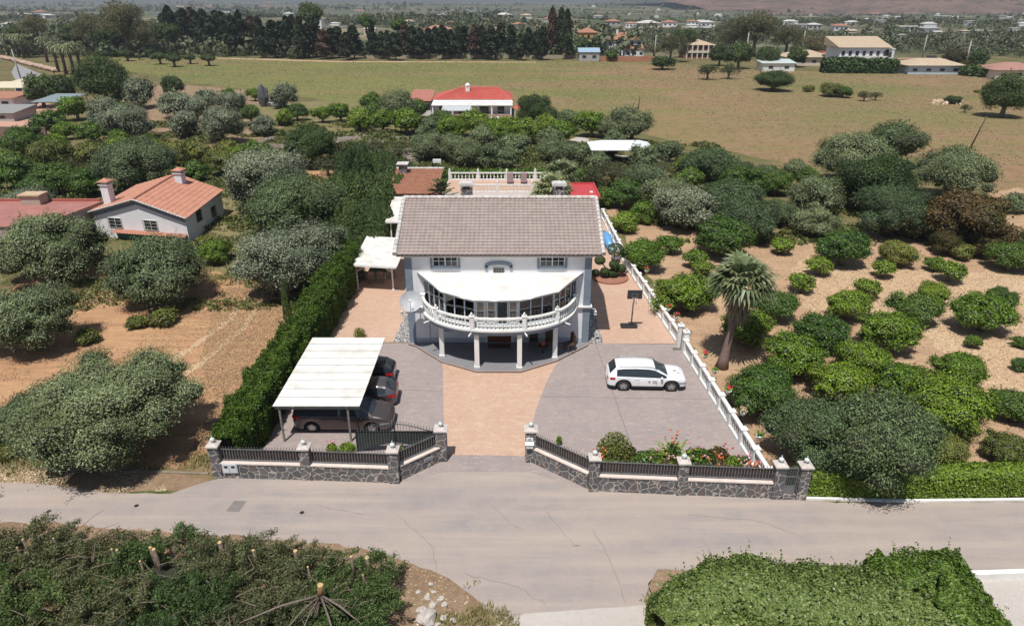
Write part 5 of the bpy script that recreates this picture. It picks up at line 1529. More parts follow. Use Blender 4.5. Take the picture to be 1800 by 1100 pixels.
# kind: (crown half height, centre height, variants, builder(seed, near))
def mk(kind, near, seed):
    key = (kind, near, seed)
    if key in MESH: return MESH[key]
    INNER.clear()
    s = hash(kind) % 1000 if False else sum(ord(c) for c in kind) * 7 + seed * 131
    if kind in ('olive', 'silver', 'teal'):
        n, lf = ((4500, .024), (14000, .0145), (32000, .0098), (72000, .0062))[near]; hh, zc = .36, .37
        V, F = crown(s, n, lf, .42, hh, (24, 40, 54, 80)[near], (.17, .145, .125, .10)[near], .45, 1, .55, .2, 5, .6, .06, -.7)
    elif kind in ('citrus', 'cdark', 'cyellow'):
        n, lf = ((3600, .026), (11000, .0165), (20000, .0125), (20000, .0125))[near]; hh, zc = .37, .37
        V, F = crown(s, n, lf, .55, hh, 52 if near else 24, .115 if near else .165, .3, 1, .45, .4, 3, .62, .03, -.75)
    elif kind == 'lolly':
        n, lf = ((9000, .019) if near else (2200, .034)); hh, zc = .31, .43
        V, F = crown(s, n, lf, .55, hh, 34, .15, .3, 1, .6, .4, 2, .6, .03, -.5)
    elif kind == 'mushroom':
        n, lf = 2600, .028; hh, zc = .27, .50
        V, F = crown(s, n, lf, .5, hh, 26, .17, .3, 1, .6, 0, 1, .62, .02, -.25)
    elif kind == 'dark':
        n, lf = ((26000, .0125) if near else (4200, .026)); hh, zc = .42, .44
        V, F = crown(s, n, lf, .55, hh, 44, .15, .35, 1, .7, .3, 4, .6, .05, -.8)
    elif kind == 'bare':
        n, lf = ((7000, .012) if near else (1300, .028)); hh, zc = .36, .42
        V, F = crown(s, n, lf, .45, hh, 40, .12, .2, 1, 1, .1, 5, .3, .12)
    elif kind == 'avocado':
        n, lf = 24000, .016; hh, zc = .42, .42
        V, F = crown(s, n, lf, .45, hh, 46, .135, .35, 1, .6, .8, 5, .6, .05)
    elif kind == 'euc':
        n, lf = 9000, .016; hh, zc = .44, .56
        V, F = crown(s, n, lf, .4, hh, 46, .12, .2, 1, .9, .8, 6, .4, .08)
    elif kind == 'bush':
        n, lf = ((9000, .02) if near else (1800, .036)); hh, zc = .30, .22
        V, F = crown(s, n, lf, .5, hh, 24, .16, .3, 1, .8, .1, 3, .6, .06, -.3)
    elif kind == 'conifer':       # several upright plumes
        rng = np.random.default_rng(s); hh, zc = .62, .60
        parts = []
        npl = 26 if near else 5
        for i in range(npl):
            a = rng.uniform(0, 6.28); r = (.36 * math.sqrt(rng.uniform(0, 1))) if npl > 1 else 0
            bx_, by_ = r * math.cos(a), r * math.sin(a); H = (1.24 - r * .9) * rng.uniform(.82, 1)
            m = 1500 if near else 700
            t = rng.uniform(0, 1, m) ** .8; ang = rng.uniform(0, 6.28, m)
            rad = (.19 if near else .26) * (1 - t) ** .7 * rng.uniform(.75, 1.08, m) + .006
            P = np.stack([bx_ + rad * np.cos(ang), by_ + rad * np.sin(ang), t * H - hh], 1)
            D = np.stack([np.cos(ang), np.sin(ang), np.full(m, .5)], 1)
            parts.append(leaf_cloud(P, D, .022 if near else .045, .35, rng, .55, -1.6))
        V, F = merge(parts)
    elif kind == 'farpine':       # tall conifer with clear stem
        rng = np.random.default_rng(s); hh, zc = .95, 1.25
        m = 1500; t = rng.uniform(0, 1, m) ** .75; ang = rng.uniform(0, 6.28, m)
        prof = .56 * np.minimum(1, .55 + t * 2) * (1 - t) ** .46 * (.84 + .16 * np.sin(t * 21 + seed * 2)) * (.72 + .28 * np.sin(ang * 3 + t * 9 + seed)) * rng.uniform(.5, 1.1, m) + .02
        P = np.stack([prof * np.cos(ang), prof * np.sin(ang), t * 2 * hh - hh], 1)
        V, F = leaf_cloud(P, np.stack([np.cos(ang), np.sin(ang), np.full(m, .2)], 1), .085, .5, rng, .7, .2)
    elif kind == 'column':        # slim cypress
        rng = np.random.default_rng(s); hh, zc = 2.2, 2.25
        m = 5000; t = rng.uniform(0, 1, m); ang = rng.uniform(0, 6.28, m)
        prof = .42 * np.minimum(1, t * 6) * (1 - t) ** .4 * rng.uniform(.75, 1.1, m) + .02
        P = np.stack([prof * np.cos(ang), prof * np.sin(ang), t * 2 * hh - hh], 1)
        V, F = leaf_cloud(P, np.stack([np.cos(ang), np.sin(ang), np.full(m, .3)], 1), .07, .4, rng, .5, -1)
    mats = {'olive': 'l_olive', 'silver': 'l_olive_silver', 'teal': 'l_olive_teal', 'citrus': 'l_citrus', 'cdark': 'l_citrus_dark', 'cyellow': 'l_citrus_yellow', 'lolly': 'l_citrus',
            'mushroom': 'l_dark', 'dark': 'l_dark', 'bare': 'l_cut', 'avocado': 'l_avocado', 'euc': 'l_euc', 'bush': 'l_citrus_yellow', 'conifer': 'l_conifer', 'farpine': 'l_pine', 'column': 'l_conifer'}
    mi = None
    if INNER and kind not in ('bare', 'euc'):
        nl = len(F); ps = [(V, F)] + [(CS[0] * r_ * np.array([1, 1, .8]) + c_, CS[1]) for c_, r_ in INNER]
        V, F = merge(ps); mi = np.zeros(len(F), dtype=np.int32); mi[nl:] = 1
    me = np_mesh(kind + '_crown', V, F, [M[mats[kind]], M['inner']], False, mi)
    h = zc + hh * .5
    tm = trunk_mesh(kind + '_trunk', s, h, {'farpine': .035, 'column': .04, 'conifer': .05, 'mushroom': .07, 'euc': .035}.get(kind, .045), .45 if kind not in ('farpine', 'column') else .05, 5 if kind not in ('farpine', 'column') else 2, .45 if kind != 'bush' else .1)
    MESH[key] = (me, tm, hh, zc)
    return MESH[key]
NVAR = {'olive': 4, 'silver': 3, 'teal': 2, 'citrus': 4, 'cdark': 2, 'cyellow': 2, 'lolly': 3, 'mushroom': 2, 'dark': 3, 'bare': 2, 'avocado': 2, 'euc': 2, 'bush': 2, 'conifer': 2, 'farpine': 4, 'column': 1}
NAMES = {'olive': 'olive_tree', 'silver': 'olive_tree', 'teal': 'olive_tree', 'citrus': 'citrus_tree', 'cdark': 'citrus_tree', 'cyellow': 'citrus_tree', 'lolly': 'citrus_tree', 'mushroom': 'clipped_tree',
         'dark': 'evergreen_tree', 'bare': 'thin_leaved_tree', 'avocado': 'bronze_leaved_tree', 'euc': 'eucalyptus_tree', 'bush': 'bush', 'conifer': 'conifer', 'farpine': 'conifer', 'column': 'cypress'}
rt_ = random.Random(11)
count = {}
def plant(kind, u, v, wpx, label, group=None, hs=1.0, Y=None):
    hs = hs * (.86 if kind not in ('column', 'farpine') else 1)
    if kind in ('olive', 'silver', 'teal', 'citrus', 'cdark', 'dark', 'cyellow'): hs *= 1.28 if v < 250 else 1.16 if v < 330 else 1.06 if v < 420 else 1
    """tree whose crown centre is seen at (u, v) and whose crown is wpx photo pixels wide"""
    hh = {'olive': (.36, .37), 'silver': (.36, .37), 'teal': (.36, .37), 'citrus': (.37, .37), 'cdark': (.37, .37), 'cyellow': (.37, .37), 'lolly': (.31, .43), 'mushroom': (.27, .5), 'dark': (.42, .44), 'bare': (.36, .42), 'avocado': (.42, .42), 'euc': (.44, .56), 'bush': (.30, .22), 'conifer': (.62, .60), 'farpine': (.95, 1.25), 'column': (2.2, 2.25)}[kind]
    z = 1.0
    for _ in range(6):
        p = G(u, v, min(z, 17)); w = wpx * depth_at(p.y, z) / FPX; z = w * hh[1] * hs
    hc = None
    if Y is not None:
        a_ = G(u, max(v, 3)); k_ = Y / a_.y; zc_ = CAM_H * (1 - k_); w2 = wpx * depth_at(Y, zc_) / FPX; h2 = zc_ / (w2 * hh[1])
        if h2 > .55: p = Vector((a_.x * k_, Y, 0)); w = w2; hs = h2; hc = min(hs, 1.0)
    near = 0 if wpx <= 62 else 1 if wpx <= 130 else 2 if wpx <= 250 else 3
    count[kind] = count.get(kind, 0) + 1
    me, tm, _, _ = mk(kind, near, count[kind] % NVAR[kind])
    gz = terrain_z(p.x, p.y) if p.y > 300 else 0
    t = thing(NAMES[kind], label, 'tree' if kind != 'bush' else 'bush', (p.x, p.y, gz), rt_.uniform(0, 6.28), group)
    a = w * rt_.uniform(.96, 1.04)
    tr = bpy.data.objects.new('trunk', tm); COL.objects.link(tr); tr.parent = t; tr.scale = (a, a, a * hs)
    cr = bpy.data.objects.new('crown', me); COL.objects.link(cr); cr.parent = t; cr.scale = (a, a * rt_.uniform(.92, 1.05), a * (hc or hs)); cr.location = (0, 0, a * hh[1] * hs)
    return t

ORD = ['leftmost', 'second from the left', 'third from the left', 'fourth from the left', 'fifth from the left', 'sixth from the left', 'seventh from the left', 'eighth from the left', 'ninth from the left', 'tenth from the left', 'eleventh from the left', 'twelfth from the left', 'thirteenth from the left', 'fourteenth from the left']
ORD2 = ['leftmost'] + [q + ' from left' for q in ('second', 'third', 'fourth', 'fifth', 'sixth', 'seventh', 'eighth', 'ninth', 'tenth', 'eleventh', 'twelfth', 'thirteenth', 'fourteenth')]
LOOK = {'olive': 'grey-green olive tree', 'silver': 'silvery olive tree', 'teal': 'deep green olive tree', 'citrus': 'bright green citrus tree', 'cdark': 'dark green citrus tree', 'cyellow': 'yellow-green leafy tree', 'lolly': 'small round citrus tree', 'mushroom': 'clipped dome-topped tree', 'dark': 'dark evergreen tree', 'bare': 'thin-leaved brownish tree', 'avocado': 'bronze-leaved tree', 'euc': 'tall brownish eucalyptus', 'bush': 'low yellow-green bush', 'conifer': 'dark green conifer', 'farpine': 'dark conifer', 'column': 'slim dark cypress'}
def cluster(where, group, items, hs=1.0, Y=None):
    per = {}
    for it in items: per.setdefault(it[0], []).append(it)
    for kind, L in per.items():
        L.sort(key=lambda q: q[1])
        for i, (kd, u, v, w) in enumerate(L):
            lab = LOOK[kind] + ((', ' + ORD2[i] + ' ') if len(L) > 1 else ' ') + where
            plant(kd, u, v, w, lab, group if len(items) > 1 else None, hs, Y and Y + rt_.uniform(0, 22))

# -- big trees near the street, left plot
plant('olive', 186, 712, 318, 'huge rounded grey-green olive tree at the roadside left of the cypress hedge', 'olive trees on the left plot', .92)
plant('olive', 48, 738, 150, 'smaller olive crown leaning against the left side of the huge roadside olive', 'olive trees on the left plot')
plant('olive', 40, 560, 190, 'dark grey-green olive tree cut by the left photo edge above the huge roadside olive', 'olive trees on the left plot')
plant('olive', 268, 470, 205, 'large spreading olive tree in front of the white cottage', 'olive trees on the left plot')
plant('olive', 85, 432, 185, 'pale leafy olive tree hiding the end of the red terrace', 'olive trees on the left plot')
plant('silver', 505, 456, 190, 'large silvery olive tree between the orange soil and the tall conifers', 'olive trees on the left plot')
plant('teal', 520, 362, 170, 'fresh green tree between the two silvery trees left of the conifers')
plant('silver', 468, 318, 160, 'big silvery-grey olive tree right of the cottage, behind the green one', 'olive trees on the left plot')
plant('citrus', 375, 440, 75, 'green bush-like tree between the cottage corner and the silvery olive')
plant('olive', 225, 288, 140, 'wide olive tree directly behind the cottage roof', 'olive trees on the left plot')
cluster('in the thicket behind the red terrace and cottage', 'trees in the thicket left of the cottage', [
    ('cyellow', 85, 270, 80), ('cyellow', 155, 270, 60), ('cyellow', 305, 272, 62), ('cyellow', 345, 268, 58), ('cyellow', 388, 282, 70), ('cyellow', 395, 262, 44),
    ('cdark', 20, 300, 95), ('cdark', 95, 312, 85), ('cdark', 35, 252, 65), ('cdark', 150, 318, 75), ('cdark', 60, 338, 90), ('cdark', 340, 300, 60),
    ('silver', 50, 358, 85), ('silver', 10, 360, 60), ('bare', 120, 300, 70), ('citrus', 205, 258, 50), ('citrus', 270, 262, 48), ('citrus', 8, 278, 50)])
cluster('among the tall group left of the villa', 'tall trees left of the villa', [
    ('dark', 548, 255, 92), ('conifer', 640, 335, 125), ('conifer', 655, 385, 100), ('conifer', 606, 375, 95), ('conifer', 688, 330, 78), ('conifer', 622, 285, 80), ('conifer', 585, 395, 66), ('conifer', 668, 285, 66), ('conifer', 655, 425, 70), ('conifer', 600, 330, 80), ('conifer', 700, 300, 56)], .92)
cluster('behind the tall conifers, beside the gravel yard', 'smaller trees beside the gravel yard', [('bare', 600, 268, 60), ('bare', 700, 268, 55), ('bare', 655, 258, 50), ('bare', 575, 290, 55), ('dark', 630, 265, 44), ('dark', 690, 292, 46)])
plant('column', 503, 535, 20, 'slim young cypress standing in front of the clipped hedge')
cluster('on the orange soil of the left plot', 'bushes on the left plot', [('bush', 240, 567, 48), ('bush', 290, 560, 56), ('bush', 156, 592, 52), ('bush', 14, 790, 70), ('bush', 360, 425, 40)])
# -- upper left orchard
cluster('in the upper left olive orchard', 'olive orchard at the upper left', [
    ('silver', 243, 165, 62), ('silver', 305, 182, 62), ('silver', 362, 174, 46), ('silver', 345, 192, 52), ('silver', 411, 184, 58), ('silver', 324, 220, 56), ('silver', 388, 220, 76), ('silver', 459, 218, 50), ('silver', 180, 194, 62), ('silver', 184, 214, 54), ('silver', 226, 216, 82), ('silver', 498, 170, 48)])
cluster('around the upper left orchard', 'green trees around the upper left orchard', [
    ('dark', 180, 138, 100), ('dark', 302, 150, 42), ('dark', 70, 158, 62), ('dark', 108, 152, 50), ('citrus', 132, 188, 56), ('citrus', 207, 172, 28), ('citrus', 220, 190, 26), ('cdark', 88, 214, 62), ('citrus', 112, 228, 44), ('citrus', 160, 232, 46), ('cdark', 40, 244, 66), ('citrus', 403, 166, 26), ('citrus', 448, 166, 28), ('cdark', 440, 200, 40), ('citrus', 206, 244, 40), ('citrus', 256, 250, 40), ('citrus', 100, 252, 44)])
cluster('in the citrus row behind the gravel yard', 'citrus row behind the gravel yard', [
    ('citrus', 500, 206, 36), ('cdark', 521, 196, 38), ('citrus', 566, 200, 38), ('citrus', 598, 196, 44), ('citrus', 630, 208, 56), ('cdark', 655, 196, 44), ('citrus', 672, 212, 48), ('cdark', 712, 212, 56), ('citrus', 450, 268, 60), ('citrus', 418, 272, 50), ('cdark', 655, 176, 44)])
# -- clipped trees and palms in the meadow edge
cluster('on the mown slope below the conifer belt', 'clipped round trees on the slope', [('mushroom', 174, 95, 25), ('mushroom', 222, 95, 28), ('mushroom', 263, 92, 22), ('mushroom', 280, 100, 30), ('mushroom', 305, 104, 31), ('mushroom', 333, 101, 26), ('mushroom', 366, 103, 29), ('mushroom', 244, 99, 14), ('mushroom', 232, 88, 22)])
# -- belt between the villa and the red-roofed house
cluster('in the belt below the red-roofed house', 'trees below the red-roofed house', [
    ('olive', 697, 186, 66), ('olive', 757, 228, 52), ('olive', 756, 258, 72), ('olive', 850, 240, 54), ('olive', 908, 255, 60), ('olive', 966, 246, 54), ('olive', 975, 262, 64), ('olive', 1010, 272, 60), ('olive', 784, 258, 66), ('olive', 822, 268, 70), ('olive', 865, 270, 62), ('olive', 900, 278, 54)])
cluster('around the red-roofed house', 'garden trees round the red-roofed house', [
    ('citrus', 715, 212, 60), ('citrus', 796, 226, 66), ('citrus', 836, 216, 58), ('citrus', 877, 232, 66), ('cdark', 736, 190, 46), ('dark', 938, 190, 64), ('dark', 965, 205, 40), ('citrus', 930, 230, 60), ('citrus', 958, 222, 52), ('citrus', 990, 230, 56), ('olive', 1000, 208, 52), ('citrus', 1041, 218, 56), ('olive', 1068, 224, 46), ('olive', 1112, 218, 84), ('olive', 1079, 244, 42), ('cdark', 775, 215, 50), ('citrus', 855, 228, 50), ('citrus', 900, 222, 48)])
cluster('between the raised terrace and the white gazebo', 'scrub and trees round the white gazebo', [
    ('olive', 1048, 286, 60), ('olive', 1136, 274, 60), ('olive', 1178, 268, 56), ('bare', 1078, 303, 76), ('bare', 1040, 310, 60), ('bare', 1000, 296, 50), ('bare', 1075, 270, 40), ('olive', 1132, 318, 92), ('cdark', 1098, 338, 84), ('cdark', 1060, 345, 56), ('bare', 1160, 296, 50), ('citrus', 1210, 290, 52), ('citrus', 1132, 372, 60), ('citrus', 1098, 388, 56)])
# -- right-hand groves
cluster('along the meadow edge on the right', 'trees along the meadow edge', [
    ('teal', 1245, 288, 92), ('teal', 1290, 300, 70), ('teal', 1345, 306, 66), ('cdark', 1300, 318, 80), ('cdark', 1365, 320, 66), ('cdark', 1215, 312, 60), ('cdark', 1420, 312, 50), ('teal', 1577, 253, 106), ('olive', 1497, 276, 132), ('olive', 1677, 303, 142), ('dark', 1545, 318, 130), ('olive', 1400, 296, 46), ('dark', 1480, 330, 60), ('olive', 1180, 345, 100), ('olive', 1795, 355, 60)])
cluster('in the middle of the right-hand grove', 'trees in the middle of the right-hand grove', [
    ('silver', 1208, 368, 112), ('teal', 1285, 352, 126), ('teal', 1318, 385, 112), ('olive', 1430, 342, 112), ('teal', 1570, 368, 140), ('olive', 1432, 388, 88), ('teal', 1370, 372, 70), ('avocado', 1700, 385, 146), ('avocado', 1665, 425, 60), ('avocado', 1730, 425, 70), ('cdark', 1279, 415, 112), ('cyellow', 1577, 443, 78), ('cdark', 1483, 434, 106), ('cdark', 1780, 450, 90), ('cyellow', 1690, 440, 48)])
cluster('in the citrus rows on pale soil', 'small round citrus trees', [
    ('lolly', 1378, 431, 46), ('lolly', 1443, 465, 54), ('lolly', 1554, 470, 50), ('lolly', 1411, 496, 54), ('lolly', 1523, 503, 54), ('lolly', 1645, 462, 42), ('lolly', 1670, 474, 60), ('lolly', 1180, 428, 50), ('lolly', 1222, 453, 52), ('lolly', 1712, 598, 38), ('lolly', 1235, 470, 44)])
cluster('in the citrus grove on the right', 'citrus trees of the right-hand grove', [
    ('citrus', 1128, 446, 96), ('citrus', 1208, 514, 112), ('cdark', 1366, 534, 96), ('citrus', 1489, 534, 84), ('citrus', 1642, 514, 64), ('cdark', 1615, 540, 104), ('cdark', 1757, 522, 68), ('citrus', 1733, 548, 116), ('citrus', 1313, 572, 100), ('cdark', 1448, 580, 112), ('citrus', 1566, 584, 122)])
cluster('in the nearer rows of the citrus grove', 'citrus trees of the nearer rows', [
    ('citrus', 1402, 626, 124), ('citrus', 1520, 628, 112), ('citrus', 1690, 650, 108), ('cdark', 1340, 680, 150), ('citrus', 1482, 674, 122), ('citrus', 1592, 668, 112), ('citrus', 1662, 710, 166), ('cdark', 1785, 714, 94), ('cdark', 1795, 640, 40), ('cyellow', 1668, 788, 88), ('cyellow', 1775, 790, 92), ('cdark', 1795, 600, 36)])
plant('teal', 1448, 762, 195, 'big dark blue-green olive tree beside the garden gate, left half of the pair', hs=1.2)
plant('teal', 1548, 774, 220, 'big dark blue-green olive tree overhanging the ivy hedge, right half of the pair', hs=1.25)
# -- shrubs in the meadow
plant('dark', 1360, 140, 74, 'broad dark carob bush alone in the meadow', hs=.52)
plant('dark', 1165, 110, 48, 'dark green bush at the meadow edge left of the brick wall', hs=.52)
plant('cyellow', 1462, 157, 50, 'olive-green shrub in the meadow, left of its bluish neighbour', hs=.6)
plant('cdark', 1482, 162, 36, 'bluish green shrub in the meadow, right of the olive-green one', hs=.65)
plant('bare', 1520, 168, 28, 'sparse little tree right of the meadow shrub pair, left one')
plant('bare', 1540, 168, 24, 'sparse little tree right of the meadow shrub pair, right one')
plant('dark', 1675, 175, 30, 'small dark bush beside the stones in the meadow', hs=.5)
plant('bare', 1697, 190, 22, 'small thin bush below the stones in the meadow')
plant('dark', 1772, 165, 84, 'large dark tree with a visible trunk at the right edge of the meadow')
plant('bare', 1245, 124, 44, 'thin green tree at the far meadow edge, left of its twin', 'thin trees at the meadow edge')
plant('bare', 1282, 124, 40, 'thin green tree at the far meadow edge, right of its twin', 'thin trees at the meadow edge')
plant('bush', 1422, 157, 24, 'low grey bush left of the meadow shrub pair')
plant('bush', 1717, 161, 12, 'tiny dark bush near the right edge of the meadow')
# topiary balls
tb_, tx, ty, balls = topiary
rng_ = np.random.default_rng(5); parts = []
for dx, dy, z, r in balls:
    d = dirs(1500, rng_, .1); parts.append(leaf_cloud(np.array([dx, dy, z]) + d * r * rng_.uniform(.9, 1.03, 1500)[:, None] * np.array([1, 1, .8]), d, .045, .6, rng_, .4))
V, F = merge(parts); me = np_mesh('pruned_crown', V, F, M['l_conifer']); o = bpy.data.objects.new('pruned_crown', me); COL.objects.link(o); o.parent = tb_; o.location = (0, 0, 0)
o.location = (tx - tb_.location.x, ty - tb_.location.y, 0)

# ---------------------------------------------------------------- hedges
def hedge(name, label, path, w, h, n, leaf, mat, rough=.12, asp=.5, cat='hedge', top=1.0, sag=0, endcap=True, seed=3):
    """path: list of (x, y[, w, h]); leafy shell over a rounded, bumpy section"""
    rng = np.random.default_rng(seed)
    P0 = [Vector(p[:2]) for p in path]
    Ws = [p[2] if len(p) > 2 else w for p in path]; Hs = [p[3] if len(p) > 3 else h for p in path]
    L = [0]
    for a, b in zip(P0[:-1], P0[1:]): L.append(L[-1] + (b - a).length)
    s = rng.uniform(-w * .35 if endcap else 0, L[-1] + (w * .35 if endcap else 0), n)
    x = np.interp(s, L, [p.x for p in P0]); y = np.interp(s, L, [p.y for p in P0])
    ww = np.interp(s, L, Ws); hh = np.interp(s, L, Hs)
    sd_ = [(b - a).normalized() for a, b in zip(P0[:-1], P0[1:])]; nd_ = [sd_[0]] + [(a + b).normalized() for a, b in zip(sd_[:-1], sd_[1:])] + [sd_[-1]]
    dx = np.interp(s, L, [q.x for q in nd_]); dy = np.interp(s, L, [q.y for q in nd_]); dl_ = np.hypot(dx, dy); dx = dx / dl_; dy = dy / dl_
    over = np.maximum(0, np.maximum(-s, s - L[-1])) / (w * .5 + 1e-6); shrink = np.sqrt(np.clip(1 - over ** 2, .05, 1))
    sg = np.where(s < 0, s, np.where(s > L[-1], s - L[-1], 0)); x = x + dx * sg; y = y + dy * sg
    th = rng.uniform(-.12, PI + .12, n)
    cs = np.cos(th); sn = np.sin(th)
    sq = (np.abs(cs) ** 4 + np.abs(sn) ** 4) ** -.25
    bump = np.array([mnoise.noise(Vector((a * 1.1, b * 1.1, c * 1.4))) for a, b, c in zip(x, y, th)])
    bump2 = np.array([mnoise.noise(Vector((a * 3.1, b * 3.1, c * 3))) for a, b, c in zip(x, y, th)])
    rr = sq * (1 + rough * 1.7 * bump + rough * .9 * bump2) * rng.uniform(.86, 1.05, n) * shrink
    off = cs * rr * ww / 2; z = np.maximum(.05, hh * .42 + sn * rr * hh * .58 * top - (sn < 0) * 0)
    z = np.where(np.abs(cs) > .8, rng.uniform(.05, 1, n) * hh * .8, z)
    P = np.stack([x - dy * off, y + dx * off, z], 1)
    D = np.stack([-dy * cs, dx * cs, sn + .25], 1)
    m = n // 260; q = rng.integers(0, n, m); q = q[z[q] > hh[q] * .55]
    sd = D[q] / np.linalg.norm(D[q], axis=1, keepdims=True) + rng.normal(0, .35, (len(q), 3)); sd[:, 2] = np.abs(sd[:, 2]) + .2
    ln = rng.uniform(.1, .34, len(q)) * (w / 2.2 if w > 1.2 else .6)
    SP = np.repeat(P[q], 9, 0) + np.repeat(sd * ln[:, None], 9, 0) * np.tile(np.linspace(0, 1, 9), len(q))[:, None] + rng.normal(0, leaf * .5, (len(q) * 9, 3))
    V, F = merge([leaf_cloud(P, D, leaf, asp, rng, .55, sag), leaf_cloud(SP, np.repeat(sd, 9, 0), leaf, asp, rng, 1.0)])
    # added solid core, shade painted into its colour, so that no light leaks through
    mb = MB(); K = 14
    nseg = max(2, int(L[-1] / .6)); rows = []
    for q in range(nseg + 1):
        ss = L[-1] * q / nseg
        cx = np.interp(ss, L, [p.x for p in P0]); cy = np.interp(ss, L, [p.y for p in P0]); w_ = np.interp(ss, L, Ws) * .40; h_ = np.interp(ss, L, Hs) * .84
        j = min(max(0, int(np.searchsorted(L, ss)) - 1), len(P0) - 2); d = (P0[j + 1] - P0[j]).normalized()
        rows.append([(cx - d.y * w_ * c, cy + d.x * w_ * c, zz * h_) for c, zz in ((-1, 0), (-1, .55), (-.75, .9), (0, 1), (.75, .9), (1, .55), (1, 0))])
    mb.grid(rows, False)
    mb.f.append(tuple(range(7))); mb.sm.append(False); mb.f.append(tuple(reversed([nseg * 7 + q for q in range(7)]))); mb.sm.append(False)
    t = thing(name, label, cat, (P0[0].x, P0[0].y, 0))
    mb.build('shade_core', simple('core_shade_paint', c4(.03, .035, .018), .95), t)
    me = np_mesh('foliage', V - np.array([P0[0].x, P0[0].y, 0]), F, mat); o = bpy.data.objects.new('foliage', me); COL.objects.link(o); o.parent = t
    return t
hedge('hedge', 'tall clipped cypress hedge running from the street past the carport', [(-13.1, 26.7, 1.6, 2.2), (-12.9, 30, 1.7, 2.6), (-12.75, 34, 1.6, 2.5), (-12.65, 38, 1.7, 2.7), (-12.6, 43, 1.8, 2.9), (-12.5, 50, 1.8, 3.0)], 1.7, 2.7, 110000, .06, M['l_hedge'], .24, .4, sag=-1.5, seed=4)
hedge('hedge', 'bright ivy hedge on the white kerb beside the road at the right', [(12.95, 24.75), (17, 24.6), (22.5, 24.75), (34, 25.6)], 1.1, 1.25, 70000, .055, M['l_ivy_bright'], .06, .7, seed=8)
hedge('hedge', 'clipped green hedge behind the raised terrace', [(-10.5, 79.0), (8.5, 79.0)], 1.6, 1.9, 9000, .2, M['l_hedge'], .1, .5, seed=9)
hedge('ivy_bank', 'thick ivy-covered hedge bank in the lower right foreground', [(5.95, 17.3, 2.0, 1.3), (7.6, 18.3, 2.5, 1.4), (9.6, 17.8, 3.2, 1.3), (11.8, 17.5, 3.4, 1.35), (13.2, 17.3, 3.2, 1.3), (14.4, 17.3, 3.0, 1.3)], 3.0, 1.4, 120000, .048, M['l_ivy'], .13, .8, cat='hedge', seed=12)
hedge('ivy_bank', 'lower strip of ivy along the bottom edge of the photo', [(6.3, 16.6, 1.4, 1.2), (9, 15.2, 3, 1.3), (13.8, 15.2, 3.0, 1.3)], 3.0, 1.3, 60000, .048, M['l_ivy'], .07, .8, cat='hedge', seed=13)
hedge('overgrown_bush', 'darker unclipped bush at the right end of the ivy bank', [(13.6, 18.7, 1.4, 1.3), (15.3, 18.4, 2.0, 1.9), (15.4, 16.8, 2.0, 1.5)], 2.0, 2.0, 46000, .048, M['l_citrus_dark'], .4, .6, cat='bush', seed=15)

# ---------------------------------------------------------------- felled cypress row in the left foreground
cutm = [M['l_cut'], M['l_cut_green']]
def cut_bush(i, x, y, w, d, h, label, dark=0, stumps=()):
    rng = np.random.default_rng(100 + i); n = 26000
    t = thing('felled_cypress', label, 'felled tree', (x, y, 0), 0, 'felled cypresses heaped along the road')
    K = 46
    C = np.stack([rng.uniform(-.5, .5, K) * w, rng.uniform(-.5, .5, K) * d, rng.uniform(.2, .82, K) * h], 1)
    a = rng.uniform(0, 2 * PI, K)
    lay = np.stack([np.cos(a), np.sin(a), rng.uniform(-.15, .45, K)], 1)     # branches lie in every direction
    k = rng.integers(0, K, n)
    tt = rng.uniform(-.7, .7, n); r = (.21 + .08 * rng.normal(0, 1, n)) * (1 - np.abs(tt) * .7)
    rd = dirs(n, rng, .4)
    P = C[k] + lay[k] * tt[:, None] * 1.0 + rd * np.abs(r)[:, None]
    P[:, 2] = np.clip(P[:, 2], .05, h * 1.1)
    D = rd * .8 + lay[k] * .4
    V, F = leaf_cloud(P, D, .05, .34, rng, .6)
    mb = MB(); mb.blob((0, 0, h * .12), .5, i, 3, .7, 3.5, (w * .55, d * .55, h * .5))  # dark filler core added under the sprays, shade painted into its colour
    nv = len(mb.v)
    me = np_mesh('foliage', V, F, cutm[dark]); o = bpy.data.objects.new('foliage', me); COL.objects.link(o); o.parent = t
    me = bpy.data.meshes.new('shade_core'); me.from_pydata(mb.v, [], mb.f); me.materials.append(bpy.data.materials['core_shade_paint']); o = bpy.data.objects.new('shade_core', me); COL.objects.link(o); o.parent = t
    rnd = random.Random(i); mb = MB()
    for q in range(16):      # bare twigs poking out
        p = Vector((rnd.uniform(-.4, .4) * w, rnd.uniform(-.4, .4) * d, h * rnd.uniform(.5, .95))); a = rnd.uniform(0, 6.28); L = rnd.uniform(.5, 1.1)
        e = p + Vector((math.cos(a) * L, math.sin(a) * L, rnd.uniform(-.1, .28)))
        mb.tube([p, (p + e) / 2 + Vector((0, 0, .06)), e], [.018, .013, .006], 4)
    me = bpy.data.meshes.new('branches'); me.from_pydata(mb.v, [], mb.f); me.materials.append(M['bark']); o = bpy.data.objects.new('branches', me); COL.objects.link(o); o.parent = t
    return t
bushes = [(-22.0, 19.9, 3.4, 3.0, 1.65), (-19.0, 19.6, 3.2, 3.2, 1.6), (-16.1, 19.4, 3.2, 3.0, 1.7), (-13.3, 19.2, 3.2, 3.2, 1.6), (-10.6, 19.0, 3.0, 3.0, 1.65), (-8.1, 18.7, 3.0, 3.2, 1.6), (-5.7, 18.1, 2.6, 2.8, 1.6),
          (-20.6, 17.6, 3.4, 3.0, 1.9), (-17.4, 17.2, 3.4, 3.0, 1.9), (-14.3, 17.0, 3.4, 3.0, 1.8), (-11.3, 16.9, 3.2, 3.0, 1.8), (-8.4, 16.7, 3.2, 2.8, 1.7), (-5.6, 16.5, 2.6, 2.8, 1.8)]
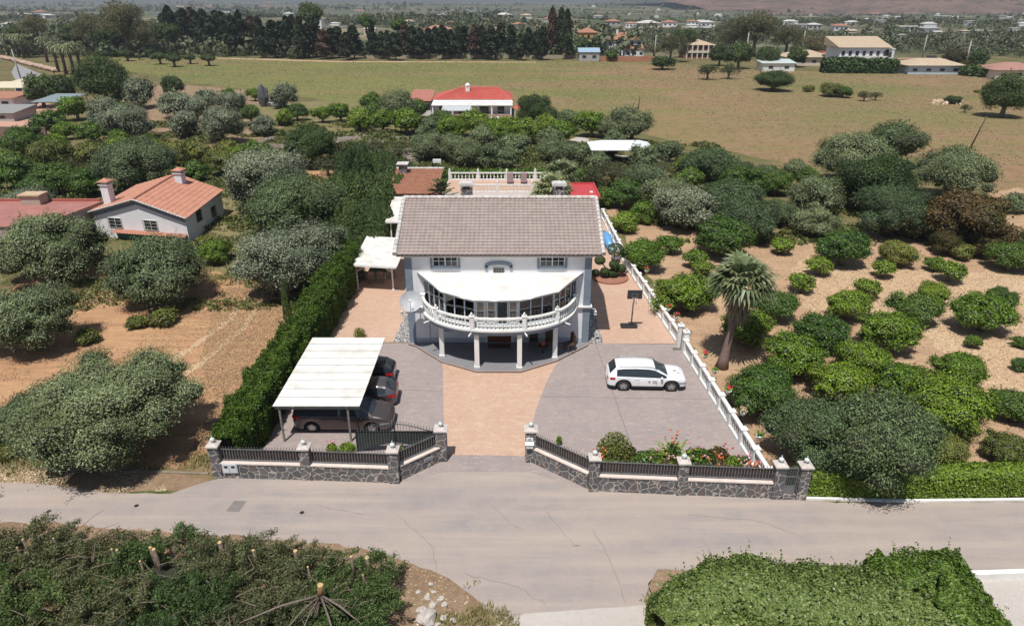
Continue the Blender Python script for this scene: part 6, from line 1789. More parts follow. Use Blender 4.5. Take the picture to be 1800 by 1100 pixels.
for i, (x, y, w, d, h) in enumerate(bushes):
    rowname = 'roadside row' if i < 7 else 'row nearest the camera'
    k_ = i if i < 7 else i - 7
    cut_bush(i, x, y, w, d, h, 'heap of cut cypress branches, %s in the %s' % (ORD[k_], rowname), 1 if i in (0, 3, 6, 7, 8, 10, 12) else 0)
stp = [(30, 962, .045), (40, 948, .05), (94, 946, .04), (196, 965, .05), (205, 966, .07), (264, 962, .07), (270, 965, .09), (246, 986, .05), (386, 953, .10), (445, 967, .07), (519, 968, .10), (541, 996, .05), (617, 978, .07), (645, 980, .10), (638, 1010, .04)]
for i, (u, v, r) in enumerate(stp):
    h = 1.52 + .1 * ((i * 5) % 4) / 3
    p = G(u, v, h)
    nm = '%s' % (['first', 'second', 'third', 'fourth', 'fifth', 'sixth', 'seventh', 'eighth', 'ninth', 'tenth', 'eleventh', 'twelfth', 'thirteenth', 'fourteenth', 'fifteenth'][i])
    t = thing('cut_stump', 'sawn-off cypress stem with a pale round cut, %s from the left along the heap' % nm, 'stump', (p.x, p.y, 0), 0, 'sawn stems in the felled row')
    mb = MB(); r *= .72; mb.tube([(p.x + .05, p.y + .05, 0), (p.x, p.y, h)], [r * 1.3, r * .96], 10); mb.build('stem', M['bark'], t)
    mb = MB(); mb.tube([(p.x, p.y, h + .001), (p.x, p.y - .004, h + .02)], r, 12); mb.build('cut_face', M['skin_stump'], t)
# the big sawn butt with its splayed limbs
p = G(563, 1028, 2.15)
t = thing('sawn_butt', 'thick sawn tree butt with an orange-yellow cut face and bare limbs trailing towards the camera', 'felled tree', (p.x, p.y, 0))
mb = MB(); dcut = Vector((.12, -.1, 1)).normalized(); q0 = p - dcut * .5
for e, r in ((Vector((-2.4, -1.0, 1.5)), .038), (Vector((-.9, -1.5, 1.5)), .025), (Vector((.9, -1.7, 1.5)), .034), (Vector((1.6, -1.1, 1.55)), .035), (Vector((-.3, -1.6, 1.5)), .022)):
    mb.tube([tuple(q0), (q0.x + e.x * .5, q0.y + e.y * .5, (q0.z + e.z) / 2 + .12), (q0.x + e.x, q0.y + e.y, e.z)], [r * 1.3, r, r * .5], 7)
rnd = random.Random(4)
for q in range(18):
    a = rnd.uniform(PI * 1.05, PI * 1.95); L = rnd.uniform(.5, 1.3); mb.tube([tuple(q0 + Vector((0, 0, rnd.uniform(-.3, 0)))), (q0.x + math.cos(a) * L, q0.y + math.sin(a) * L, 1.5 + rnd.uniform(-.1, .25))], [.018, .008], 4)
mb.build('limbs', simple('grey_bark', c4(.20, .155, .13), .9, c4(.12, .09, .07), 9), t)
mb = MB(); mb.tube([tuple(q0 - dcut * .1), tuple(p)], [.12, .098], 14); mb.build('stem', simple('orange_bark', c4(.24, .12, .06), .9), t)
mb = MB(); mb.tube([tuple(p + dcut * .001), tuple(p + dcut * .02)], [.098, .094], 14); mb.build('cut_face', M['skin_stump'], t)

# ---------------------------------------------------------------- palms
def fan_frond(mb, base, d, L, fan, seg=13, droop=.3):
    """petiole then a pleated fan of narrow blades"""
    d = d.normalized(); side = d.cross(Vector((0, 0, 1)))
    if side.length < .05: side = Vector((1, 0, 0))
    side.normalize(); up = side.cross(d)
    h = base + d * L
    mb.tube([tuple(base), tuple(base + d * L * .5), tuple(h)], [.028, .02, .014], 4, False)
    for i in range(seg):
        a = (i / (seg - 1) - .5) * R(205)
        bd = d * math.cos(a) + side * math.sin(a)
        l = fan * (1 - .22 * abs(a) / R(100))
        m1 = h + bd * l * .55 + up * .03; tip = h + bd * l + Vector((0, 0, -droop * l))
        wv = (side * math.cos(a) - d * math.sin(a)) * fan * .075
        n = len(mb.v)
        mb.v += [tuple(h), tuple(m1 - wv), tuple(tip), tuple(m1 + wv + up * .03)]
        mb.f.append((n, n + 1, n + 2, n + 3)); mb.sm.append(False)
def fan_palm(label, base, H, fan, n, lean=(0, 0), skirt=True, stem=.26, petiole=.9, seed=1):
    t = thing('fan_palm', label, 'palm tree', base)
    rnd = random.Random(seed)
    b = Vector(base); top = b + Vector((lean[0], lean[1], H))
    mb = MB(); pts = [b + (top - b) * q for q in np.linspace(0, 1, 9)]
    mb.tube([tuple(p) for p in pts], [stem * 1.9, stem * 1.25, stem * 1.05, stem, stem * .95, stem * .9, stem * .9, stem * .95, stem * .9], 12)
    mb.build('trunk', simple('palm_stem', c4(.22, .145, .12), .9, c4(.13, .09, .075), 14, bump=.7, bs=22), t)
    mb = MB()
    for i in range(n):
        a = i * 2.399; e = math.asin(-.25 + 1.22 * ((i + .5) / n))
        d = Vector((math.cos(a) * math.cos(e), math.sin(a) * math.cos(e), math.sin(e)))
        fan_frond(mb, top + Vector((0, 0, .05)), d, petiole * rnd.uniform(.8, 1.15), fan * rnd.uniform(.85, 1.15), 13, .28 + .2 * (e < .2))
    mb.build('fronds', M['l_palm'], t)
    if skirt:
        mb = MB()
        for i in range(60):
            a = i * 2.399; e = R(-38 - 45 * (i / 60)); zz = -.15 - 1.1 * (i / 60)
            d = Vector((math.cos(a) * math.cos(e), math.sin(a) * math.cos(e), math.sin(e)))
            fan_frond(mb, top + Vector((0, 0, zz)), d, .35, fan * rnd.uniform(.6, .85), 7, .5)
        mb.build('dead_skirt', M['l_dead'], t)
    return t
fan_palm('tall fan palm with a shaggy dead-leaf skirt in the right-hand orchard', (12.45, 35.9, 0), 5.1, 1.2, 46, (.65, .5), petiole=1.0, stem=.22, seed=3)
fan_palm('bushy fan palm between the raised terrace and the villa roof', (4.0, 66.5, 0), 2.6, 1.5, 30, (0, 0), False, .2, 1.1, 5)
fan_palm('second, shorter fan palm right of the terrace balustrade', (5.0, 70.5, 0), 3.2, 1.5, 26, (0, 0), False, .2, 1.0, 6)
def date_palm(label, x, y, H, seed, s=1.0, n=34):
    t = thing('date_palm', label, 'palm tree', (x, y, 0), 0, 'date palms in a row at the upper left')
    mb = MB(); mb.tube([(x, y, 0), (x + .1, y, H * .5), (x, y, H)], [.45 * s, .36 * s, .42 * s], 8); mb.build('trunk', simple('date_stem', c4(.075, .05, .04), .9, c4(.12, .08, .06), 8), t)
    rnd = random.Random(seed); mb = MB()
    for i in range(n):
        a = i * 2.399; e0 = R(70 - 95 * (i / n)); L = 2.6 * s * rnd.uniform(.85, 1.1); p = Vector((x, y, H)); prev = p; e = e0
        for q in range(6):
            d = Vector((math.cos(a) * math.cos(e), math.sin(a) * math.cos(e), math.sin(e))); nx_ = prev + d * L / 6
            sd = Vector((-math.sin(a), math.cos(a), 0)) * (.34 * s * (1 - abs(q - 2.2) / 5)); dr = Vector((0, 0, -.12 * s))
            for sg in (-1, 1):
                k_ = len(mb.v); mb.v += [tuple(prev), tuple(nx_), tuple(nx_ + sd * sg + dr + d * .1)]; mb.f.append((k_, k_ + 1, k_ + 2)); mb.sm.append(False)
            prev = nx_; e -= R(19)
    mb.build('fronds', M['l_palm'], t)
for i, (u, v, h) in enumerate(((103, 127, 7.2), (117, 132, 7.0), (131, 133, 7.2), (144, 132, 7.8), (34, 101, 7), (43, 103, 7), (84, 110, 7), (60, 98, 6.5), (16, 98, 6.5))):
    p = G(u, v); date_palm('date palm with a dark trunk, ' + ('first', 'second', 'third', 'fourth', 'fifth', 'sixth', 'seventh', 'eighth', 'ninth')[[(16), (34), (43), (60), (84), (103), (117), (131), (144)].index(u)] + ' from the left in the upper left row', p.x, p.y, h, i, 1.1)
t = None
# spiky potted monkey-puzzle behind the ridge, left end
t = thing('monkey_puzzle', 'young bottle-brush conifer with a brown ringed stem left of the raised terrace', 'tree', (-7.0, 66.6, 0))
mb = MB(); mb.tube([(-7.0, 66.6, 0), (-7.0, 66.6, 3.6)], [.18, .12], 8); mb.build('trunk', simple('red_stem', c4(.25, .07, .05), .8, c4(.5, .4, .35), 3, lo=.6, hi=.62), t)
mb = MB(); rnd = random.Random(3)
for lv in range(5):
    z = 1.6 + lv * .5; L = 1.9 - lv * .32
    for k_ in range(7):
        a = k_ * .9 + lv; e = Vector((math.cos(a), math.sin(a), .18))
        for q in range(9):
            c0 = Vector((-7.0, 66.6, z)) + e * L * (q / 9 + .1)
            for s in (-1, 1):
                w_ = Vector((-math.sin(a), math.cos(a), .3 * s)) * s * .16; mb.quad(c0, c0 + w_ + e * .05, c0 + w_ * 1.1 + e * .18, c0 + e * .16)
mb.build('fronds', M['l_conifer'], t)

# ---------------------------------------------------------------- flower bed behind the street wall
def bed_plant(name, label, x, y, w, h, mat, n=1500, leaf=.06, asp=.4, flower=None, nf=0, seed=0, sag=0):
    rng = np.random.default_rng(seed + 50)
    t = thing(name, label, 'plant', (x, y, .12))
    d = dirs(n, rng, .5); P = d * rng.uniform(.35, 1, n)[:, None] * np.array([w / 2, w / 2 * .9, h * .6]); P[:, 2] = np.abs(P[:, 2]) + .04; P[:, 1] = np.maximum(P[:, 1], (-.6 if y < 27 and x > 3 else -9) + .05 * np.sin(P[:, 0] * 30))
    V, F = leaf_cloud(P, d, leaf, asp, rng, .6, sag)
    me = np_mesh('leaves', V, F, mat); o = bpy.data.objects.new('leaves', me); COL.objects.link(o); o.parent = t
    mb = MB()
    for q in range(5): mb.tube([(0, 0, 0), (w * .25 * math.cos(q * 1.3), w * .25 * math.sin(q * 1.3), h * .5)], [.02, .01], 4)
    me = bpy.data.meshes.new('stems'); me.from_pydata(mb.v, [], mb.f); me.materials.append(M['bark']); o = bpy.data.objects.new('stems', me); COL.objects.link(o); o.parent = t
    if flower:
        mb = MB()
        for q in range(nf):
            a = rng.uniform(0, 6.28); r = rng.uniform(.1, .48) * w; mb.blob((r * math.cos(a), r * math.sin(a), h * rng.uniform(.55, .85)), .055, q, 1, .3)
        me = bpy.data.meshes.new('flowers'); me.from_pydata(mb.v, [], mb.f); me.materials.append(flower); o = bpy.data.objects.new('flowers', me); COL.objects.link(o); o.parent = t
    return t
bz = [('rose_bush', 'tall olive-green shrub at the left end of the flower bed', 4.75, 26.1, 1.4, 2.0, M['l_citrus_yellow'], 2600, .06, .45, None, 0),
      ('geranium', 'low dark green leafy plant below the tall shrub, beside the stone pillar', 4.5, 25.2, 1.4, .9, M['l_citrus_dark'], 2200, .07, .6, M['red_flower'], 3),
      ('hibiscus', 'orange-red blooming plant at the very left corner of the bed', 4.0, 25.6, .5, 1.0, M['l_citrus_dark'], 500, .05, .5, M['orange_flower'], 6),
      ('shrub', 'dark green rounded shrub second from the left in the bed', 6.2, 25.5, 1.5, 1.15, M['l_citrus_dark'], 2600, .065, .5, M['pink_flower'], 2),
      ('canna', 'purple-leaved plant behind the green shrub', 5.5, 26.0, .5, 1.2, M['l_avocado'], 400, .12, .35, None, 0),
      ('canna', 'brown-leaved plant beside the fern', 6.95, 25.2, .6, 1.1, M['l_avocado'], 500, .11, .35, M['pink_flower'], 3),
      ('strelitzia', 'leafy plant with orange blooms behind the fern', 7.4, 26.0, .7, 1.6, M['l_citrus_dark'], 500, .08, .4, M['orange_flower'], 5),
      ('shrub', 'dark shrub with small pink flowers right of the fern', 8.5, 25.7, 1.3, 1.3, M['l_citrus_dark'], 2400, .06, .45, M['pink_flower'], 6),
      ('canna', 'broad bronze-leaved canna with an orange flower behind the second railing', 9.2, 25.2, 1.0, 1.0, M['l_avocado'], 900, .12, .4, M['orange_flower'], 5),
      ('canna', 'dark red-brown foliage clump in the middle of the right half of the bed', 9.5, 25.9, .9, 1.2, M['l_avocado'], 900, .11, .4, M['red_flower'], 2),
      ('shrub', 'light green bush toward the right end of the bed', 10.0, 25.4, 1.0, .95, M['l_citrus'], 1600, .055, .4, M['pink_flower'], 4),
      ('croton', 'yellow-and-brown leaved plant nearest the balustrade', 10.8, 25.0, 1.0, .75, M['l_avocado'], 900, .10, .4, M['pink_flower'], 3)]
bz += [('shrub', 'low green filler shrub %s along the flower bed' % q_, x_, y_, .9, .6, (M['l_citrus_dark'], M['l_citrus'], M['l_avocado'])[j_ % 3], 1300, .055, .45, (M['pink_flower'], None, M['red_flower'])[j_ % 3], 3) for j_, (q_, x_, y_) in enumerate((('just left of the tallest shrub', 4.1, 26.2), ('between the tall shrub and the round one', 5.4, 25.3), ('left of the fern', 6.7, 26.3), ('directly right of the fern', 8.1, 25.1), ('behind the bronze canna', 9.0, 26.4), ('in the right half, against the railing', 9.8, 24.95), ('at the right end behind the croton', 10.6, 25.9)))]
for i, b in enumerate(bz): bed_plant(b[0], b[1], b[2], b[3] + .3, b[4] * 1.45, b[5] * 1.45, b[6], int(b[7] * 1.8), b[8], b[9], b[10], b[11] * 2, i)
fern = thing('fern', 'bright green arching cycad fern in the middle of the flower bed', 'plant', (7.5, 25.45, .12))
mb = MB()
for i in range(16):
    a = i * 2.399; e = R(74 - i * 1.5); prev = Vector((7.5, 26.0, .4)); L = 1.5
    for q in range(9):
        d = Vector((math.cos(a) * math.cos(e), math.sin(a) * math.cos(e), math.sin(e))); nx_ = prev + d * L / 9; sd = Vector((-math.sin(a), math.cos(a), .15)) * (.17 * (1 - abs(q - 3.5) / 6.5))
        for sg in (-1, 1): mb.add([tuple(prev), tuple(nx_), tuple(nx_ + Vector((sd.x * sg, sd.y * sg, sd.z)))], [(0, 1, 2)])
        prev = nx_; e -= R(9)
mb.build('fronds', M['l_ivy_bright'], fern)
for i, (u, v, w, h, fl, lab) in enumerate(((583, 792, .6, .7, M['pink_flower'], 'small pink rose bush behind the left railing, near the middle pillar'), (610, 790, .9, .55, None, 'low green rose bush behind the left railing'), (536, 792, .3, .4, M['pink_flower'], 'tiny pink flowering plant beside the second pillar'), (700, 795, .5, .6, None, 'small green plant in the corner by the left gate pillar'), (983, 778, .3, .6, None, 'single green sprig behind the right railing near the gate'), (632, 590, .9, 1.0, None, 'yellow-green bush on the orange paving behind the carport'))):
    p = G(u, v, .2); bed_plant('rose_bush', lab, p.x, p.y + .1, w, h, M['l_citrus_yellow'] if i == 5 else M['l_citrus'], int(700 * w + 200), .05, .45, fl, 5, 70 + i)

# weeds and grass tufts
def tufts(name, polys, n, size, mat, seed, zz=.02):
    rng = np.random.default_rng(seed); pts = []
    for (x0, x1, y0, y1, m) in polys:
        pts.append(np.stack([rng.uniform(x0, x1, m), rng.uniform(y0, y1, m), np.zeros(m)], 1))
    P = np.concatenate(pts)
    keep = np.array([mnoise.noise(Vector((p[0] * .5, p[1] * .5, seed))) > .05 for p in P]); P = P[keep]
    k = 5; P = np.repeat(P, k, 0) + rng.normal(0, size * .5, (len(P) * k, 3)) * np.array([1, 1, 0]); m = len(P)
    a = rng.uniform(0, 6.28, m); h = size * rng.uniform(.6, 1.4, m); w = size * .12
    t = np.stack([np.cos(a), np.sin(a), np.zeros(m)], 1)
    tip = P + t * (h * .45)[:, None] + np.array([0, 0, 1]) * h[:, None]
    sd = np.stack([-np.sin(a), np.cos(a), np.zeros(m)], 1) * w
    V = np.stack([P - sd, P + sd, tip], 1).reshape(-1, 3); V[:, 2] += zz
    F = np.arange(m * 3).reshape(m, 3)
    me = np_mesh(name, V, F, mat); o = bpy.data.objects.new(name, me); COL.objects.link(o); return tag(o, {'dry_grass_tufts': 'dry grass growing between the trees and on the verges'}[name], 'grass', kind='stuff')
def cover(name, label, areas, n, mat, seed, leaf=.2, hgt=.5):
    rng = np.random.default_rng(seed); P = []
    tot = sum((a[1] - a[0]) * (a[3] - a[2]) for a in areas)
    for x0, x1, y0, y1 in areas:
        m = int(n * (x1 - x0) * (y1 - y0) / tot); P.append(np.stack([rng.uniform(x0, x1, m), rng.uniform(y0, y1, m), np.zeros(m)], 1))
    P = np.concatenate(P)
    f = np.array([mnoise.noise(Vector((p[0] * .22, p[1] * .22, seed))) + .5 * mnoise.noise(Vector((p[0] * .8, p[1] * .8, seed))) for p in P])
    P = P[f > -.02]; f = f[f > -.02]; P = np.repeat(P, 3, 0) + rng.normal(0, .15, (len(P) * 3, 3)); f = np.repeat(f, 3)
    P[:, 2] = rng.uniform(.03, 1, len(P)) * hgt * np.clip(f * 3 + .3, .2, 1.4)
    D = dirs(len(P), rng, 1.0)
    V, F = leaf_cloud(P, D, leaf, .5, rng, .5)
    me = np_mesh(name, V, F, mat); o = bpy.data.objects.new(name, me); COL.objects.link(o); return tag(o, label, 'ground cover', kind='stuff')
cover('undergrowth', 'weeds and low growth covering the ground under the thickets', [(-62, -13, 62, 100), (-62, -14, 100, 122), (-12, 30, 79, 104), (13, 50, 58, 70)], 60000, M['l_cdark2'], 31)
cover('undergrowth', 'low scrub round the cottage and behind the hedge', [(-36, -13.8, 44, 62), (-13.5, 10, 79.9, 100)], 20000, M['l_cdark2'], 33, .12, .35)
tufts('dry_grass_tufts', [(4.9, 5.9, 17.3, 19.8, 500), (-34, -22, 45, 68, 5000), (-26, -14, 26.2, 27.2, 500), (-3.2, .2, 15.5, 19.3, 900), (-40, -22, 24, 28, 1500), (-45, -15, 66, 120, 9000), (-30, -13, 50, 66, 3000)], 1, .22, M['l_grass'], 3)
# specks of straw, clods and grass clumps lying on the open ground
def inside(px, py, poly):
    c = np.zeros(len(px), dtype=bool); n = len(poly)
    for i in range(n):
        x1, y1 = poly[i]; x2, y2 = poly[(i + 1) % n]
        t = ((y1 > py) != (y2 > py)) & (px < (x2 - x1) * (py - y1) / ((y2 - y1) + 1e-12) + x1); c ^= t
    return c
def litter(name, label, polys, n, s0, s1, mat, seed, zz=.03, up=1.6, ybias=1.0, lim=(-150, 170, 20, 262), thr=-.25, dist_scale=0):
    rng = np.random.default_rng(seed); P = []
    for pn in polys:
        po = POLY[pn]; xs = [p[0] for p in po]; ys = [p[1] for p in po]
        x0, x1, y0, y1 = max(lim[0], min(xs)), min(lim[1], max(xs)), max(lim[2], min(ys)), min(lim[3], max(ys))
        m = n * 2; px = rng.uniform(x0, x1, m); py = y0 + (y1 - y0) * rng.uniform(0, 1, m) ** ybias
        k_ = inside(px, py, po) & (np.abs(px) < py * .80 + 4); px = px[k_]; py = py[k_]; P.append(np.stack([px, py, np.full(len(px), zz)], 1))
    P = np.concatenate(P)
    f = np.array([mnoise.noise(Vector((p[0] * .09, p[1] * .05, seed))) + .6 * mnoise.noise(Vector((p[0] * .5, p[1] * .3, seed))) for p in P])
    P = P[f > thr]
    if len(P) > n: P = P[rng.permutation(len(P))[:n]]
    sz = rng.uniform(s0, s1, len(P)) * (1 + dist_scale * P[:, 1] / 100)
    D = dirs(len(P), rng, up)
    V, F = leaf_cloud(np.zeros((len(P), 3)), D, 1.0, .55, rng, .3)
    V = V * np.repeat(sz, 4)[:, None]; V[:, 2] = np.abs(V[:, 2]) * .8; V += np.repeat(P, 4, 0)
    me = np_mesh(name, V, F, mat); o = bpy.data.objects.new(name, me); COL.objects.link(o); return tag(o, label, 'ground cover', kind='stuff')
litter('meadow_grass', 'dry and green grass clumps speckling the meadow', ['field'], 150000, .04, .09, M['l_meadow'], 61, .03, 1.0, 1.3, dist_scale=.7)
litter('meadow_grass', 'darker weeds speckling the meadow', ['field'], 16000, .04, .08, M['l_cdark2'], 62, .03, 1.0, 1.3, thr=.12, dist_scale=.7)
litter('straw_litter', 'straw and dry leaves littering the orchard soil', ['right_orchard_earth', 'pale_orchard_earth', 'upper_orchard_earth'], 42000, .03, .075, M['l_straw'], 63, .03, 2.2)
litter('soil_clods', 'clods and weeds on the tilled soil', ['bare_earth', 'tilled_strip', 'right_orchard_earth'], 45000, .025, .065, M['l_clod'], 64, .022, 1.2, 1.3)
litter('verge_litter', 'dry leaves and weeds on the roadside verges', ['verge', 'roadside_earth', 'dry_grass_patch', 'meadow_margin'], 26000, .02, .06, M['l_straw'], 65, .03, 1.2, lim=(-60, 60, 14, 130))
# white rocks at the end of the felled row
rk = [(752, 1050, .12), (775, 1052, .12), (762, 1040, .08), (781, 1062, .10), (752, 1086, .34), (778, 1086, .13), (795, 1090, .13), (770, 1098, .14), (742, 1072, .16), (757, 1026, .09), (735, 1040, .09), (760, 1062, .14)]
for i, (u, v, r) in enumerate(rk):
    p = G(u, v, r * .4)
    mb = MB(); mb.blob((p.x, p.y, r * .45), r, i, 2, .6, 1.3, (1.1, 1, .7))
    for q in range(len(mb.sm)): mb.sm[q] = False
    tag(mb.build('rock', M['rock'], at=(p.x, p.y, 0)), ('largest flat pale rock' if i == 4 else 'small pale rock, ' + ('', 'second', 'third', 'fourth', '', 'fifth', 'sixth', 'seventh', 'eighth', 'ninth', 'tenth', 'eleventh')[i].strip() + (' highest' if i in () else '') ) .replace('rock, ', 'rock number ' if False else 'rock, ') + (' on the grassy corner beside the felled branches' if i in (0, 4) else ' counted from the road on the grassy corner'), 'rock', 'pale rocks on the grassy corner')
# ---------------------------------------------------------------- white cottage on the left plot
co = thing('cottage', 'white cottage with an orange tiled gable roof and two capped chimneys', 'house', (-32.5, 62, 0))
rz = math.atan2(62.4 - 59.8, -28.3 + 37.75) * 0 + R(10)
c_, s_ = math.cos(R(-12)), math.sin(R(-12))
def Lc(x, y):      # cottage plan coordinates: x along the gable front, y going back
    return (-33.3 + x * c_ - y * .05, 59.5 + x * s_ + y * .99)
W2, DP, EH, RH = 4.7, 9.4, 2.35, 3.7
mb = MB()
q = [Lc(-W2, 0), Lc(W2, 0), Lc(W2, DP), Lc(-W2, DP)]
mb.prism(q, 0, EH)
f0, f1 = Lc(0, 0), Lc(0, DP)
mb.add([(*q[0], EH), (*q[1], EH), (*f0, RH)], [(0, 1, 2)]); mb.add([(*q[3], EH), (*q[2], EH), (*f1, RH)], [(2, 1, 0)])
mb.build('wall', M['wall_white'], co)
o_ = .25
E1, E2, E3, E4 = Lc(-W2 - o_, -.35), Lc(W2 + o_, -.35), Lc(W2 + o_, DP + .3), Lc(-W2 - o_, DP + .3); T0, T1 = Lc(0, -.35), Lc(0, DP + .3)
rb = tiled((*E2, EH + .03), (*E3, EH + .03), (*T1, RH + .1), (*T0, RH + .1), .26, .5, .05, .03)
tiled((*E4, EH + .03), (*E1, EH + .03), (*T0, RH + .1), (*T1, RH + .1), .26, .5, .05, .03, rb)
rr_ = rb.build('roof', M['tile_orange'], co)
mb = MB(); verge(mb, (*T0, RH + .16), (*T1, RH + .16), .11, .4); mb.build('ridge_tile', M['tile_orange'], rr_)
mb = MB(); verge(mb, (*E1, EH + .06), (*T0, RH + .13), .07, .3); verge(mb, (*E2, EH + .06), (*T0, RH + .13), .07, .3); mb.build('verge_tile', M['tile_white'], rr_)
# grey band below the gable
mb = MB()
for (a, b, za, zb) in ((Lc(-W2, -.03), Lc(0, -.03), EH - .1, RH - .08), (Lc(W2, -.03), Lc(0, -.03), EH - .1, RH - .08)):
    mb.add([(*a, za - .32), (*b, zb - .32), (*b, zb), (*a, za)], [(0, 1, 2, 3)])
mb.build('gable_band', M['trim_blue'], co)
nf = (s_, -c_)
for x in (-2.55, 1.1):
    p = Lc(x, -.01); window(co, p[0], p[1], 1.0, 1.35, .95, face=(s_, -c_), cols=1, rows=3, surround=0, grille=True)
for y, z, w in ((3.0, 1.2, 1.1), (6.6, .6, .95)):
    p = Lc(W2 + .01, y); window(co, p[0], p[1], z, w, .95, face=(.99, .05), cols=1, rows=2, surround=0, grille=True, frmat='wood_dark')
p0, p1 = Lc(-2.8, -.45), Lc(W2 - .1, -.45)
mb = tiled((*Lc(-2.8, -.75), .72), (*Lc(W2 - .1, -.75), .72), (*Lc(W2 - .1, -.02), .86), (*Lc(-2.8, -.02), .86), .26, .45, .05, .03); mb.build('porch_roof', M['tile_orange'], co)
mb = MB(); mb.prism([Lc(-2.6, -.12), Lc(W2 - .3, -.12), Lc(W2 - .3, -.02), Lc(-2.6, -.02)], .1, .65); mb.build('green_shutters', simple('green_paint', c4(.02, .16, .14), .5), co)
for (x, y, h) in ((-3.6, 1.6, 4.5), (1.3, 7.6, 4.4)):
    p = Lc(x, y); mb = MB(); mb.bx(p[0], p[1], h / 2 + .9, .72, .72, h - 1.8, R(-7)); ch = mb.build('chimney', M['wall_white'], co)
    zt = .9 + h / 2 + (h - 1.8) / 2
    mb = MB(); mb.bx(p[0], p[1], zt + .04, .92, .92, .08, R(-7)); mb.bx(p[0], p[1], zt + .18, .5, .5, .2, R(-7))
    mb.build('chimney_neck', M['wall_white'], ch)
    mb = MB(); mb.bx(p[0], p[1], zt + .31, 1.05, 1.05, .07, R(-7)); k_ = .5
    mb.add([(p[0] - k_, p[1] - k_, zt + .35), (p[0] + k_, p[1] - k_, zt + .35), (p[0] + k_, p[1] + k_, zt + .35), (p[0] - k_, p[1] + k_, zt + .35), (p[0], p[1], zt + .62)], [(0, 1, 4), (1, 2, 4), (2, 3, 4), (3, 0, 4)])
    mb.build('chimney_cap', M['tile_orange'], ch)
tr = thing('terrace_building', 'flat-roofed building with a dull red terrace left of the white cottage', 'building', (-44, 60, 0))
mb = MB(); mb.prism([(-58, 53.0), (-39.3, 55.2), (-38.1, 62.6), (-58, 62.6)], 0, 2.7); mb.build('wall', simple('dull_render', c4(.40, .34, .30), .9), tr)
mb = MB(); mb.prism([(-58.1, 52.9), (-39.2, 55.1), (-38.0, 62.7), (-58.1, 62.7)], 2.702, 2.76); mb.build('deck', M['red_deck'], tr)
mb = MB(); mb.beam((-58, 62.6), (-38.2, 62.6), .25, .2, 2.761); mb.build('parapet', simple('dull_red_edge', c4(.36, .10, .07), .8), tr)
mb = MB(); mb.box(-44.6, -42.9, 61.2, 62.4, 2.765, 3.6); ch = mb.build('chimney', simple('brown_block', c4(.42, .34, .27), .9), tr)
mb = MB(); mb.box(-44.75, -42.75, 61.05, 62.5, 3.6, 3.72); mb.build('chimney_cap', simple('tan_cap', c4(.50, .36, .24), .9), ch)

# ---------------------------------------------------------------- red-roofed house behind the groves
rh = thing('bungalow', 'white bungalow with a bright red hipped roof and a long pale veranda roof', 'house', (-7, 133, 0))
mb = MB(); mb.box(-14.0, -.3, 128.2, 139, 0, 2.9); mb.build('wall', M['wall_white'], rh)
mb = MB()
e, b = 2.95, 4.6
A, B, C, D = (-14.6, 130.2, e), (.1, 130.2, e), (.1, 140.2, e), (-14.6, 140.2, e); T0, T1 = (-9.6, 134.6, b), (-2.6, 134.6, b)
tiled(A, B, T1, T0, .5, .7, .07, .04, mb, 3)
mb.add([B, C, T1], [(0, 1, 2)]); mb.add([D, A, T0], [(0, 1, 2)]); mb.add([C, D, T0, T1], [(0, 1, 2, 3)])
rr_ = mb.build('roof', M['tile_red'], rh)
mb = MB(); verge(mb, T0, T1, .16, .6); verge(mb, A, T0, .14, .6); verge(mb, B, T1, .14, .6); mb.build('ridge_tile', simple('ridge_red', c4(.5, .13, .10), .8), rr_)
mb = MB(); mb.prism([(-14.3, 126.4), (.1, 126.4), (.1, 130.2), (-14.3, 130.2)], [2.45, 2.45, 2.85, 2.85], [2.55, 2.55, 2.95, 2.95]); mb.build('veranda_roof', M['white_sheet'], rh)
mb = MB(); mb.box(-14.2, 0, 126.6, 127, 0, .9); mb.build('veranda_wall', simple('pink_brick', c4(.42, .26, .21), .9), rh)
for x in (-14.1, -10.6, -7.2, -3.6, -.2):
    mb = MB(); mb.box(x - .12, x + .12, 126.55, 126.8, .9, 2.45); mb.build('veranda_post', M['white'], rh)
for x, w in ((-12.3, 1.6), (-8.6, 2.0), (-5, 1.6), (-2, 1.2)):
    mb = MB(); mb.box(x - w / 2, x + w / 2, 128.14, 128.19, .9, 2.1); mb.build('window', M['glass'], rh)
mb = MB(); mb.box(-8.6, -7.8, 133.0, 133.8, 3.6, 4.9); ch = mb.build('chimney', M['white'], rh)
mb = MB(); mb.lathe([(.5, 0), (.55, .3), (.2, .6), (0, .7)], -8.2, 133.4, 4.9, 8); mb.build('chimney_pot', M['white'], ch)
mb = MB(); mb.box(-18.2, -14.9, 131.5, 137, 0, 2.6); an = thing('annex', 'small pink-roofed annex at the left of the red-roofed bungalow', 'building', (-16.5, 134, 0)); mb.build('wall', M['wall_white'], an)
mb = tiled((-18.8, 130.8, 2.6), (-14.7, 130.8, 2.6), (-14.7, 137.2, 3.9), (-18.8, 137.2, 3.9), .45, .7, .06, .04); mb.prism([(-18.7, 131), (-14.8, 131), (-14.8, 137), (-18.7, 137)], [2.45] * 2 + [3.7] * 2, [2.55] * 2 + [3.85] * 2); mb.build('roof', simple('pinkish_tile', c4(.46, .20, .15), .85, c4(.40, .16, .12), 2, coord='pos'), an)
mb = MB(); mb.box(-15.9, -15.2, 131.44, 131.49, 1.1, 2.0); mb.build('window', M['glass'], an)
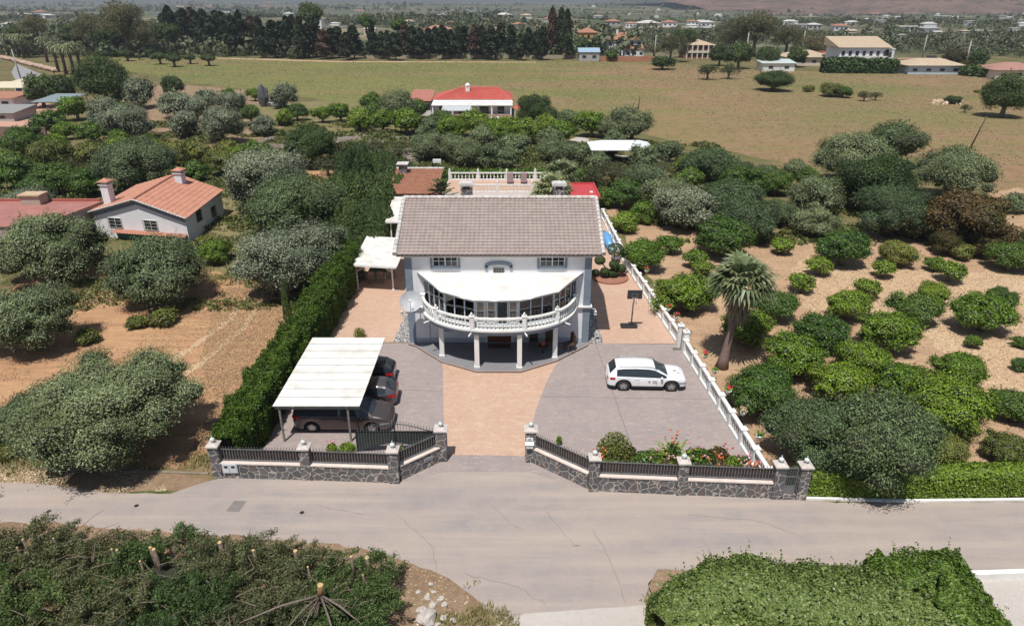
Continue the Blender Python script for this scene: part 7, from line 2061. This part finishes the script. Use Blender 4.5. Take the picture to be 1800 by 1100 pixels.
def shade(name, label, x0, x1, y0, y1, z, mat, cat='canopy', hip=None, posts=True, slope=0):
    t = thing(name, label, cat, ((x0 + x1) / 2, (y0 + y1) / 2, 0)); mb = MB()
    if hip is None: mb.prism([(x0, y0), (x1, y0), (x1, y1), (x0, y1)], [z, z, z + slope, z + slope], [z + .1, z + .1, z + .1 + slope, z + .1 + slope])
    else:
        ix = (x1 - x0) * .2; ym = (y0 + y1) / 2
        mb.add([(x0, y0, z), (x1, y0, z), (x1, y1, z), (x0, y1, z), (x0 + ix, ym, z + hip), (x1 - ix, ym, z + hip)], [(0, 1, 5, 4), (1, 2, 5), (2, 3, 4, 5), (3, 0, 4), (3, 2, 1, 0)])
    mb.build('roof', mat, t)
    if posts:
        for x in (x0 + .2, x1 - .2):
            for y in (y0 + .2, y1 - .2): mb = MB(); mb.box(x - .07, x + .07, y - .07, y + .07, 0, z + (slope if y > (y0 + y1) / 2 else 0)); mb.build('post', M['white'], t)
    return t
shade('veranda_canopy', 'pale translucent canopy in front of the red-roofed bungalow', -12.2, -7.2, 122.5, 125.8, 2.1, simple('grey_white_sheet', c4(.52, .55, .55), .5), slope=.35)
shade('barbecue_hut', 'small open hut with a red roof at the right end of the bungalow', .3, 3.4, 123.5, 126.5, 2.3, M['tile_red'], 'hut', .5)
shade('garden_gazebo', 'white canvas gazebo with a flat-topped roof on the meadow side of the groves', 10.1, 18.3, 88.6, 94.4, 2.2, simple('canvas', c4(.70, .74, .76), .8), 'gazebo', .75)
p = G(938, 250); shade('garden_pavilion', 'little red-roofed pavilion half hidden among the olive trees', p.x - 1.8, p.x + 1.6, p.y - 1.5, p.y + 2.5, 2.2, M['tile_red'], 'pavilion', .6)
sheet('bungalow_yard', [(-14, 119), (-3, 117.5), (4, 119), (4.4, 127), (-14.5, 127)], M['concrete'], .02, .2, 1)
t = thing('parasol_table', 'white plastic table in the yard of the red-roofed bungalow', 'table', (-3.2, 124.6, 0))
mb = MB(); mb.box(-4.1, -2.3, 124, 125.2, .7, .78); mb.build('table_top', M['white'], t)
for x in (-4, -2.4): mb = MB(); mb.box(x - .05, x + .05, 124.5, 124.7, 0, .7); mb.build('leg', M['white'], t)

# ---------------------------------------------------------------- upper left courtyard complex
yard = [(-66, 92), (-50.5, 92.5), (-49, 101), (-52, 118), (-66, 118)]
sheet('courtyard', gp((-60, 228), (70, 226), (100, 205), (100, 185), (60, 178), (-60, 180)), simple('pink_paving', c4(.52, .30, .22), .85, c4(.44, .25, .19), .6, coord='pos'), .02)
sheet('side_lane', gp((28, 112), (75, 132), (62, 137), (30, 145), (20, 128)), simple('lane_grey', c4(.30, .29, .29), .9), .02)
p = G(58, 200)
t = shade('blue_grey_carport', 'dark open shed with a blue-grey metal roof in the upper left courtyard', G(65, 203).x, G(122, 203).x, G(65, 204).y, G(65, 204).y + 8, 2.4, simple('blue_grey_metal', c4(.24, .29, .31), .5), 'shed', None, True, .5)
mb = MB(); q0 = G(70, 203).x; q1 = G(100, 203).x; mb.box(q0, q1, G(65, 204).y + 6, G(65, 204).y + 6.3, 0, 2.3); mb.build('back_wall', simple('red_brown_wall', c4(.26, .10, .06), .9), t)
t = thing('courtyard_wall', 'low red-brown courtyard wall beside the blue-grey roofed shed', 'wall', (-62, 112, 0)); mb = MB(); mb.beam((G(28, 198).x, G(28, 198).y), (G(64, 198).x, G(28, 198).y), .3, 1.5, 0); mb.build('masonry', simple('red_brown_wall2', c4(.36, .16, .10), .9), t)
t = thing('boundary_wall', 'tall brown boundary wall below the upper left courtyard', 'wall', (-60, 92, 0)); mb = MB(); a = G(0, 247); b = G(86, 250); mb.beam((a.x - 8, a.y), (b.x, b.y), .25, 2.2, 0); mb.build('masonry', simple('brown_wall', c4(.24, .15, .12), .9, c4(.19, .12, .10), 2, coord='pos'), t)
def blockhouse(name, label, u0, u1, vb, h, depth, wall, roofm, kind='flat', group=None, win=3, rh=1.6, chim=False, cat='house'):
    a = G(u0, vb); b = G(u1, vb); x0, x1, y0 = a.x, b.x, a.y
    gz = terrain_z((x0 + x1) / 2, y0) if y0 > 290 else 0
    if y0 > 290:
        # meet the real terrain height
        for _ in range(4):
            a = G(u0, vb, gz); b = G(u1, vb, gz); x0, x1, y0 = a.x, b.x, a.y; gz = terrain_z((x0 + x1) / 2, y0)
    t = thing(name, label, cat, ((x0 + x1) / 2, y0, gz), 0, group)
    W = x1 - x0; mb = MB(); mb.box(x0, x1, y0, y0 + depth, gz - 3 if y0 > 290 else 0, gz + h); mb.build('wall', wall, t)
    o = .05 * W; z = gz + h
    A, B, C, D = (x0 - o, y0 - o, z), (x1 + o, y0 - o, z), (x1 + o, y0 + depth + o, z), (x0 - o, y0 + depth + o, z); ym = y0 + depth / 2
    mb = MB()
    if kind == 'flat': mb.prism([A[:2], B[:2], C[:2], D[:2]], z, z + .3)
    elif kind == 'hip':
        i = min(W, depth) * .48; T0, T1 = (x0 + min(i, W / 2 - .1), ym, z + rh), (x1 - min(i, W / 2 - .1), ym, z + rh)
        mb.add([A, B, C, D, T0, T1], [(0, 1, 5, 4), (1, 2, 5), (2, 3, 4, 5), (3, 0, 4), (3, 2, 1, 0)])
    elif kind == 'gable':
        T0, T1 = (x0 - o, ym, z + rh), (x1 + o, ym, z + rh); mb.add([A, B, C, D, T0, T1], [(0, 1, 5, 4), (2, 3, 4, 5), (3, 0, 4), (1, 2, 5), (3, 2, 1, 0)])
    elif kind == 'shed': mb.add([A, B, (C[0], C[1], z + rh), (D[0], D[1], z + rh), (x1 + o, y0 + depth + o, z), (x0 - o, y0 + depth + o, z)], [(0, 1, 2, 3), (1, 4, 2), (0, 3, 5), (4, 5, 3, 2)])
    mb.build('roof', roofm, t)
    for i in range(win):
        x = x0 + W * (i + .5) / win; ww = min(1.3, W / win * .45)
        for zz in ((.35,) if h < 4.2 else (.14, .62)):
            mb = MB(); mb.box(x - ww / 2, x + ww / 2, y0 - .06, y0 + .02, gz + h * zz, gz + h * zz + min(1.3, h * .3)); mb.build('window', M['glass'], t)
    if chim: mb = MB(); mb.box(x0 + W * .3, x0 + W * .3 + .8, ym - .4, ym + .4, z, z + rh + .9); mb.build('chimney', wall, t)
    return t
stone_grey = simple('plain_grey_render', c4(.42, .40, .39), .9)
yellow_w = simple('ochre_render', c4(.62, .36, .10), .85); cream_w = simple('cream_render', c4(.66, .60, .50), .85)
blockhouse('house', 'lavender-white house with a terracotta roof at the left edge below the striped awning', -60, 26, 190, 1.9, 6, M['wall_white'], M['tile_rust'], 'shed', None, 3, .5)
blockhouse('house', 'grey-roofed low building cut by the left edge beside the pink courtyard', -60, 26, 214, 1.5, 6, stone_grey, simple('grey_sheet', c4(.26, .26, .25), .8), 'shed', None, 2, .6)
t = shade('awning', 'cream awning over the terrace at the upper left edge', G(-40, 178).x, G(46, 178).x, G(0, 178).y, G(0, 178).y + 9, 2.6, simple('cream_canvas', c4(.66, .58, .42), .8), 'awning', None, True, .3)
shade('awning', 'small cream sunshade behind the larger awning at the upper left', G(26, 163).x, G(50, 163).x, G(0, 163).y, G(0, 163).y + 7, 2.4, simple('cream_canvas2', c4(.66, .58, .42), .8), 'awning', None, True, .3)
t = thing('water_slide', 'blue plastic drum beside the terrace at the upper left', 'drum', tuple(G(40, 176))); p = G(40, 176); mb = MB(); mb.lathe([(.7, 0), (.75, .3), (.7, 2.4), (.5, 2.5)], p.x, p.y, 0, 10); mb.build('shell', simple('blue_plastic', c4(.06, .20, .50), .4), t)
t = thing('stone_wall', 'row of pale boulders edged along the lane at the upper left', 'wall', tuple(G(60, 110)))
p0_, p1_ = G(6, 104), G(98, 127)
mb = MB()
for i in range(26):
    p = p0_.lerp(p1_, i / 25); mb.blob((p.x, p.y, .6), .95, i, 2, .6, 1.4, (1.2, 1, .65))
mb.build('boulders', simple('tan_boulder', c4(.50, .36, .26), .9, c4(.33, .23, .18), 1), t)
t = thing('utility_pole', 'grey utility pole on the verge of the lane at the upper left', 'pole', tuple(G(37, 140))); p = G(37, 140); mb = MB(); mb.tube([(p.x, p.y, 0), (p.x - .3, p.y, 7.5)], [.2, .12], 7); mb.build('shaft', stone_grey, t)
# meadow poles, stones and fence
for (u, v, H, lab) in ((1705, 262, 4.6, 'leaning wooden pole at the right behind the olive trees'), (1120, 208, 4.0, 'thin wooden pole in the meadow behind the big olive tree')):
    p = G(u, v); t = thing('wooden_pole', lab, 'pole', tuple(p)); mb = MB(); mb.tube([(p.x, p.y, 0), (p.x + (1.1 if u > 1500 else .2), p.y, H)], [.11, .08], 6); mb.build('shaft', M['wood_dark'], t)
mb = MB(); rnd = random.Random(8)
for i in range(34):
    p = G(rnd.uniform(1636, 1690), rnd.uniform(178, 186)); mb.blob((p.x, p.y, .1), rnd.uniform(.15, .5), i, 1, .5)
o = mb.build('stone_heap', simple('orange_stone', c4(.50, .32, .18), .9, c4(.6, .5, .4), 2), at=tuple(G(1665, 182))); tag(o, 'scatter of orange-tan stones around the small dark bush in the meadow', 'stones', kind='stuff')
mb = MB(); mb.blob((0, 0, 1.9), 1.6, 5, 2, .4, 1.2, (.7, .5, 1.5)); o_ = thing('dark_boulder', 'tall dark grey rock standing behind the upper left orchard', 'rock', tuple(G(464, 188))); me = bpy.data.meshes.new('rock_body'); me.from_pydata(mb.v, [], mb.f); me.materials.append(simple('dark_rock', c4(.10, .10, .11), .9)); q_ = bpy.data.objects.new('rock_body', me); COL.objects.link(q_); q_.parent = o_
t = thing('parked_car', 'pale car partly hidden behind the olive tree at the meadow edge, upper left', 'car', (0, 0, 0))
bpy.data.objects.remove(t)
wc, _ = car('parked_car', 'silver car half hidden by trees at the meadow edge, upper middle left', 4.2, 1.75,
    [(-2.1, .75), (-2.0, 1.0), (-1.6, 1.32), (-.3, 1.44), (.3, 1.38), (1.1, .97), (1.9, .83), (2.1, .66)], [(-2.1, .92), (0, .89), (1.1, .86), (2.1, .70)], (-1.25, 1.3), .31, [-.5, .42], simple('pale_car', c4(.6, .62, .64), .3), False, [(-1.6, .95)], (.35, 1.12), (-2.04, -1.62), [(-.55, -.47)], .2)
wc.location = tuple(G(487, 187)); wc.rotation_euler = (0, 0, .1)

# ---------------------------------------------------------------- along the far edge of the meadow
blockhouse('hut', 'grey block hut with a pale blue roof at the meadow edge', 1018, 1053, 108, 2.9, 7, stone_grey, simple('blue_sheet', c4(.33, .46, .58), .5), 'gable', None, 2, 1.2, cat='hut')
blockhouse('villa', 'ochre-yellow house right of the tall dark conifers', 1018, 1050, 84, 6, 12, yellow_w, M['tile_rust'], 'hip', None, 3, 1.8)
blockhouse('villa', 'two-storey villa with a wide terracotta hip roof right of the ochre house', 1066, 1128, 98, 5.6, 12, M['wall_white'], M['tile_rust'], 'hip', None, 5, 2.2, True)
blockhouse('villa', 'single-storey wing with its own rusty roof, in front of the two-storey villa', 1098, 1132, 102, 3, 5, M['wall_white'], M['tile_rust'], 'shed', None, 3, 1.0)
t = thing('brick_wall', 'long rust-red boundary wall right of the block hut', 'wall', tuple(G(1090, 109))); mb = MB(); a = G(1056, 108); b = G(1150, 109); mb.beam(a.to_2d(), b.to_2d(), .4, 1.7, 0); mb.build('masonry', simple('rust_wall', c4(.36, .15, .09), .9, c4(.42, .2, .12), .4, coord='pos'), t)
t = blockhouse('open_pavilion', 'house with a tan pyramid roof over an arcaded upper terrace', 1204, 1254, 104, 4.6, 10, simple('terracotta_wall', c4(.36, .17, .11), .9), M['tile_tan'], 'hip', None, 5, 1.6)
for x in np.linspace(1206, 1252, 6): p = G(x, 104); mb = MB(); mb.box(p.x - .2, p.x + .2, p.y - .5, p.y - .2, 0, 4.6); mb.build('column', cream_w, t)
p = G(1204, 104); q = G(1254, 104); mb = MB(); mb.box(p.x, q.x, p.y - .6, p.y - .1, 2.0, 2.7); mb.build('balcony_band', cream_w, t)
t = blockhouse('farmhouse', 'large white two-storey farmhouse with a pale tan gabled roof', 1471, 1556, 122, 6.2, 10, M['wall_white'], M['tile_tan'], 'shed', None, 7, 2.6, False)
p = G(1471, 122); q = G(1552, 122); mb = MB(); mb.box(p.x, q.x, p.y - 1.3, p.y - .05, 2.8, 3.0); mb.box(p.x, q.x, p.y - 1.35, p.y - 1.25, 3.0, 3.8); mb.build('balcony', M['white'], t)
blockhouse('garage', 'white end block with a dark garage opening at the right of the farmhouse', 1550, 1566, 122, 5.6, 9, M['wall_white'], M['white_sheet'], 'flat', None, 1, cat='building')
blockhouse('outbuilding', 'small rust-roofed building left of the farmhouse', 1441, 1472, 112, 2.8, 8, stone_grey, M['tile_rust'], 'shed', None, 2, 1.2)
blockhouse('bungalow', 'low bungalow with a broad orange-tan hip roof left of the farmhouse', 1383, 1458, 116, 2.6, 10, cream_w, M['tile_tan'], 'hip', None, 4, 1.8)
blockhouse('shed', 'white sheet-metal shed at the meadow edge behind the carob bush', 1340, 1396, 126, 2.3, 6, M['white'], simple('green_white_sheet', c4(.55, .62, .60), .5), 'shed', None, 2, .7, cat='shed')
t = blockhouse('bungalow', 'long low building with a pale blue roof edge and a solar panel', 1595, 1690, 131, 2.4, 9, simple('pale_blue_wall', c4(.50, .60, .68), .7), M['tile_tan'], 'hip', None, 4, 1.6)
p = G(1640, 128); mb = MB(); mb.add([(p.x - .5, p.y + 3, 3.0), (p.x + 2.6, p.y + 3, 3.0), (p.x + 2.6, p.y + 5, 4.3), (p.x - .5, p.y + 5, 4.3)], [(0, 1, 2, 3)]); mb.build('solar_panel', M['black'], t)
blockhouse('bungalow', 'pinkish-roofed bungalow cut by the right edge of the photo', 1748, 1830, 140, 2.4, 9, cream_w, simple('pinkish_far_tile', c4(.38, .20, .16), .85), 'hip', None, 3, 1.6)
t = thing('brick_wall', 'long rust-coloured walled yard right of the farmhouse', 'wall', tuple(G(1600, 120))); mb = MB(); a = G(1568, 120); b = G(1672, 120); mb.beam(a.to_2d(), b.to_2d(), 4, 2.8, 0); mb.build('masonry', simple('rust_wall2', c4(.34, .19, .14), .9, c4(.42, .26, .19), .3, coord='pos'), t)
for (u, v, h_, lab) in ((1150, 106, 8, 'concrete pole right of the rust-red wall'), (1310, 108, 9, 'concrete pole left of the thin green trees'), (1408, 102, 9, 'concrete pole behind the tan-roofed bungalow'), (1695, 122, 8, 'concrete pole beside the palm clump at the right'), (1620, 106, 8, 'concrete pole behind the walled yard')):
    p = G(u, v); t = thing('utility_pole', lab, 'pole', tuple(p), 0, 'utility poles along the far meadow edge'); mb = MB(); mb.tube([(p.x, p.y, 0), (p.x, p.y, h_)], [.28, .16], 6); mb.build('shaft', simple('pole_concrete', c4(.42, .38, .33), .9), t)
hedge('hedge', 'dark hedge in front of the white farmhouse', [tuple(G(1452, 128).to_2d()), tuple(G(1566, 129).to_2d())], 4, 3.6, 5000, .5, M['l_dark'], .2, .5, seed=21)
hedge('hedge', 'long dark hedge right of the low blue-edged building', [tuple(G(1695, 133).to_2d()), tuple(G(1752, 138).to_2d())], 3, 2.4, 2500, .5, M['l_dark'], .2, .5, seed=22)
cluster('behind the far meadow edge', 'trees behind the far meadow edge', [
    ('euc', 1330, 52, 92), ('euc', 1292, 58, 60), ('euc', 1385, 66, 66), ('euc', 1432, 80, 56), ('euc', 1455, 78, 44), ('dark', 1030, 82, 38), ('euc', 1180, 80, 56), ('euc', 1150, 88, 40), ('dark', 1205, 66, 40), ('dark', 1300, 96, 50), ('dark', 1350, 100, 44), ('dark', 1400, 98, 40), ('dark', 1266, 96, 40), ('cdark', 1075, 98, 24), ('avocado', 1680, 104, 44), ('dark', 1718, 104, 34), ('euc', 1245, 84, 44)], 1.0, 262)
cluster('rising behind the conifer belt', 'big trees behind the conifer belt', [('euc', 160, 52, 70), ('euc', 215, 38, 80), ('dark', 125, 60, 46), ('euc', 250, 62, 60), ('dark', 545, 24, 52), ('dark', 190, 68, 50), ('cdark', 645, 40, 36), ('dark', 290, 55, 46), ('cdark', 700, 45, 40), ('euc', 60, 48, 50), ('dark', 30, 58, 40)], 1.0, 262)
# conifer belt along the far edge of the meadow
rnd = random.Random(21)
belt = []
u = 296
while u < 1006:
    w = rnd.uniform(26, 40) if u < 640 else rnd.uniform(22, 32)
    if 636 < u < 650 or 470 < u < 476: u += 10; continue
    belt.append((u, w)); u += w * (rnd.uniform(.30, .44) if u < 640 else rnd.uniform(.42, .60))
tot = len(belt)
for i, (u, w) in enumerate(belt):
    sec = 'left third' if i < tot / 3 else ('middle third' if i < 2 * tot / 3 else 'right third')
    k_ = i - (0 if i < tot / 3 else math.ceil(tot / 3) if i < 2 * tot / 3 else math.ceil(2 * tot / 3))
    vb = np.interp(u, [290, 380, 480, 620, 1000], [88, 96, 104, 106, 106]) + rnd.uniform(-5, .5)
    hpx = rnd.uniform(44, 58) * (1.15 if u < 560 else .92); 
    if 955 < u: hpx = 74
    p = G(u, vb); wm = w * depth_at(p.y) / FPX * 1.12; hm = hpx * depth_at(p.y) / FPX / .93
    count['farpine'] = count.get('farpine', 0) + 1
    me, tm, hh, zc = mk('farpine', False, count['farpine'] % 4)
    nm_ = ['first', 'second', 'third', 'fourth', 'fifth', 'sixth', 'seventh', 'eighth', 'ninth', 'tenth', '11th', '12th', '13th', '14th', '15th', '16th', '17th', '18th', '19th', '20th', '21st', '22nd', '23rd', '24th', '25th', '26th', '27th', '28th', '29th', '30th', '31st', '32nd', '33rd', '34th', '35th'][min(34, k_)]
    t = thing('conifer', 'dark conifer, %s from the left in the %s of the belt beyond the meadow' % (nm_, sec), 'tree', (p.x, p.y, 0), rnd.uniform(0, 6), 'conifer belt beyond the meadow')
    sz = hm / 2.2
    tr = bpy.data.objects.new('trunk', tm); COL.objects.link(tr); tr.parent = t; tr.scale = (sz * 1.2, sz * 1.2, sz)
    cr = bpy.data.objects.new('crown', me); COL.objects.link(cr); cr.parent = t; cr.scale = (wm, wm, sz); cr.location = (0, 0, zc * sz)
    if i % 9 == 4: cr.data = me.copy(); cr.data.materials.clear(); cr.data.materials.append(M.setdefault('l_brownpine', leafmat('dying_conifer', c4(.075, .045, .03), c4(.12, .08, .05), None, .1, .7))); t['label'] = 'brownish dying conifer, %s from the left in the %s of the belt' % (nm_, sec)
# low stone wall and strip under the belt
t = thing('field_wall', 'low pale wall seen between the trunks of the conifer belt', 'wall', tuple(G(700, 104))); mb = MB(); a = G(640, 103); b = G(1010, 103); mb.beam(a.to_2d(), b.to_2d(), .4, 1.1, 0); mb.build('masonry', simple('wall_tan', c4(.42, .36, .26), .9), t)

# ---------------------------------------------------------------- houses scattered through the valley
walls = [M['wall_white'], cream_w, M['wall_white'], stone_grey]; roofs = [M['tile_rust'], M['tile_orange'], M['tile_tan'], simple('weathered_white_roof', c4(.55, .53, .50), .8), M['tile_rust']]
far_h = [  # u0, u1, v base, storeys
 (540, 566, 52, 2, 'hip'), (690, 712, 20, 1, 'hip'), (745, 790, 62, 1, 'hip'), (870, 900, 36, 1, 'hip'), (915, 935, 34, 1, 'hip'), (868, 880, 60, 1, 'gable'), (900, 925, 52, 1, 'hip'), (935, 950, 56, 1, 'hip'), (708, 730, 46, 1, 'hip'), (640, 660, 62, 1, 'gable'), (785, 800, 48, 1, 'hip'),
 (1065, 1092, 46, 1, 'hip'), (1100, 1118, 50, 1, 'hip'), (1122, 1160, 50, 1, 'hip'), (1165, 1190, 48, 1, 'hip'), (1208, 1228, 46, 1, 'hip'), (1232, 1256, 48, 1, 'hip'), (1216, 1252, 60, 1, 'flat'), (1394, 1418, 53, 1, 'flat'), (1420, 1444, 53, 1, 'hip'), (1466, 1492, 55, 1, 'hip'), (1484, 1504, 66, 1, 'gable'),
 (1492, 1514, 36, 1, 'flat'), (1583, 1620, 57, 1, 'flat'), (1618, 1650, 60, 1, 'flat'), (1570, 1590, 75, 1, 'flat'), (1655, 1690, 31, 1, 'flat'), (1712, 1740, 66, 1, 'flat'), (1640, 1654, 68, 1, 'gable'), (1690, 1704, 66, 1, 'hip'), (1774, 1790, 60, 1, 'flat'), (1738, 1750, 78, 1, 'gable'), (1366, 1378, 20, 1, 'flat'), (1332, 1344, 16, 1, 'flat'),
 (20, 50, 26, 1, 'hip'), (56, 78, 24, 1, 'hip'), (92, 112, 8, 1, 'flat'), (158, 176, 6, 1, 'flat'), (305, 330, 14, 1, 'hip'), (332, 350, 16, 1, 'hip'), (360, 380, 15, 1, 'hip'), (400, 425, 14, 1, 'hip'), (440, 466, 12, 1, 'flat'), (455, 478, 18, 1, 'hip'), (462, 482, 8, 1, 'hip'), (382, 410, 27, 1, 'hip'), (498, 514, 32, 1, 'hip'), (5, 16, 62, 1, 'hip'), (270, 290, 24, 1, 'flat'),
 (520, 536, 12, 1, 'flat'), (600, 615, 16, 1, 'flat'), (622, 640, 24, 1, 'hip'), (735, 748, 26, 1, 'flat'), (765, 782, 30, 1, 'hip'), (820, 836, 22, 1, 'flat'), (846, 860, 30, 1, 'flat'), (955, 972, 40, 1, 'hip'), (985, 1002, 30, 1, 'hip'), (1020, 1034, 24, 1, 'flat'), (1044, 1060, 34, 1, 'hip'), (1180, 1196, 28, 1, 'flat'), (1266, 1280, 20, 1, 'flat'), (1540, 1556, 44, 1, 'flat'), (1600, 1614, 22, 1, 'flat'), (1530, 1546, 28, 1, 'gable'), (1700, 1716, 46, 1, 'flat'), (1755, 1770, 34, 1, 'flat'), (1785, 1799, 44, 1, 'flat')]
bands = {}
far_h.sort()
for i, (u0, u1, v, st, kd) in enumerate(far_h):
    z0 = 'near' if v > 42 else 'far'; x0 = ('left', 'centre left', 'centre right', 'right')[min(3, int(u0 / 450))]
    k_ = bands.setdefault((z0, x0), 0); bands[(z0, x0)] += 1
    wm = (u1 - u0) * depth_at(G(u0, max(v, 3)).y) / FPX
    rm = roofs[(i * 7) % 5]; wl_ = walls[(i * 3) % 4]
    rtxt = {'flat': 'flat-roofed'}.get(kd, 'tile-roofed')
    if kd == 'flat': rm = roofs[3]
    nm_ = ['first', 'second', 'third', 'fourth', 'fifth', 'sixth', 'seventh', 'eighth', 'ninth', 'tenth', '11th', '12th', '13th', '14th', '15th'][k_]
    blockhouse('house', 'small %s house in the %s valley, %s from the left in the %s quarter' % (rtxt, z0, nm_, x0), u0, u1, v, 3.2 * st, min(wm * .8, 16), wl_, rm, kd, 'houses scattered over the valley', 3 if v > 40 else 0, min(2.2, wm * .12))

rnd = random.Random(99); tmpl = None
for i in range(48):
    v = rnd.choice([rnd.uniform(14, 34), rnd.uniform(30, 50)]); u = rnd.choice([rnd.uniform(0, 1800), rnd.uniform(1150, 1800)])
    gz = 0
    for _ in range(4): p = G(u, v, gz); gz = terrain_z(p.x, p.y)
    if tmpl is None:
        tmpl = thing('distant_house', 'tiny pale house, a speck among the far groves of the valley', 'house', (0, 0, 0), 0, 'tiny pale houses in the far valley')
        mb = MB(); mb.box(-5, 5, -4, 4, -3, 3.2); mb.build('wall', M['wall_white'], tmpl)
        mb = MB(); mb.add([(-5.4, -4.4, 3.2), (5.4, -4.4, 3.2), (5.4, 4.4, 3.2), (-5.4, 4.4, 3.2), (-2, 0, 4.6), (2, 0, 4.6)], [(0, 1, 5, 4), (1, 2, 5), (2, 3, 4, 5), (3, 0, 4), (3, 2, 1, 0)]); mb.build('roof', roofs[3], tmpl)
        t = tmpl
    else: t = copy_tree(tmpl)
    q = rnd.uniform(.4, .95); t.location = (p.x, p.y, gz); t.rotation_euler = (0, 0, rnd.uniform(-.4, .4)); t.scale = (q * rnd.uniform(.8, 1.6), q, q * rnd.uniform(.8, 1.2))

# ---------------------------------------------------------------- far groves: more trees than anyone could count
rng = np.random.default_rng(77)
def far_trees(n, y0, y1, r0, r1, k, leaf, mat, name, label, seed):
    rng = np.random.default_rng(seed)
    yy = y0 * (y1 / y0) ** rng.uniform(0, 1, n); xx = rng.uniform(-.82, .82, n) * yy * .96
    keep = []
    for a, b in zip(xx, yy):
        m = mnoise.noise(Vector((a / 120, b / 170, 2.2))) + .35 * mnoise.noise(Vector((a / 35, b / 60, 5)))
        if b < 262 + 4 * mnoise.noise(Vector((a / 20, 0, 0))): keep.append(False); continue
        keep.append(m > (-.08 if b < 450 else .06))
    xx = xx[keep]; yy = yy[keep]; m = len(xx)
    # half of them stand in planted rows
    g = rng.uniform(0, 1, m) < .5
    st = 7.0
    xx = np.where(g, np.round(xx / st) * st + rng.normal(0, .5, m), xx); yy = np.where(g, np.round(yy / st) * st + rng.normal(0, .5, m), yy)
    zz = np.array([terrain_z(a, b) if b > 300 else 0 for a, b in zip(xx, yy)])
    r = rng.uniform(r0, r1, m) * np.where(rng.uniform(0, 1, m) < .12, 1.7, 1) * np.where(xx > 60, .72, 1)
    C = np.repeat(np.stack([xx, yy, zz + r * .8], 1), k, 0); rr = np.repeat(r, k)
    d = dirs(m * k, rng, .45)
    P = C + d * (rr * rng.uniform(.55, 1.05, m * k))[:, None] * np.array([1, 1, .85])
    V, F = leaf_cloud(P, d, leaf, .75, rng, .5)
    ls = np.repeat(np.repeat(r / ((r0 + r1) / 2), k), 4)[:, None]
    cc = np.repeat(P, 4, 0); V = cc + (V - cc) * ls
    me = np_mesh(name, V, F, mat); o = bpy.data.objects.new(name, me); COL.objects.link(o); tag(o, label, 'trees', kind='stuff')
far_trees(4600, 262, 620, 1.4, 3.2, 70, .42, M['l_far'], 'far_groves', 'countless olive and fruit trees filling the near valley behind the conifer belt', 5)
far_trees(10000, 560, 1700, 1.3, 2.6, 18, .8, M['l_far'], 'far_groves', 'dark dots of countless trees across the far valley', 6)
far_trees(6000, 1500, 3600, 2, 4.5, 8, 2.2, M['l_far'], 'far_groves', 'faint tree cover at the foot of the hills', 7)

# ---------------------------------------------------------------- valley haze
mb = MB(); mb.box(-6500, 6500, -120, 9000, -60, 900)
hz = mb.build('haze', bpy.data.materials.new('haze_air')); tag(hz, kind='stuff'); hz['label'] = 'thin bluish haze lying over the whole valley'; hz['category'] = 'haze'
m = hz.data.materials[0]; m.use_nodes = True; nt = m.node_tree
for n_ in list(nt.nodes):
    if n_.type != 'OUTPUT_MATERIAL': nt.nodes.remove(n_)
pv = nt.nodes.new('ShaderNodeVolumePrincipled'); pv.inputs['Color'].default_value = (.80, .88, 1, 1); pv.inputs['Density'].default_value = .0002; pv.inputs['Anisotropy'].default_value = .2
nt.links.new(pv.outputs[0], nt.nodes['Material Output'].inputs['Volume'])
scene.cycles.volume_bounces = 0
